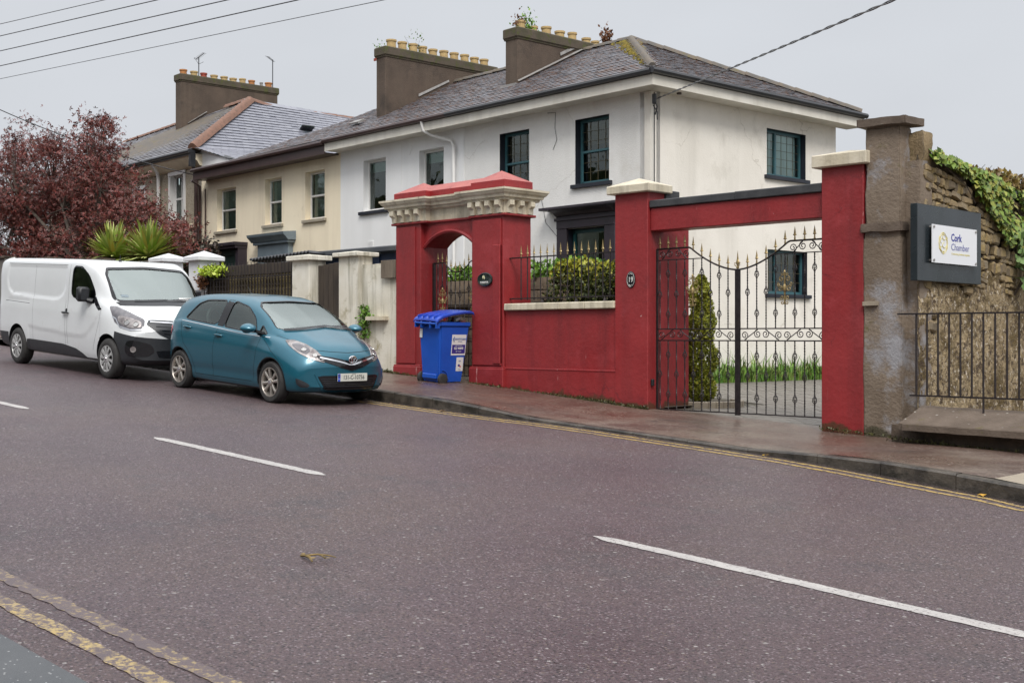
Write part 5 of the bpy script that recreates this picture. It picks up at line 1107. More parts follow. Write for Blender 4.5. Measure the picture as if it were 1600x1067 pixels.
P = cloud_pts(1700, (WX-.1, 17.1, 3.93), (.22, 1.25, .16), .2); P = P[P[:, 1] > 15.9]; V, F = leaves(P, .075, up=.8); bb2 = thing('bramble', 'brown-tipped bramble sprawling along the top of the rubble wall at far right', 'plant', (-7.3, 17.1, 3.8)); np_mesh('leaves', V, F, m_bramble, bb2)
b = MB()
for i in range(9): y0 = 16.2+i*.22; b.tube([(WX-.1, y0, 3.82), (WX-.05, y0+.08, 4.0), (WX+.0, y0+.22, 4.08+random.uniform(0,.08))], [.008,.006,.003], 4, cap=False)
b.build('stem', m_bark, bb2, fix=False)
pp = thing('young_sapling', 'pale green sapling growing out of the rubble wall at the right picture edge', 'plant', (-7.0, 17.3, 2.2))
P = cloud_pts(150, (WX+.30, 17.35, 2.85), (.22,.35,.42), .2); V, F = leaves(P, .13, up=.5); np_mesh('leaves', V, F, leafmat('pale_leaf', [(.16,.26,.09), (.24,.34,.14), (.11,.2,.05)]), pp)
b = MB(); [b.tube([(WX, 17.3, 2.3), (WX+.25, 17.3+random.uniform(-.1,.1), 2.7), (WX+.35, 17.35+random.uniform(-.3,.3), 3.2)], [.012,.008,.003], 4, cap=False) for _ in range(5)]; b.build('stem', m_bark, pp, fix=False)
# ------------------------------------------------------------------ sword-leaved palms
def sword(lab, x, y, z, s, n=150):
    t = thing('sword_palm', lab, 'palm', (x, y, zg(x))); MB().tube([(x, y, zg(x)), (x+.03, y, (z+zg(x))/2), (x, y, z)], [.11,.10,.12], 8).build('trunk', m_bark, t, smooth=60)
    Vs = []; 
    for i in range(n):
        a = random.uniform(0, 6.283); el = random.uniform(-.3, 1.35); L_ = s*random.uniform(.75, 1.1); w = .034*s/.8
        d = Vector((math.cos(a)*math.cos(el), math.sin(a)*math.cos(el), math.sin(el))); sd = Vector((-math.sin(a), math.cos(a), 0)); o_ = Vector((x, y, z))
        pts = [o_+d*L_*k-Vector((0,0,.22*L_*k*k*math.cos(el))) for k in (0,.3,.65,1)]; ws = (w*.7, w, w*.8, w*.05)
        for k in range(3): Vs += [pts[k]-sd*ws[k], pts[k]+sd*ws[k], pts[k+1]+sd*ws[k+1], pts[k+1]-sd*ws[k+1]]
    V = np.array([tuple(v) for v in Vs]); o = np_mesh('fronds', V, np.arange(len(V)).reshape(-1, 4), m_phor, t)
    bm = bmesh.new(); bm.from_mesh(o.data); bmesh.ops.remove_doubles(bm, verts=bm.verts, dist=1e-4); bm.to_mesh(o.data); bm.free()
    P = cloud_pts(120, (x, y, z-.15), (.25,.25,.15), .1); V, F = leaves(P, .25, up=-1.5); np_mesh('dead_fronds', V, F, m_dead, t)
sword('spiky sword-leaved palm with yellowing tips, the left one above the van roof', -30.4, 15.4, 3.80, 1.12, 300)
sword('spiky greener sword-leaved palm, the right one next to the white pier', -28.7, 15.5, 3.76, 1.08, 300)
# ------------------------------------------------------------------ red-leaved maple
mp_ = thing('maple_tree', 'spreading dark red-leaved maple towering behind the van', 'tree', (-33.6, 16.6, zg(-33.6)))
sil = [(-47,3.2),(-30.6,3.4),(-29.9,4.0),(-29.2,4.0),(-29.0,4.75),(-30.4,4.95),(-31.6,5.5),(-32.7,5.7),(-32.7,6.9),(-33.4,7.4),(-34.0,8.15),(-34.9,8.3),(-35.3,7.9),(-36.4,7.7),(-37.3,8.0),(-38.0,8.75),(-39.0,8.5),(-40.3,8.3),(-42,7.4),(-44,7.2),(-47,6.5)]
tg = []
while len(tg) < 640:
    x, z = random.uniform(-46,-28.3), random.uniform(3.2, 8.9)
    if in_poly(x, z, sil) and noise.noise(Vector((x*.8, 4, z*.9))) > -.26: yy_ = 16.9+random.uniform(-1.0,1.1); tg.append(Vector((x*(.35+.65*yy_/17), yy_, z)))
b = MB(); root_ = Vector((-33.6,16.6,zg(-33.6))); fork = root_+Vector((-.2,0,1.3)); b.tube([root_-Vector((0,0,.2)), root_+Vector((0,0,.7)), fork], [.20,.15,.13], 9)
hubs = [Vector(p) for p in ((-30.8,16.2,4.2), (-31.6,17.0,5.2), (-32.8,16.2,5.9), (-34.2,16.8,6.3), (-35.6,16.4,5.6), (-37.2,16.8,6.4), (-38.6,16.3,6.2), (-40.2,16.8,5.4), (-35.4,17.2,4.4), (-42.0,16.4,5.0))]
for h in hubs: m_ = fork.lerp(h, .5)+Vector((0,random.uniform(-.3,.3),.25)); b.tube([fork, m_, h], [.085,.055,.038], 6, cap=False)
for p in tg:
    h = min(hubs, key=lambda q: (q-p).length+max(0, (q.z-p.z))*.8); m_ = h.lerp(p, .5)+Vector((random.uniform(-.15,.15),random.uniform(-.15,.15),random.uniform(-.05,.2))); b.tube([h, m_, p], [.022,.013,.005], 4, cap=False)
b.build('trunk', m_bark, mp_, smooth=60, fix=False)
P = []
for p in tg:
    n = int(random.uniform(45, 95)*(1.2 if p.z < 6 else .9)); r = random.uniform(.16,.32)
    P.append(np.array(p)+rng.normal(size=(n, 3))*np.array([r*1.15, r, r*.62]))
P = np.concatenate(P); V, F = leaves(P, .105, up=-.25, shape='star'); np_mesh('crown', V, F, m_maple, mp_)
# low hedge under/behind the maple so that no void shows through
bush('dark_hedge', 'dark purple-green hedge below the red maple behind the van', [((-29.5-i*1.0, 17.6, 3.2), (.8,.5,1.35)) for i in range(17)], 26000, .12, leafmat('dusky_leaf', [(.05,.03,.025), (.035,.03,.02), (.07,.045,.035), (.03,.035,.018)]), origin=(-36,17.6,2), cat='hedge')
# wooded bank on the camera's side of the road: what the windows and car glass mirror
V = []; n1, n2 = 90, 16
for i in range(n1+1):
    for k in range(n2+1):
        x = -95+i*1.9; t_ = k/n2; z = gz(x)+(t_**.8)*(9.0+2.6*noise.noise(Vector((x*.12, 0, 0)))+2.0*noise.noise(Vector((x*.5, 2, 0)))); y = -13-3*t_-1.2*noise.noise(Vector((x*.4, z*.6, 3)))-.6*noise.noise(Vector((x*1.6, z*1.6, 3)))
        V.append((x, y, z))
F = [(i*(n2+1)+k, (i+1)*(n2+1)+k, (i+1)*(n2+1)+k+1, i*(n2+1)+k+1) for i in range(n1) for k in range(n2)]
struct(np_mesh('wooded_bank', np.array(V), np.array(F), mat('wood_mass', (.035,.055,.018), (.07,.085,.03), scale=1.2, rough=.95, bump=1, bscale=3, bdist=.2, blotch=((.11,.08,.04), .6, .55, .7))), 'stuff')
P = np.array(V)[rng.integers(0, len(V), 14000)]+rng.normal(size=(14000, 3))*.8; V2, F2 = leaves(P, .28, up=.2); struct(np_mesh('wooded_bank_leaves', V2, F2, m_lauris), 'stuff')

# far wood beyond the gardens, below the wall tops
V = []; n1, n2 = 60, 10
for i in range(n1+1):
    for k in range(n2+1):
        x = -14+i*1.2; t_ = k/n2; z = gz(x)-.2+(t_**.7)*(3.2+.9*noise.noise(Vector((x*.2, 7, 0)))+.6*noise.noise(Vector((x*.9, 8, 0)))); V.append((x, 42+2.2*t_+.8*noise.noise(Vector((x*.5, z, 5))), z))
F = [(i*(n2+1)+k, (i+1)*(n2+1)+k, (i+1)*(n2+1)+k+1, i*(n2+1)+k+1) for i in range(n1) for k in range(n2)]
struct(np_mesh('distant_wood', np.array(V), np.array(F), MATS['wood_mass']), 'stuff')
P = np.array(V)[rng.integers(0, len(V), 7000)]+rng.normal(size=(7000, 3))*.35; V2, F2 = leaves(P, .3, up=.2); struct(np_mesh('distant_wood_leaves', V2, F2, m_lauris), 'stuff')
# ------------------------------------------------------------------ wheelie bin
wb = thing('wheelie_bin', 'blue two-wheeled bin with its lid propped on rubbish, in front of the red arch', 'bin', (-15.50, 13.80, zg(-15.50, .09)), rot=tilt @ RZ(math.radians(91)))
m_bin = mat('blue_plastic', (.010,.085,.46), (.008,.07,.40), scale=3, rough=.35, rough2=.45, bump=.12, bscale=60)
m_binl = mat('blue_lid', (.025,.075,.47), (.02,.06,.40), scale=3, rough=.3, bump=.1, bscale=60)
WB = WM[wb.name]
def binp(name, b, m, par=wb, sm=None): return b.build(name, m, par, frame=WB, smooth=sm)
# back (handle, wheels) towards the camera-left side -X ; front towards +X. local: x length .72, y width .58
def shell(z, x0, x1, w): return [(x0, -w/2, z), (x1, -w/2, z), (x1, w/2, z), (x0, w/2, z)]
b = MB(); secs = [(.05,-.24,.27,.44), (.20,-.27,.29,.46), (.22,-.27,.29,.46), (.98,-.33,.36,.55), (1.0,-.35,.38,.585), (1.06,-.35,.38,.585)]
vs = [p for s_ in secs for p in shell(*s_)]
b.add(vs, [(i*4+k, i*4+(k+1) % 4, (i+1)*4+(k+1) % 4, (i+1)*4+k) for i in range(len(secs)-1) for k in range(4)]+[(0,1,2,3)])
body_bin = binp('body', b, m_bin)
me = body_bin.data; bm = bmesh.new(); bm.from_mesh(me); bmesh.ops.bevel(bm, geom=[e_ for e_ in bm.edges if abs((e_.verts[0].co-e_.verts[1].co).normalized().z) > .8], offset=.035, segments=3, affect='EDGES'); bm.to_mesh(me); bm.free(); smooth_mesh(me, 30)
b = MB(); b.box(-.29,.30,-.245,.245,1.0,1.055); binp('rubbish_level', b, mat('bag_dark', (.05,.05,.055), (.25,.25,.26), scale=14, rough=.35), wb)
# handle bar and rim brackets at the -X back edge
b = MB(); b.tube([(-.42,-.26,1.03), (-.42,.26,1.03)], .018, 8); 
for y in (-.27,-.12,.10,.25): b.box(-.43,-.34,y-.012,y+.012,.95,1.06, bev=.004)
binp('handle', b, m_bin, sm=40)
# lid: hinged at -X, propped open at the front
LM = WB @ T(-.40, 0, 1.075) @ Matrix.Rotation(math.radians(-9.5), 4, 'Y')
b = MB(); prof = [(-.03,.0), (.02,.045), (.12,.075), (.30,.085), (.60,.075), (.78,.055), (.83,.03), (.835,-.02)]
vs = []; 
for x_, z_ in prof:
    for y_, dz in ((-.305,-.045), (-.295,-.008), (-.25,0), (-.08,.004), (.08,.004), (.25,0), (.295,-.008), (.305,-.045)): vs.append((x_, y_, z_+dz))
b.add(vs, [(i*8+k, (i+1)*8+k, (i+1)*8+k+1, i*8+k+1) for i in range(7) for k in range(7)])
for y_ in (-.2,-.07,.07,.2): b.box(.0,.22,y_-.012,y_+.012,.03,.09, bev=.005)
o = b.build('lid', m_binl, wb, frame=LM, smooth=35); md = o.modifiers.new('s', 'SOLIDIFY'); md.thickness = .006
for sy in (-1, 1):
    yy = sy*.255
    wm_ = WB @ T(-.215, yy, .10) @ Matrix.Rotation(math.pi/2, 4, 'X')
    b = MB(); b.lathe([(.045,-.028),(.085,-.030),(.10,-.02),(.10,.02),(.085,.030),(.045,.028)], 24); w_ = b.build('wheel', m_rub, wb, frame=wm_, smooth=40)
    b = MB(); b.lathe([(.012,-.026),(.05,-.022),(.06,-.026),(.06,.026),(.05,.022),(.012,.026)], 20)
    for k in range(6): b.box(.012,.055,-.005,.005,-.024,.024, M=RZ(k*math.pi/3))
    b.build('hub', m_blk, w_, frame=wm_, smooth=40)
b = MB(); b.tube([(-.215,-.25,.10), (-.215,.25,.10)], .014, 8); b.box(-.30,-.24,-.17,.17,.10,.18, bev=.01); binp('axle_bar', b, m_bin)
# wheel-arch swelling
b = MB(); b.tube([(-.215+.14*math.cos(a), -.235, .10+.15*math.sin(a)) for a in [math.pi*.5*i/8 for i in range(9)]], .012, 6); binp('arch_rib', b, m_bin, sm=50)
# stickers, on the -Y face (leaning with the wall)
def onface(x_, z_): # y of the face at height z
    w = np.interp(z_, [.05,.2,.98], [.44,.46,.55]); return -w/2-.002
def sticker(x0, x1, z0, z1, m, par, dy=0, nm='sticker'):
    b = MB(); y0, y1 = onface(0, z0)-dy, onface(0, z1)-dy
    b.add([(x0, y0, z0), (x1, y0, z0), (x1, y1, z1), (x0, y1, z1), (x0, y0+.0015, z0), (x1, y0+.0015, z0), (x1, y1+.0015, z1), (x0, y1+.0015, z1)], [(0,1,2,3), (4,7,6,5), (0,4,5,1), (1,5,6,2), (2,6,7,3), (3,7,4,0)])
    return b.build(nm, m, par, frame=WB)
m_stw = mat('sticker_white', (.70,.70,.68), None, rough=.4); m_stb = mat('sticker_navy', (.04,.03,.22), None, rough=.4); m_stc = mat('sticker_print', (.03,.10,.35), None, rough=.4)
s1 = sticker(-.04, .29, .50, .85, m_stw, wb); sticker(-.025, .275, .53, .68, m_stb, s1, .002, 'printed_band')
def btext(tx, size, x_, z_, m, sx=1., bold=0., par=s1): 
    return text(tx, size, 'lettering', m, par, WB @ T(x_, onface(0, z_)-.0045, z_) @ Matrix.Rotation(math.pi/2+.045, 4, 'X'), .0006, sx=sx, bold=bold)
btext('COUNTRYCLEAN', .042, .145, .775, m_stc, .82, .0006); btext('RECYCLING', .020, .15, .735, m_stc, .9)
btext('www.countryclean.ie', .020, .125, .665, m_stw, .95); btext('022 46848', .058, .125, .618, m_stw, .85, .0012); btext('DRY  GLASS', .024, .125, .565, m_stw, 1.)
b = MB(); b.prism([(-.028,-.285,.775),(.006,-.285,.82),(.012,-.285,.812),(-.012,-.285,.775),(.012,-.285,.738),(.006,-.285,.73)], (0,.002,0)); b.build('arrow_mark', m_stc, s1, frame=WB @ T(0,.0075,0))
s2 = sticker(.10, .26, .23, .465, m_stw, wb); btext('STOP', .026, .172, .40, m_stc, .8, .0004, s2); sticker(.14,.185,.31,.345, m_stb, s2, .002, 'printed_band'); sticker(.18,.21,.295,.32, mat('sticker_red', (.5,.05,.06), None), s2, .002, 'printed_band'); btext('RECYCLE', .018, .172, .262, m_stc, .8, 0, s2)
s3_ = MB(); s3_.box(-.3365,-.334,.16,.225,.78,.93); s3_.build('sticker', m_stw, wb, frame=WB @ T(.003,0,0))
# rubbish under the lid
for nm, lab, (x_, y_, z_), rr, m_, cat in (('plastic_bottle', 'clear crushed bottle sticking out under the blue lid', (.16,-.16,1.085), .034, mat('clear_plastic', (.5,.55,.55), None, rough=.12), 'bottle'), ('rubbish_bag', 'black rubbish bag squeezed under the blue lid', (.24,.02,1.085), .055, mat('black_bag', (.015,.015,.018), None, rough=.25), 'bag'), ('food_packet', 'red and white packet at the front lip of the bin', (.34,-.10,1.075), .03, mat('red_packet', (.5,.04,.03), (.7,.6,.55), scale=22, rough=.35), 'packet')):
    if nm == 'plastic_bottle':
        b = MB(); b.lathe([(.0,0),(.9,.0),(1.,.2),(.86,.9),(1.,1.4),(1.,2.4),(.85,3.2),(.4,4.0),(.38,4.6),(.0,4.6)], 12, Matrix.Diagonal((rr,rr,rr,1)))
        X_ = WB @ T(x_-.05, y_, z_) @ Matrix.Rotation(1.2, 4, 'Y')
    else:
        b = rough_box(-rr*1.6, rr*1.6, -rr, rr, -rr*.8, rr*.8, .02, .018, rr*100); X_ = WB @ T(x_, y_, z_)
    me = b.mesh(nm, m_, Matrix(), smooth=60); o = bpy.data.objects.new(nm, me); register(o, None, X_); tag(o, lab, cat)

# ------------------------------------------------------------------ small things on the ground
def fallen(name, lab, x_, y_, h, size, m_, n=3):
    b = MB()
    for i in range(n):
        a = random.uniform(0, 6.28); c = Vector((x_+random.uniform(-.03,.03), y_+random.uniform(-.03,.03), gz(x_)+h+.008+i*.004)); u_ = Vector((math.cos(a), math.sin(a), .1))*size; v_ = Vector((-math.sin(a), math.cos(a), .05))*size*.5
        b.add([c-u_, c-u_*.3+v_+Vector((0,0,.008)), c+u_*.5+v_*.8, c+u_, c+u_*.4-v_, c-u_*.4-v_*.8+Vector((0,0,.006))], [(0,1,2,3,4,5)])
    o = b.build(name, m_, origin=(x_, y_, gz(x_)+h)); return tag(o, lab, 'leaf')
m_yl = mat('yellow_leaf', (.62,.38,.03), (.45,.22,.03), scale=30, rough=.5)
fallen('fallen_leaf', 'bright yellow leaf in the gutter at the far right kerb joint', -4.93, 11.1, .0, .045, m_yl, 3)
fallen('fallen_leaf', 'orange yellow leaf against the dropped kerb before the right gate leaf', -7.62, 11.63, .0, .032, m_yl, 2)
fallen('fallen_leaf', 'brown leaf litter in the gutter below the front of the bin', -12.7, 11.35, .0, .05, mat('brown_leaf', (.16,.09,.04), (.10,.06,.03), scale=30), 4)
c0 = Vector((-6.27, 4.51, gz(-6.27)+.03))
b = MB(); m_tw = mat('dry_twig', (.24,.16,.05), (.12,.09,.04), scale=20, rough=.8)
b.tube([c0+Vector(p)*.8 for p in ((-.14,-.02,.0),(-.06,-.03,.012),(.02,-.05,.01),(.12,-.10,.0))], [.008,.010,.009,.006], 5)
b.tube([c0+Vector(p)*.8 for p in ((-.06,-.03,.012),(-.0,.04,.02),(.08,.09,.015),(.12,.13,.0))], [.007,.006,.005,.003], 5)
b.tube([c0+Vector(p)*.8 for p in ((.0,.04,.02),(.07,.03,.02),(.13,.02,.01))], [.005,.006,.007], 5)
for p, a in (((.12,.02,.01),.3), ((-.13,-.02,.01),2.), ((.05,-.07,.01),1.1)):
    q = c0+Vector(p)*.8; u_ = Vector((math.cos(a), math.sin(a), .1))*.04; v_ = Vector((-math.sin(a), math.cos(a), .2))*.014
    b.add([q, q+u_*.5+v_, q+u_, q+u_*.5-v_], [(0,1,2,3)])
tag(b.build('twig', m_tw, origin=tuple(c0)), 'small dry forked twig lying in the middle of the near lane', 'twig')
V, F = leaves(np.stack([rng.uniform(-14.5, -12, 60), rng.uniform(11.3, 11.45, 60), np.zeros(60)], 1)*1., .03, shape='oval'); V[:, 2] = V[:, 2]*.2-K*V[:, 0]+.008
struct(np_mesh('gutter_litter', V, F, m_dead), 'stuff')

def base_tufts(x0, x1, y, n, h0=.06):
    xs_ = rng.uniform(x0, x1, n); p = np.stack([xs_, y+rng.normal(0, .022, n)-.01, -K*xs_+h0+np.abs(rng.normal(0, .018, n))], 1); return p
P = np.concatenate([base_tufts(-14.5,-12.05,14.29,1500,.05), base_tufts(-12.1,-11.4,14.27,420,.03), base_tufts(-17.3,-16.5,14.23,360,.09), base_tufts(-15.3,-14.45,14.23,380,.08), base_tufts(-18.4,-17.4,14.33,600,.10), base_tufts(-8.5,-7.4,14.26,160,.06), base_tufts(-7.3,-4,13.86,700,.09)])
V, F = leaves(P, .032, up=.8); struct(np_mesh('wall_foot_moss', V, F, leafmat('moss_tuft', [(.05,.05,.015), (.075,.07,.02), (.035,.03,.015), (.10,.10,.03)])), 'stuff')
# ------------------------------------------------------------------ vehicles
def pchip(xs, ys, q):
    xs = np.asarray(xs, float); ys = np.asarray(ys, float); h = np.diff(xs); d = np.diff(ys)/h; m = np.zeros(len(xs)); m[0] = d[0]; m[-1] = d[-1]
    for i in range(1, len(xs)-1):
        if d[i-1]*d[i] > 0: w1 = 2*h[i]+h[i-1]; w2 = h[i]+2*h[i-1]; m[i] = (w1+w2)/(w1/d[i-1]+w2/d[i])
    i = np.clip(np.searchsorted(xs, q)-1, 0, len(h)-1); t = (q-xs[i])/h[i]
    return (2*t**3-3*t**2+1)*ys[i]+(t**3-2*t**2+t)*h[i]*m[i]+(-2*t**3+3*t**2)*ys[i+1]+(t**3-t**2)*h[i]*m[i+1]
def body_shell(kx, rows, nx, nt, bow, deform=None):
    """kx keys rear to front; rows [(ys, zs)] from bottom centre to roof centre; returns closed bmesh"""
    X = np.linspace(kx[0], kx[-1], nx); X = np.sort(np.concatenate([X, kx[1:-1]])); X = X[np.concatenate([[True], np.diff(X) > .006])]; nx = len(X)
    PY = np.array([pchip(kx, r[0], X) for r in rows]); PZ = np.array([pchip(kx, r[1], X) for r in rows]); n = len(rows)
    t = np.linspace(0, n-1, nt); Y = np.array([pchip(np.arange(n), PY[:, i], t) for i in range(nx)]); Z = np.array([pchip(np.arange(n), PZ[:, i], t) for i in range(nx)])
    W = PY.max(); bm = bmesh.new(); G = []
    def put(x, y, z):
        v = Vector((x+bow(x, y, z), y, z)); 
        if deform: deform(v)
        return bm.verts.new(v)
    for i in range(nx):
        right = [put(X[i], -Y[i][k], Z[i][k]) for k in range(nt)]; left = [right[0]]+[put(X[i], Y[i][k], Z[i][k]) for k in range(1, nt-1)]+[right[-1]]; G.append((right, left))
    for i in range(nx-1):
        for s_ in (0, 1):
            A_, B_ = G[i][s_], G[i+1][s_]
            for k in range(nt-1):
                f = (A_[k], A_[k+1], B_[k+1], B_[k]); bm.faces.new(f if s_ else f[::-1])
    for i in (0, nx-1):     # end caps as curved strips
        R_, L_ = G[i]; M_ = 14; rowsv = []
        for k in range(nt):
            if k in (0, nt-1): rowsv.append([R_[k]]*(M_+1)); continue
            y = abs(R_[k].co.y); z = R_[k].co.z; r_ = [R_[k]]
            for j in range(1, M_): yy = -y+2*y*j/M_; r_.append(put(X[i], yy, z))
            rowsv.append(r_+[L_[k]])
        for k in range(nt-1):
            for j in range(M_):
                q = [rowsv[k][j], rowsv[k][j+1], rowsv[k+1][j+1], rowsv[k+1][j]]; u = []
                [u.append(v) for v in q if v not in u]
                if len(u) >= 3:
                    try: bm.faces.new(u)
                    except ValueError: pass
    bmesh.ops.remove_doubles(bm, verts=bm.verts, dist=1e-5); bmesh.ops.recalc_face_normals(bm, faces=bm.faces); return bm
PROJ = {'side': (lambda a, b: Vector((a, -4, b)), Vector((0,1,0))), 'front': (lambda a, b: Vector((6, a, b)), Vector((-1,0,0))), 'top': (lambda a, b: Vector((a, b, 6)), Vector((0,0,-1))),
        'diag': (lambda a, b: Vector((a*.70711, a*.70711, b))+Vector((5,-5,0)), Vector((-.70711,.70711,0))), 'rear': (lambda a, b: Vector((-6, a, b)), Vector((1,0,0)))}
def chaikin(p, n=2, q=.22):
    for _ in range(n):
        o = []
        for i in range(len(p)):
            a, b = p[i], p[(i+1) % len(p)]; o += [(a[0]*(1-q)+b[0]*q, a[1]*(1-q)+b[1]*q), (a[0]*q+b[0]*(1-q), a[1]*q+b[1]*(1-q))]
        p = o
    return p
class Car:
    def __init__(s, root): s.root = root; s.M = WM[root.name]
    def setbvh(s, bm): s.bvh = BVHTree.FromBMesh(bm)
    def hit(s, o, d):
        h = s.bvh.ray_cast(o, d); 
        if h[0] is None: return None
        n = h[1] if h[1].dot(d) < 0 else -h[1]; return h[0], n
    def panel(s, name, poly, proj, off, m, par=None, rnd=2, q=.22, grid=.07, mirror=False, thick=.010, label=None, ang=50, both=True):
        pf, d = PROJ[proj]; poly = chaikin(poly, rnd, q) if rnd else poly; outs = []
        bm = bmesh.new(); vs = [bm.verts.new((a, b, 0)) for a, b in poly]; bm.faces.new(vs); bmesh.ops.triangulate(bm, faces=bm.faces[:])
        for ax in (0, 1):
            lo = min(p[ax] for p in poly); hi = max(p[ax] for p in poly); k = int((hi-lo)/grid)
            for i in range(1, k+1):
                co = [0,0,0]; co[ax] = lo+(hi-lo)*i/(k+1); no = [0,0,0]; no[ax] = 1; bmesh.ops.bisect_plane(bm, geom=bm.verts[:]+bm.edges[:]+bm.faces[:], plane_co=co, plane_no=no)
        last = None; bad = []
        for v in bm.verts:
            h = s.hit(pf(v.co.x, v.co.y), d)
            if h is None: bad.append(v); continue
            v.co = h[0]+h[1]*off
        if bad: bmesh.ops.delete(bm, geom=bad, context='VERTS')
        be = [e_ for e_ in bm.edges if e_.is_boundary]; r = bmesh.ops.extrude_edge_only(bm, edges=be)
        for v in r['geom']:
            if isinstance(v, bmesh.types.BMVert): v.co += d*thick
        bmesh.ops.recalc_face_normals(bm, faces=bm.faces); bm.verts.index_update()
        V_ = [v.co.copy() for v in bm.verts]; F_ = [tuple(v.index for v in f.verts) for f in bm.faces]; bm.free()
        for sgn in ((1, -1) if mirror else (1,)):
            b = MB(); b.add([Vector((v.x, v.y*sgn, v.z)) for v in V_], F_); o = b.build(name, m, par or s.root, frame=s.M, smooth=ang); 
            if label: o['label'] = label
            outs.append(o)
        return outs
    def seam(s, pts, proj, w, m, name='door_seam', off=.0015, par=None, mirror=True, step=.03, close=False):
        pf, d = PROJ[proj]; P = []
        seq = pts+[pts[0]] if close else pts
        for i in range(len(seq)-1):
            a, b = Vector((*seq[i], 0)), Vector((*seq[i+1], 0)); n = max(1, int((b-a).length/step)); P += [a.lerp(b, j/n) for j in range(n)]
        P.append(Vector((*seq[-1], 0))); vs = []
        for i, p in enumerate(P):
            t = (P[min(i+1, len(P)-1)]-P[max(i-1, 0)]).normalized(); sd = Vector((-t.y, t.x, 0))*w/2
            for c in (p-sd, p+sd):
                h = s.hit(pf(c.x, c.y), d); vs.append((h[0]+h[1]*off) if h else (vs[-2] if len(vs) > 1 else Vector((0,0,0))))
        fs = [(2*i, 2*i+2, 2*i+3, 2*i+1) for i in range(len(P)-1)]
        for sgn in ((1, -1) if mirror else (1,)):
            b = MB(); b.add([Vector((v.x, v.y*sgn, v.z)) for v in vs], fs); b.build(name, m, par or s.root, frame=s.M, fix=False)
    def add(s, name, b, m, par=None, smooth=None, M=None): return b.build(name, m, par or s.root, frame=s.M if M is None else s.M @ M, smooth=smooth)
def cut_arches(bm, axles, R, ydepth, mats_n):
    me = bpy.data.meshes.new('tmp'); bm.to_mesh(me); o = bpy.data.objects.new('tmp_body', me); COL.objects.link(o); cs = []
    for ax, zc in axles:
        for sg in (-1, 1):
            c = bmesh.new(); bmesh.ops.create_cone(c, cap_ends=True, segments=40, radius1=R, radius2=R, depth=.5, matrix=T(ax, sg*(ydepth+.25), zc) @ Matrix.Rotation(math.pi/2, 4, 'X')); cm = bpy.data.meshes.new('tmpc'); c.to_mesh(cm); c.free(); cm.materials.append(None)
            co = bpy.data.objects.new('tmp_cut', cm); COL.objects.link(co); cs.append(co); md = o.modifiers.new('b', 'BOOLEAN'); md.operation = 'DIFFERENCE'; md.object = co; md.solver = 'EXACT'
    dg = bpy.context.evaluated_depsgraph_get(); me2 = bpy.data.meshes.new_from_object(o.evaluated_get(dg)); bm2 = bmesh.new(); bm2.from_mesh(me2)
    bpy.data.objects.remove(o); [bpy.data.objects.remove(c) for c in cs]; return bm2
def bool_cut(bm, cutters, union=False):
    me = bpy.data.meshes.new('tmp'); bm.to_mesh(me); bm.free(); o = bpy.data.objects.new('tmp_body', me); COL.objects.link(o); cs = []
    for c in cutters:
        bmesh.ops.recalc_face_normals(c, faces=c.faces); cm = bpy.data.meshes.new('tmpc'); c.to_mesh(cm); c.free(); co = bpy.data.objects.new('tmp_cut', cm); COL.objects.link(co); cs.append(co)
        md = o.modifiers.new('b', 'BOOLEAN'); md.operation = 'DIFFERENCE'; md.object = co; md.solver = 'EXACT'
    dg = bpy.context.evaluated_depsgraph_get(); me2 = bpy.data.meshes.new_from_object(o.evaluated_get(dg)); bm2 = bmesh.new(); bm2.from_mesh(me2)
    bpy.data.objects.remove(o); [bpy.data.objects.remove(c) for c in cs]; return bm2
def prism_bm(poly, proj, lo, hi, rnd=2, q=.12):
    p = chaikin(poly, rnd, q) if rnd else poly; bm = bmesh.new()
    f = (lambda a, b, d: (a, d, b)) if proj == 'side' else (lambda a, b, d: (d, a, b))
    A_ = [bm.verts.new(f(a, b, lo)) for a, b in p]; B_ = [bm.verts.new(f(a, b, hi)) for a, b in p]; n = len(p)
    f1 = bm.faces.new(A_); f2 = bm.faces.new(B_[::-1]); [bm.faces.new((A_[i], A_[(i+1) % n], B_[(i+1) % n], B_[i])) for i in range(n)]
    bmesh.ops.triangulate(bm, faces=[f1, f2]); return bm
def cavity(kx, rows, x0, x1, floor, bow, ty=.05, tz=.045):
    q = np.linspace(x0, x1, 16); R = []
    for i, (ys, zs) in enumerate(rows):
        y = np.maximum(pchip(kx, ys, q)-ty, 0); z = pchip(kx, zs, q)
        z = np.maximum(z-(tz if i >= 6 else 0), floor) if i > 2 else np.full(len(q), floor+.004*i)
        if i in (0, len(rows)-1): y = y*0
        R.append((list(y), list(z)))
    return body_shell(list(q), R, 26, 34, bow)
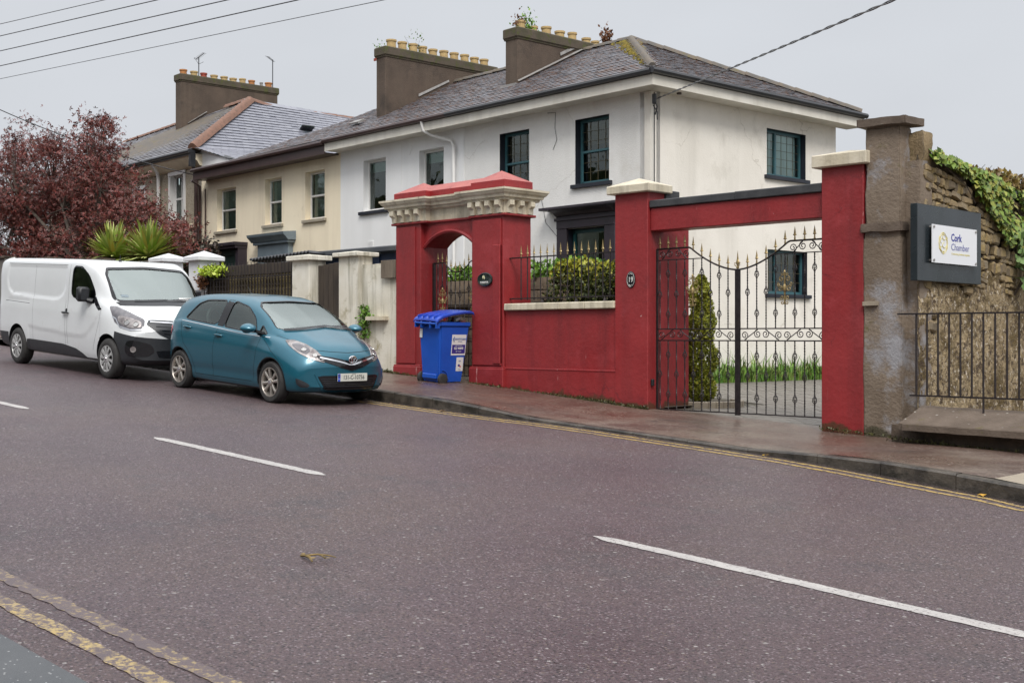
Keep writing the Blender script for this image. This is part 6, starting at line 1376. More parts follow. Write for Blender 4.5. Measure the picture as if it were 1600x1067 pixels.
def wheel(car, x, y, r, w, rim_r, style, m_rim, seed=0):
    sg = -1 if y < 0 else 1; WMx = T(x, y, r) @ Matrix.Rotation(math.pi/2*(1 if sg < 0 else -1), 4, 'X') @ RZ(seed)   # local z points outwards
    b = MB(); b.lathe([(rim_r,-w/2+.01),(rim_r+.02,-w/2),(r*.90,-w/2+.005),(r*.985,-w/2+.03),(r,-w/2+.05),(r,w/2-.05),(r*.985,w/2-.03),(r*.90,w/2-.004),(rim_r+.02,w/2),(rim_r,w/2-.012)], 40, cap=False)
    t = car.add('wheel', b, m_rub, smooth=40, M=WMx)
    b = MB(); b.lathe([(rim_r+.004,w/2-.02),(rim_r+.004,w/2-.002),(rim_r-.008,w/2-.002),(rim_r-.016,w/2-.02),(rim_r-.02,-w/2+.03),(rim_r-.03,-w/2+.03)], 40, cap=False); car.add('rim', b, m_rim, t, 40, WMx)
    b = MB(); b.lathe([(0,w/2-.10),(rim_r-.015,w/2-.10),(rim_r-.015,w/2-.12),(0,w/2-.12)], 30); b.lathe([(0,w/2-.075),(rim_r*.62,w/2-.075),(rim_r*.62,w/2-.095)], 30); car.add('brake_disc', b, mat('brake_dark', (.02,.018,.017), None, rough=.6, metal=.2), t, 40, WMx)
    b = MB()
    if style == 'alloy':
        for k in range(8):
            a = k*math.pi/4+(.08 if k % 2 else -.08); ca, sa = math.cos(a), math.sin(a)
            secs = [(.035,.026,w/2-.018),(.09,.019,w/2-.010),(rim_r*.75,.020,w/2-.004),(rim_r,.030,w/2-.012)]
            vs = []
            for rr, hw_, z in secs: vs += [(rr*ca-hw_*sa, rr*sa+hw_*ca, z-.006), (rr*ca-hw_*.45*sa, rr*sa+hw_*.45*ca, z+.002), (rr*ca+hw_*.45*sa, rr*sa-hw_*.45*ca, z+.002), (rr*ca+hw_*sa, rr*sa-hw_*ca, z-.006), (rr*ca+hw_*sa, rr*sa-hw_*ca, z-.03), (rr*ca-hw_*sa, rr*sa+hw_*ca, z-.03)]
            b.add(vs, [(i*6+j, i*6+(j+1) % 6, (i+1)*6+(j+1) % 6, (i+1)*6+j) for i in range(3) for j in range(6)])
        b.lathe([(.056,w/2-.05),(.056,w/2-.012),(.045,w/2-.004),(.0,w/2-.002)], 20)
        for k in range(5): a = k*1.2566; b.lathe([(.007,0),(.007,.012),(0,.012)], 6, T(.042*math.cos(a), .042*math.sin(a), w/2-.012))
    else:
        for k in range(10):
            a0 = k*math.pi/5; vs = []
            for rr, da, z in ((.055,.22,w/2-.006),(.11,.15,w/2+.004),(rim_r*.8,.125,w/2+.002),(rim_r+.003,.16,w/2-.006)):
                for s_ in (-1, 1): vs.append((rr*math.cos(a0+s_*da), rr*math.sin(a0+s_*da), z))
            b.add(vs+[(x_, y_, z_-.02) for x_, y_, z_ in vs], [(0,1,3,2),(2,3,5,4),(4,5,7,6),(0,2,10,8),(2,4,12,10),(4,6,14,12),(1,9,11,3),(3,11,13,5),(5,13,15,7)])
        b.lathe([(.075,w/2-.03),(.072,w/2-.004),(.05,w/2+.008),(0,w/2+.010)], 24)
    car.add('spokes', b, m_rim, t, 35, WMx); b = MB(); b.lathe([(.030,w/2-.002+(.012 if style != 'alloy' else 0)),(.028,w/2+.004+(.010 if style != 'alloy' else 0)),(0,w/2+.005+(.010 if style != 'alloy' else 0))], 18); car.add('hub_cap', b, m_chrome, t, 40, WMx)
    return t
m_teal_p = mat('teal_metallic_paint', (.007,.098,.150), (.009,.115,.170), scale=90, rough=.34, metal=.35, coat=.75, detail=2); m_teal_p.node_tree.nodes['Principled BSDF'].inputs['Coat Roughness'].default_value = .13
m_white_p = mat('white_van_paint', (.70,.72,.73), (.66,.68,.69), scale=1.2, rough=.4, coat=.6, blotch=((.55,.54,.52), 2.2, .62, .8), )
m_chrome = mat('chrome', (.72,.72,.74), None, rough=.10, metal=1.0)
m_rimA = mat('alloy_silver', (.58,.54,.49), (.50,.46,.42), scale=8, rough=.32, metal=.8); m_rimB = mat('hubcap_grey', (.52,.52,.52), (.44,.44,.44), scale=8, rough=.4, metal=.4)
m_gl = mat('dark_car_glass', (.012,.020,.016), (.035,.05,.04), scale=2.6, rough=.03, ior=2.1, detail=3); m_ws = mat('windscreen_glass', (.085,.105,.10), (.16,.185,.175), scale=2.2, rough=.04, ior=3.0, detail=3, contrast=(.3,.7))
m_gl.node_tree.nodes['Principled BSDF'].inputs['Specular IOR Level'].default_value = .5
m_lamp = mat('lamp_reflector', (.42,.39,.38), (.14,.12,.12), scale=13, rough=.3, metal=.5, coat=.35, bump=.3, bscale=14, bdist=.01); m_bulb = mat('bulb_chrome', (.40,.39,.38), None, rough=.2, metal=.9); m_lampr = mat('red_lamp', (.45,.02,.03), (.3,.01,.02), scale=20, rough=.2, coat=1.0)
m_lampd = mat('lamp_smoked', (.06,.055,.065), (.12,.11,.12), scale=12, rough=.12, coat=1.0); m_ind = mat('clear_indicator', (.55,.50,.46), (.4,.35,.33), scale=20, rough=.15, coat=1.)
m_trim = mat('interior_trim', (.045,.045,.048), (.07,.07,.072), scale=9, rough=.8); g_side = glass_mat('side_glass', tint=(.74,.84,.80), refl=2.1, see=.9); g_screen = glass_mat('screen_glass', tint=(.78,.86,.83), refl=3.4, see=.9)
m_seam = mat('seam_dark', (.004,.012,.016), None, rough=.8); m_seamw = mat('seam_grey', (.16,.165,.17), None, rough=.8)
m_bump = mat('bumper_black', (.022,.024,.028), (.03,.032,.036), scale=8, rough=.42, bump=.1, bscale=120)
m_plate = mat('plate_cream', (.62,.62,.56), None, rough=.4); m_plb = mat('plate_blue', (.01,.06,.45), None, rough=.4); m_txt = mat('plate_black_print', (.01,.01,.012), None, rough=.5)

# ---------------------------------------- teal hatchback
ROLL = Matrix.Rotation(math.atan(K), 4, 'Y')
ya = thing('parked_car', 'teal five-door hatchback parked nose downhill in front of the white van', 'car', (-15.86, 10.57, gz(-15.86)), rot=ROLL)
C1 = Car(ya)
kx = [-1.83,-1.78,-1.62,-1.30,-.90,-.40,.10,.45,.70,1.00,1.30,1.60,1.85,1.98,2.055]
rows = [([0]*15, [.42,.30,.24,.19,.18,.17,.17,.17,.17,.17,.17,.17,.19,.21,.28]),
 ([.60,.66,.70,.73,.73,.73,.73,.73,.73,.73,.72,.71,.70,.66,.60], [.42,.30,.24,.19,.18,.17,.17,.17,.17,.17,.17,.17,.19,.21,.28]),
 ([.66,.72,.77,.80,.79,.785,.785,.785,.785,.79,.80,.81,.80,.76,.72], [.47,.36,.31,.27,.25,.24,.24,.24,.24,.24,.25,.26,.27,.28,.32]),
 ([.68,.76,.815,.835,.83,.825,.822,.822,.825,.835,.84,.84,.83,.80,.76], [.56,.52,.50,.48,.46,.46,.46,.46,.46,.46,.46,.46,.45,.42,.40]),
 ([.68,.765,.825,.845,.842,.838,.836,.836,.838,.842,.845,.835,.815,.78,.74], [.70,.70,.70,.70,.69,.68,.67,.67,.67,.68,.68,.66,.61,.55,.47]),
 ([.66,.735,.785,.80,.80,.805,.805,.805,.80,.79,.765,.735,.70,.66,.66], [.92,.98,1.02,1.04,1.02,.99,.965,.95,.94,.925,.90,.85,.755,.65,.53]),
 ([.64,.70,.745,.762,.768,.772,.772,.77,.765,.755,.70,.62,.57,.54,.55], [.97,1.04,1.07,1.085,1.06,1.03,1.0,.985,.975,.965,.945,.885,.79,.69,.545]),
 ([.60,.62,.60,.605,.61,.615,.61,.605,.62,.655,.66,.50,.42,.40,.42], [.99,1.09,1.30,1.365,1.40,1.42,1.41,1.355,1.27,1.12,.99,.92,.815,.705,.555]),
 ([.40,.42,.43,.43,.43,.43,.43,.45,.48,.50,.46,.34,.28,.26,.26], [1.01,1.15,1.385,1.45,1.488,1.503,1.49,1.43,1.335,1.20,1.05,.945,.84,.72,.56]),
 ([0]*15, [1.03,1.17,1.41,1.46,1.502,1.518,1.505,1.45,1.355,1.22,1.065,.955,.855,.73,.565])]
def sm(t): t = max(0., min(1., t)); return t*t*(3-2*t)
def bow1(x, y, z):
    f = sm((x-.75)/1.3); r = sm((-1.1-x)/.75); return -.345*f*(abs(y)/.85)**3.0+.20*r*(abs(y)/.85)**3.2
def def1(v):      # hood shoulders, wing swage, lower bumper blades
    if v.x > .9 and v.z > .75: v.z += .012*math.exp(-((abs(v.y)-.42)/.10)**2)*sm((v.x-.9)/.4)
    if v.x < 1.3 and v.x > -1.6 and abs(v.y) > .7: v.y *= 1+.010*math.exp(-((v.z-(.80+.05*(-v.x)))/.045)**2)
    if v.x < 1. and v.x > -1.0 and abs(v.y) > .7: v.y *= 1-.016*math.exp(-((v.z-.36)/.06)**2)
GF1 = [(.79,.972),(.64,1.18),(.38,1.335),(-.02,1.412),(-.10,1.022),(.3,.995)]; GQ1 = [(1.05,.957),(.86,1.09),(.84,.975)]; GR1 = [(-.27,1.035),(-.19,1.412),(-.78,1.398),(-.99,1.335),(-1.21,1.118),(-1.13,1.088)]
GW1 = [(-.655,1.03),(-.575,1.34),(-.50,1.412),(0,1.435),(.50,1.412),(.575,1.34),(.655,1.03),(0,1.09)]; GB1 = [(-.52,1.10),(-.47,1.33),(0,1.36),(.47,1.33),(.52,1.10)]
bm = body_shell(kx, rows, 90, 58, bow1, def1); C1.setbvh(bm); bm = cut_arches(bm, [(1.255,.30), (-1.255,.30)], .345, .56, 2)
for c_ in (prism_bm(GF1, 'side', -2, 2), prism_bm(GR1, 'side', -2, 2), prism_bm(GQ1, 'side', -2, 2), prism_bm(GW1, 'front', .42, 3, 2, .10), prism_bm(GB1, 'front', -3, -1.25), cavity(kx, rows, -1.60, 1.10, .48, bow1)): bm = bool_cut(bm, [c_])
V_ = []; 
for f in bm.faces:
    c = f.calc_center_median(); f.material_index = 0
    for ax in (1.255, -1.255):
        if math.hypot(c.x-ax, c.z-.30) < .3455 and abs(c.y) < .838 and abs(f.normal.y) < .5 or (abs(abs(c.y)-.56) < .01 and math.hypot(c.x-ax, c.z-.30) < .35): f.material_index = 1
    if c.z < .20 and f.normal.z < -.5: f.material_index = 1
    hit_ = C1.bvh.find_nearest(c)
    if hit_[3] > .009 and (c.z > .47 and -1.65 < c.x < 1.2): f.material_index = 2
me = bpy.data.meshes.new('body'); bm.to_mesh(me); bm.free(); me.materials.append(m_teal_p); me.materials.append(m_blk); me.materials.append(m_trim); smooth_mesh(me, 32); register(bpy.data.objects.new('body', me), ya, WM[ya.name].copy())
for x in (1.255, -1.255):
    for y in (-.745, .745): wheel(C1, x, y, .30, .18, .205, 'alloy', m_rimA, x*.7)
    C1.seam([(x+.352*math.cos(a), .30+.352*math.sin(a)) for a in [math.pi*(-.05+1.10*i/20) for i in range(21)]], 'side', .012, m_blk, 'arch_lip', .002)
# side glazing
for q_ in (GF1, GQ1, GR1): C1.seam(chaikin(q_, 2, .12), 'side', .016, m_blkg, 'window_seal', .003, close=True)
C1.panel('door_pillar', [(-.105,1.02),(-.025,1.415),(-.185,1.415),(-.265,1.03)], 'side', .003, m_blkg, rnd=0, mirror=True, thick=.001)
if 0: C1.panel('window_surround', [(1.13,.93),(1.07,.962),(.68,1.225),(.36,1.365),(-.10,1.43),(-.82,1.418),(-1.06,1.35),(-1.28,1.115),(-1.22,1.072),(-.4,1.012),(.4,.952)], 'side', .006, m_blkg, q=.14, mirror=True)
C1.panel('front_door_glass', GF1, 'side', -.008, g_side, q=.12, mirror=True, thick=.0005)
C1.panel('quarter_glass', GQ1, 'side', -.008, g_side, q=.12, mirror=True, thick=.0005)
C1.panel('rear_door_glass', GR1, 'side', -.008, g_side, q=.12, mirror=True, thick=.0005)
C1.seam([(1.14,.922),(.4,.948),(-.4,1.005),(-1.26,1.062)], 'side', .006, m_chrome, 'waist_strip', .006)
C1.seam([(.95,.925),(.90,.74),(.84,.50),(.78,.28)], 'side', .007, m_seam); C1.seam([(-.20,.985),(-.27,.7),(-.30,.27)], 'side', .007, m_seam)
C1.seam([(-1.26,1.055),(-1.20,.88),(-1.12,.72),(-.98,.62),(-.86,.5),(-.80,.27)], 'side', .007, m_seam); C1.seam([(.74,.275),(-.80,.27)], 'side', .007, m_seam)
C1.seam([(1.02,.90),(1.30,.72),(1.55,.55),(1.60,.42)], 'side', .005, m_seam, 'bumper_seam')
# windscreen, rear screen
C1.seam(chaikin(GW1, 2, .10), 'front', .011, m_blkg, 'windscreen_seal', .003, close=True, mirror=False)
if 0: C1.panel('windscreen_frame', [(-.672,.985),(-.668,1.03),(-.588,1.35),(-.515,1.425),(0,1.45),(.515,1.425),(.588,1.35),(.668,1.03),(.672,.985),(0,1.04)], 'front', .007, m_blkg, q=.10, grid=.045)
C1.panel('windscreen', GW1, 'front', -.008, g_screen, q=.10, grid=.045, thick=.0005)
C1.panel('rear_screen', GB1, 'rear', -.008, g_side, q=.12, thick=.0005)
def seat(C_, x, y, zf, s=1.0, m=None, back=True):
    b = MB(); b.box(x-.25, x+.25, y-.24, y+.24, zf, zf+.16, bev=.04); M_ = T(x-.24, y, zf+.12) @ Matrix.Rotation(math.radians(-16), 4, 'Y'); b.box(-.07, .07, -.235, .235, 0, .56, M=M_, bev=.05); b.box(-.045, .05, -.13, .13, .60, .76, M=M_, bev=.04); b.tube([M_ @ Vector((0,-.05,.5)), M_ @ Vector((0,-.05,.65))], .008, 5); b.tube([M_ @ Vector((0,.05,.5)), M_ @ Vector((0,.05,.65))], .008, 5)
    C_.add('seat', b, m or m_seat, None, 40)
def steering(C_, x, y, z, r=.18):
    M_ = T(x, y, z) @ Matrix.Rotation(math.radians(-62), 4, 'Y'); b = MB(); b.tube([M_ @ Vector((r*math.cos(a), r*math.sin(a), 0)) for a in [2*math.pi*i/24 for i in range(25)]], .015, 6); b.box(-.16,.16,-.02,.02,-.01,.01, M=M_); b.lathe([(.06,-.02),(.06,.01),(0,.02)], 12, M_); C_.add('steering_wheel', b, m_blk, None, 40)
for y in (-.36, .36): seat(C1, .15, y, .52)
for y in (-.38, .38): seat(C1, -.85, y, .55)
b = MB(); b.tube([(-.93,-.40+.13*math.cos(a),1.13+.15*math.sin(a)) for a in [2*math.pi*i/20 for i in range(21)]], .035, 6); C1.add('child_seat', b, mat('pale_seat', (.55,.60,.56), None, rough=.8), None, 50)
b = MB(); b.box(.62,1.08,-.66,.66,.78,.96, bev=.05); b.box(.72,.98,-.64,.64,.93,.985, bev=.03); C1.add('dashboard', b, m_trim, None, 40); steering(C1, .55, -.36, .93)
b = MB(); b.box(.55,.57,-.10,.10,1.31,1.36, bev=.01); C1.add('interior_mirror', b, m_blk)
C1.seam([(-.60,1.03),(.1,1.085),(.58,1.04)], 'front', .022, m_blk, 'wiper', .022, mirror=False); C1.seam([(.05,1.08),(.55,1.085)], 'front', .012, m_blk, 'wiper', .020, mirror=False)
C1.panel('windscreen_sticker', [(.40,1.13),(.50,1.13),(.50,1.19),(.40,1.19)], 'front', -.012, m_stw, rnd=0, thick=.001); b = MB(); b.box(.80,.95,.18,.42,.99,.992); C1.add('dashboard_paper', b, m_stw)
# bonnet, lamps, grille
C1.seam([(-.70,.955),(-.62,.90),(-.56,.83),(-.50,.785),(-.25,.765),(0,.752),(.25,.765),(.50,.785),(.56,.83),(.62,.90),(.70,.955)], 'front', .006, m_seam, 'bonnet_seam', mirror=False)
HLp = [(.50,.900),(.62,.908),(.82,.855),(.98,.775),(1.09,.675),(1.105,.615),(.90,.668),(.72,.745),(.58,.83)]
for o_, sg in zip(C1.panel('headlight', HLp, 'diag', .010, m_lamp, q=.10, grid=.035, mirror=True), (1, -1)):
    C1.panel('lamp_bezel', [(.60,.855),(.70,.868),(.86,.815),(.90,.76),(.84,.715),(.70,.772)], 'diag', .0115, m_lampd, par=o_, q=.2, grid=.03) if sg > 0 else None
    b = MB()
    for a_, z_, r_ in ((.80,.785,.045), (.965,.715,.038)):
        h = C1.hit(*(lambda f_: (f_[0](a_, z_), f_[1]))(PROJ['diag'])); 
        if h: R_ = h[1].to_track_quat('Z', 'Y').to_matrix().to_4x4(); MM = T(*(h[0]+h[1]*.013)) @ R_; pts_ = MB(); b.lathe([(r_,0),(r_*.9,.006),(r_*.82,-.004),(r_*.3,-.002),(0,.004)], 18, MM)
    for i in range(len(b.v)): b.v[i] = (b.v[i][0], b.v[i][1]*sg, b.v[i][2])
    C1.add('bulb_reflector', b, m_bulb, o_, 40)
C1.panel('grille', [(-.53,.722),(-.30,.69),(0,.635),(.30,.69),(.53,.722),(.47,.645),(.20,.555),(0,.505),(-.20,.555),(-.47,.645)], 'front', .010, m_blkg, q=.08, grid=.03)
C1.seam([(-.47,.685),(-.20,.63),(-.04,.59),(.04,.59),(.20,.63),(.47,.685)], 'front', .020, m_chrome, 'grille_bar', .018, mirror=False)
C1.panel('lower_grille', [(-.53,.44),(.53,.44),(.43,.26),(.36,.235),(-.36,.235),(-.43,.26)], 'front', .009, m_blkg, q=.08, grid=.03)
for i in range(6): z = .265+i*.026; C1.seam([(-.40-.02*i*.8,z),(.40+.02*i*.8,z)], 'front', .007, m_bump, 'grille_slat', .016, mirror=False)
C1.panel('bumper_rim', [(-.565,.46),(-.545,.46),(-.445,.245),(-.37,.215),(.37,.215),(.445,.245),(.545,.46),(.565,.46),(.46,.235),(.38,.195),(-.38,.195),(-.46,.235)], 'front', .012, m_teal_p, rnd=1, q=.1, grid=.05)
C1.panel('fog_lamp_recess', [(.715,.40),(.80,.375),(.93,.31),(.89,.268),(.79,.27),(.735,.315)], 'diag', .008, m_bump, mirror=True, grid=.03)
C1.seam([(.72,.398),(.735,.315),(.79,.268),(.89,.266),(.93,.31)], 'diag', .010, m_teal_p, 'fog_lamp_rim', .010)
PX = 2.075; b = MB(); b.box(PX, PX+.008, -.26, .26, .36, .47, bev=.002); pt = C1.add('number_plate', b, m_plate); b = MB(); b.box(PX+.0085, PX+.0095, -.258, -.215, .362, .468); C1.add('plate_band', b, m_plb, pt)
PF = Matrix(((0,0,1,0),(1,0,0,0),(0,1,0,0),(0,0,0,1)))
text('131-C-10756', .088, 'plate_number', m_txt, pt, C1.M @ T(PX+.0095, .02, .412) @ PF, .0006, sx=.80, bold=.0005)
text('CORCAIGH', .013, 'plate_county', m_txt, pt, C1.M @ T(PX+.0095, .02, .462) @ PF, .0004)
b = MB(); b.lathe([(.012,0),(.012,.001),(.009,.001),(.009,0)], 12, T(PX+.0095, -.236, .44) @ Matrix.Rotation(math.pi/2, 4, 'Y')); C1.add('star_ring', b, m_yelw, pt); text('IRL', .022, 'plate_letters', m_let, pt, C1.M @ T(PX+.0098, -.236, .395) @ PF, .0004)
b = MB()
def ell(ry, rz, cy_=0, cz_=0, r=.0065, n=30): b.tube([(2.076, cy_+ry*math.cos(2*math.pi*i/n), .665+cz_+rz*math.sin(2*math.pi*i/n)) for i in range(n+1)], r, 5, cap=False)
ell(.068, .047, r=.0075); ell(.020, .042); ell(.044, .017, 0, .018); C1.add('emblem', b, m_chrome, None, 60)
b = MB(); b.lathe([(0,0),(1,0),(1,.004),(0,.006)], 24, T(2.066,0,.665) @ Matrix.Rotation(math.pi/2, 4, 'Y') @ Matrix.Diagonal((.045,.066,1,1))); C1.add('emblem_back', b, m_blkg)
# tail lamp, handles, mirrors, aerial, badge strip
C1.panel('tail_light', [(-1.66,.97),(-1.55,.97),(-1.52,.90),(-1.56,.82),(-1.70,.80)], 'side', .008, m_lampr, q=.15, mirror=True, grid=.04)
for (hx, hz) in ((-.12,.885), (-1.03,.965)):
    for sg in (-1, 1):
        C1.panel('handle_recess', [(hx-.09,hz-.032),(hx+.06,hz-.032),(hx+.06,hz+.03),(hx-.09,hz+.03)], 'side', .0015, m_seam, q=.3, grid=.05, thick=.002) if sg < 0 else None
        h = C1.hit(Vector((hx, -4, hz)), Vector((0,1,0))); y0 = -h[0].y
        b = MB(); b.tube([(hx-.105, sg*(y0+.006), hz+.004), (hx-.08, sg*(y0+.034), hz+.008), (hx, sg*(y0+.040), hz+.010), (hx+.07, sg*(y0+.034), hz+.006), (hx+.09, sg*(y0+.006), hz+.0)], [.010,.014,.015,.014,.010], 8); C1.add('door_handle', b, m_teal_p, None, 60)
for sg in (-1, 1):
    b_ = bmesh.new(); bmesh.ops.create_uvsphere(b_, u_segments=20, v_segments=12, radius=1)
    for v in b_.verts:
        v.co = Vector((v.co.x*.12*(1 if v.co.x > 0 else .3), v.co.y*.125, v.co.z*(.078 if v.co.z > 0 else .055)*(1-.25*max(0, v.co.x)))); v.co.z += .02*(v.co.y*-sg/.125 if 0 else 0); v.co.x += -.03*abs(v.co.y/.125)
        v.co += Vector((.87, sg*.955, 1.035))
    b_.verts.index_update(); m = MB(); m.add([v.co.copy() for v in b_.verts], [[l.index for l in f.verts] for f in b_.faces]); b_.free(); mm_ = C1.add('door_mirror', m, m_teal_p, None, 60)
    b = MB(); b.lathe([(0,0),(1,0),(1,.004),(0,.004)], 20, T(.840, sg*.955, 1.035) @ Matrix.Rotation(-math.pi/2, 4, 'Y') @ Matrix.Diagonal((.068,.105,1,1))); C1.add('mirror_glass', b, m_gl, mm_, 40)
    b = MB(); b.prism([(.99,sg*.75,.955),(.81,sg*.75,.955),(.83,sg*.86,.99),(.93,sg*.86,.99)], (0,0,.035)); C1.add('mirror_foot', b, m_blk, mm_)
b = MB(); b.tube([(-.55,0,1.50),(-.66,0,1.62)], [.006,.003], 5); b.lathe([(.02,0),(.012,.02),(0,.024)], 8, T(-.55,0,1.505)); C1.add('roof_aerial', b, m_blk)

# ---------------------------------------- white panel van
va = thing('parked_van', 'white panel van with black bumper and sill strips parked behind the teal hatchback', 'van', (-20.70, 10.42, gz(-20.70)), rot=ROLL)
C2 = Car(va)
kx = [-2.72,-2.69,-2.50,-1.75,-.8,.3,.72,1.08,1.40,1.72,1.98,2.2,2.45,2.60,2.70]
rows = [([0]*15, [.50,.40,.33,.29,.28,.28,.28,.28,.28,.28,.27,.26,.26,.28,.36]),
 ([.78,.82,.86,.88,.88,.88,.88,.88,.88,.87,.86,.84,.80,.76,.70], [.50,.40,.33,.29,.28,.28,.28,.28,.28,.28,.27,.26,.26,.28,.36]),
 ([.86,.90,.93,.94,.94,.94,.94,.94,.94,.94,.94,.93,.92,.89,.84], [.54,.46,.42,.38,.36,.36,.36,.36,.36,.36,.35,.34,.34,.36,.42]),
 ([.88,.93,.965,.975,.975,.975,.975,.975,.975,.975,.972,.965,.95,.92,.88], [.72,.70,.70,.70,.70,.70,.70,.70,.70,.70,.68,.66,.62,.58,.54]),
 ([.88,.93,.965,.975,.975,.975,.975,.975,.972,.965,.955,.94,.92,.89,.86], [1.0,1.0,1.0,1.0,1.0,1.0,1.0,1.0,.99,.97,.94,.90,.84,.78,.68]),
 ([.87,.92,.95,.96,.96,.96,.955,.95,.94,.92,.90,.87,.84,.81,.80], [1.25,1.25,1.25,1.25,1.25,1.25,1.25,1.24,1.22,1.18,1.13,1.08,1.0,.91,.78]),
 ([.90,.925,.94,.945,.945,.945,.94,.91,.885,.845,.79,.74,.70,.67,.66], [1.55,1.6,1.6,1.6,1.6,1.6,1.6,1.46,1.35,1.27,1.20,1.14,1.05,.955,.82]),
 ([.86,.885,.90,.905,.905,.905,.90,.85,.81,.76,.64,.58,.54,.51,.50], [1.82,1.86,1.89,1.90,1.90,1.90,1.89,1.80,1.59,1.37,1.24,1.175,1.085,.985,.84]),
 ([.70,.74,.76,.77,.77,.77,.75,.65,.57,.50,.42,.38,.35,.32,.30], [1.88,1.93,1.955,1.962,1.965,1.965,1.958,1.88,1.70,1.46,1.27,1.20,1.11,1.005,.86]),
 ([0]*15, [1.90,1.945,1.972,1.98,1.982,1.972,1.965,1.92,1.73,1.49,1.285,1.215,1.125,1.015,.87])]
def bow2(x, y, z): return -.36*sm((x-1.1)/1.5)*(abs(y)/.97)**3.0+.05*sm((-2.2-x)/.5)*(abs(y)/.97)**3
loadp = [(-2.28,1.84),(.16,1.84),(.18,1.50),(.10,1.36),(-.04,1.28),(-.28,1.245),(-2.02,1.295),(-2.22,1.38),(-2.30,1.55)]
doorp = [(-.0,.60),(1.05,.62),(1.28,.80),(1.36,1.02),(1.30,1.12),(.95,.80),(.60,.70),(0,.70)]
def pdist(x, z, poly):
    dm = 9.
    for i in range(len(poly)):
        a, b = poly[i], poly[(i+1) % len(poly)]; dx, dz = b[0]-a[0], b[1]-a[1]; t = max(0, min(1, ((x-a[0])*dx+(z-a[1])*dz)/(dx*dx+dz*dz))); dm = min(dm, math.hypot(x-a[0]-t*dx, z-a[1]-t*dz))
    return dm if in_poly(x, z, poly) else -dm
def def2(v):
    if abs(v.y) > .75 and v.x < .6 and v.z > 1.1: v.y *= 1-.017*sm((pdist(v.x, v.z, loadp)+.012)/.035)
    if abs(v.y) > .8 and -1.3 < v.x < 1.5 and v.z < 1.2:
        zl = ip(v.x, [-1.3,-.2,.6,1.0,1.3,1.5], [.74,.70,.66,.70,.92,1.2]); v.y *= 1-.012*sm((zl-v.z)/.035)*sm((v.z-.2)/.2)
    if abs(v.y) > .8 and -2.2 < v.x < -1.3: v.y *= 1-.008*math.exp(-((v.z-1.18)/.02)**2)
GD2 = [(.41,1.32),(.42,1.79),(.48,1.84),(.73,1.835),(.95,1.70),(1.20,1.40),(1.26,1.22)]; GW2 = [(-.80,1.285),(-.765,1.72),(-.70,1.825),(0,1.862),(.70,1.825),(.765,1.72),(.80,1.285),(0,1.315)]
bm = body_shell(kx, rows, 150, 84, bow2, def2); C2.setbvh(bm); bm = cut_arches(bm, [(1.765,.34), (-1.765,.34)], .41, .62, 2)
for c_ in (prism_bm(GD2, 'side', -2, 2), prism_bm(GW2, 'front', 1.02, 4, 2, .08), cavity(kx, rows, .34, 1.80, .75, bow2, .055, .05)): bm = bool_cut(bm, [c_])
for co, no in (((2,0,.80),(.13,0,1)), ((1.98,0,0),(1,0,0)), ((-2.15,0,0),(1,0,0)), ((0,0,.58),(0,0,1)), ((-2.66,0,0),(1,0,0))): bmesh.ops.bisect_plane(bm, geom=bm.verts[:]+bm.edges[:]+bm.faces[:], plane_co=co, plane_no=no)
for f in bm.faces:
    c = f.calc_center_median(); f.material_index = 0
    if c.x > 1.98 and c.z+.13*(c.x-2) < .80: f.material_index = 2
    if c.x < -2.15 and c.z < .58: f.material_index = 2
    for ax in (1.765, -1.765):
        d_ = math.hypot(c.x-ax, c.z-.34)
        if (d_ < .4105 and abs(c.y) < .968 and abs(f.normal.y) < .5) or (abs(abs(c.y)-.62) < .01 and d_ < .42): f.material_index = 1
    if c.z < .32 and f.normal.z < -.4: f.material_index = 1
    if C2.bvh.find_nearest(c)[3] > .009 and c.z > .74 and .2 < c.x < 2.0: f.material_index = 3
me = bpy.data.meshes.new('body'); bm.to_mesh(me); bm.free(); [me.materials.append(m) for m in (m_white_p, m_blk, m_bump, m_trim)]; smooth_mesh(me, 30); register(bpy.data.objects.new('body', me), va, WM[va.name].copy())
for x in (1.765, -1.765):
    for y in (-.865, .865): wheel(C2, x, y, .337, .215, .215, 'cover', m_rimB, x)
C2.panel('sill_strip', [(-1.33,.50),(.10,.49),(.60,.44),(.85,.37),(1.0,.305),(-1.36,.305)], 'side', .010, m_bump, q=.06, mirror=True)
C2.seam(chaikin(GD2, 2, .12), 'side', .024, m_blkg, 'window_seal', .003, close=True)
C2.panel('mirror_sail', [(1.27,1.215),(1.22,1.36),(1.50,1.14),(1.42,1.12)], 'side', .004, m_blkg, q=.1, mirror=True)
if 0: C2.panel('window_surround', [(.36,1.30),(.37,1.80),(.44,1.875),(.74,1.87),(1.00,1.73),(1.30,1.40),(1.50,1.14),(1.40,1.12),(1.24,1.17)], 'side', .007, m_blkg, q=.10, mirror=True, grid=.05)
C2.panel('door_glass', GD2, 'side', -.008, g_side, q=.12, mirror=True, thick=.0005)
C2.seam(chaikin(GW2, 2, .08), 'front', .035, m_blkg, 'windscreen_seal', .003, close=True, mirror=False)
C2.panel('scuttle', [(-.80,1.27),(0,1.30),(.80,1.27),(.78,1.215),(0,1.235),(-.78,1.215)], 'front', .008, m_blk, q=.05, grid=.04)
if 0: C2.panel('windscreen_frame', [(-.84,1.20),(-.85,1.33),(-.80,1.74),(-.74,1.86),(0,1.90),(.74,1.86),(.80,1.74),(.85,1.33),(.84,1.20),(0,1.25)], 'front', .012, m_blkg, q=.08, grid=.04)
C2.panel('windscreen', [(-.80,1.285),(-.765,1.72),(-.70,1.825),(0,1.862),(.70,1.825),(.765,1.72),(.80,1.285),(0,1.315)], 'front', -.008, g_screen, q=.08, grid=.04, thick=.0005)
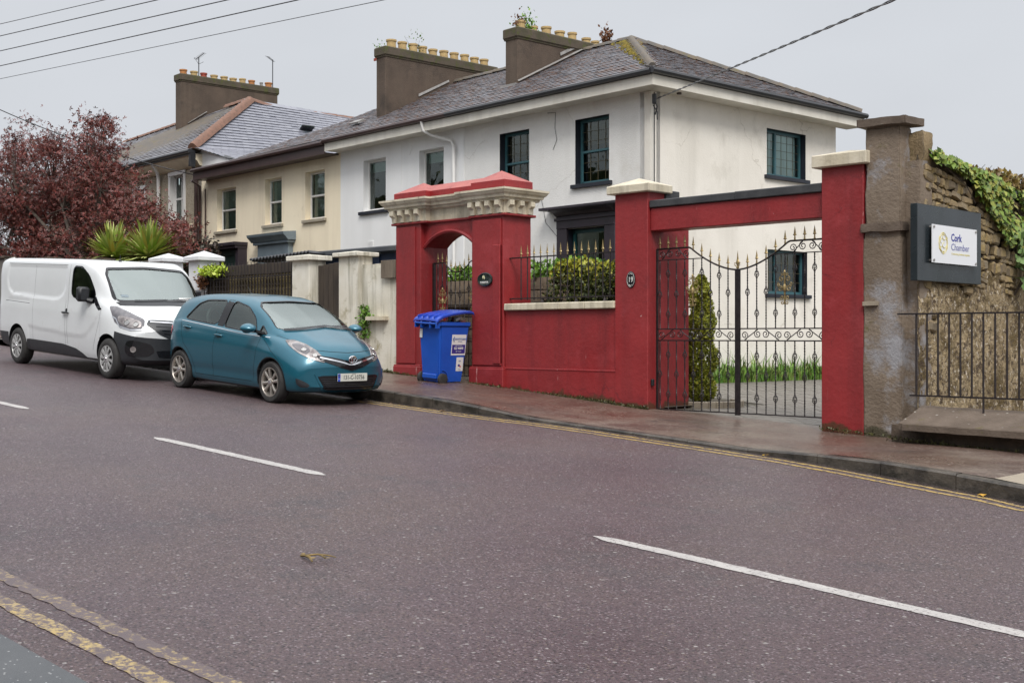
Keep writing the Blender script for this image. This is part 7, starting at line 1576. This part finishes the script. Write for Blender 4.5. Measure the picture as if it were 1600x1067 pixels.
for y in (-.52, .10, .58): seat(C2, .72, y, .80)
b = MB(); b.box(1.35,1.78,-.82,.82,.98,1.20, bev=.05); b.box(1.45,1.9,-.74,.74,1.18,1.235, bev=.02); C2.add('dashboard', b, m_trim, None, 40); steering(C2, 1.22, -.50, 1.20)
MB().box(.36,.385,-.85,.85,.78,1.86).build('bulkhead', m_greyb, C2.root, frame=C2.M)
C2.seam([(-.55,1.292),(.02,1.315)], 'front', .022, m_blk, 'wiper', .020, mirror=False); C2.seam([(.0,1.30),(.62,1.34)], 'front', .020, m_blk, 'wiper', .026, mirror=False)
for (y0, y1, z0, z1, mm_) in ((-.70,-.60,1.36,1.40,m_greyb), (.28,.62,1.33,1.37,m_stw)): C2.panel('windscreen_sticker', [(y0,z0),(y1,z0),(y1,z1),(y0,z1)], 'front', -.004, mm_, rnd=0, thick=.001)
C2.seam([(.30,1.87),(.30,.50)], 'side', .007, m_seamw); C2.seam([(.22,1.25),(.22,.30)], 'side', .006, m_seamw); C2.seam([(-1.10,1.86),(-1.10,.50)], 'side', .006, m_seamw); C2.seam([(1.47,1.12),(1.46,.95),(1.38,.75),(1.27,.52),(1.25,.45)], 'side', .006, m_seamw)
C2.seam([(-2.30,1.165),(-1.25,1.145)], 'side', .012, m_seamw, 'slide_rail', .001); C2.seam([(-2.64,1.82),(-2.66,.7)], 'side', .035, m_blkg, 'rear_pillar_strip', .003)
C2.seam([(-2.28,1.86),(.18,1.86)], 'side', .008, m_seamw, 'roof_gutter', .001)
for sg in (-1, 1):
    b = MB(); b.tube([(.16,sg*.985,1.03),(.19,sg*1.01,1.035),(.34,sg*1.012,1.04),(.37,sg*.985,1.03)], [.013,.018,.018,.012], 8); b.lathe([(.032,0),(.03,.01),(0,.012)], 14, T(.27,sg*.972,1.075) @ Matrix.Rotation(math.pi/2*-sg, 4, 'X')); C2.add('door_handle', b, m_blk, None, 50)
    b = MB(); b.lathe([(.022,0),(.02,.008),(0,.01)], 14, T(1.52,sg*.955,1.0) @ Matrix.Rotation(math.pi/2*-sg, 4, 'X')); C2.add('side_repeater', b, m_ind, None, 50)
    b = MB(); b.box(.98,1.13,sg*1.06-.10,sg*1.06+.10,1.25,1.50, bev=.035); b.tube([(1.16,sg*.93,1.26),(1.10,sg*1.0,1.28)], [.05,.045], 8); mo = C2.add('door_mirror', b, m_blk, None, 40)
    b = MB(); b.box(.970,.978,sg*1.06-.08,sg*1.06+.08,1.29,1.47, bev=.003); C2.add('mirror_glass', b, m_gl, mo)
b = MB(); b.lathe([(.03,0),(.02,.03),(.006,.04),(.004,.12)], 8, T(.85,-.3,1.95)); C2.add('roof_aerial', b, m_blk)
b = MB(); b.tube([(-2.60,-.80,1.93),(-2.35,-.80,1.96)], .015, 6); C2.add('roof_bracket', b, m_pvc)
# diag coordinates for lamp clusters: a = (x+y)/sqrt2
C2.panel('headlight', [(.56,1.20),(.68,1.205),(.95,1.12),(1.26,1.01),(1.28,.86),(1.10,.83),(.86,.88),(.72,.95),(.66,1.05)], 'diag', .008, m_lampd, q=.12, grid=.035, mirror=True)
for o_, sg in zip(C2.panel('headlight_reflector', [(.78,1.06),(1.00,1.03),(1.22,.975),(1.235,.885),(1.10,.865),(.90,.91),(.79,.97)], 'diag', .013, m_lamp, q=.2, grid=.035, mirror=True), (1, -1)):
    b = MB()
    for a_, z_, r_ in ((.98,.95,.055), (1.14,.925,.05)):
        h = C2.hit(PROJ['diag'][0](a_, z_), PROJ['diag'][1]); R_ = h[1].to_track_quat('Z', 'Y').to_matrix().to_4x4(); b.lathe([(r_,0),(r_*.9,.008),(r_*.8,-.004),(0,.002)], 18, T(*(h[0]+h[1]*.016)) @ R_)
    for i in range(len(b.v)): b.v[i] = (b.v[i][0], b.v[i][1]*sg, b.v[i][2])
    C2.add('bulb_reflector', b, m_bulb, o_, 40)
C2.seam([(.66,1.04),(.75,1.0),(.80,.93),(.84,.885),(1.05,.838),(1.28,.85)], 'diag', .018, m_chrome, 'lamp_trim', .012)
C2.panel('grille', [(-.60,1.01),(0,.99),(.60,1.01),(.66,.93),(.50,.78),(.30,.69),(-.30,.69),(-.50,.78),(-.66,.93)], 'front', .009, m_bump, q=.1, grid=.035)
for z, hwid in ((.955,.60), (.885,.54), (.83,.50), (.775,.44)): C2.seam([(-hwid,z+.02),(0,z),(hwid,z+.02)], 'front', .016 if z > .95 else .010, m_chrome if z > .95 else m_blkg, 'grille_bar', .018, mirror=False)
C2.panel('fog_lamp_recess', [(1.00,.66),(1.15,.68),(1.40,.62),(1.46,.50),(1.36,.42),(1.05,.42),(.97,.50)], 'diag', .008, m_blkg, q=.2, mirror=True, grid=.05)
for sg in (-1, 1):
    h = C2.hit(PROJ['diag'][0](1.13, .53), PROJ['diag'][1]); n_ = Vector((h[1].x, h[1].y*(-sg) if 0 else h[1].y, h[1].z)); b = MB(); b.lathe([(.045,0),(.048,.012),(.036,.010),(0,.006)], 18, T(*(h[0]+h[1]*.006)) @ h[1].to_track_quat('Z', 'Y').to_matrix().to_4x4())
    if sg > 0: b.v = [(v[0], -v[1], v[2]) for v in b.v]
    C2.add('fog_lamp', b, m_lamp, None, 40)
C2.panel('lower_grille', [(-.55,.52),(.55,.52),(.50,.40),(-.50,.40)], 'front', .004, m_blkg, q=.1)
b = MB(); b.box(2.715,2.725,-.26,.26,.56,.67, bev=.002); C2.add('number_plate', b, m_plate)
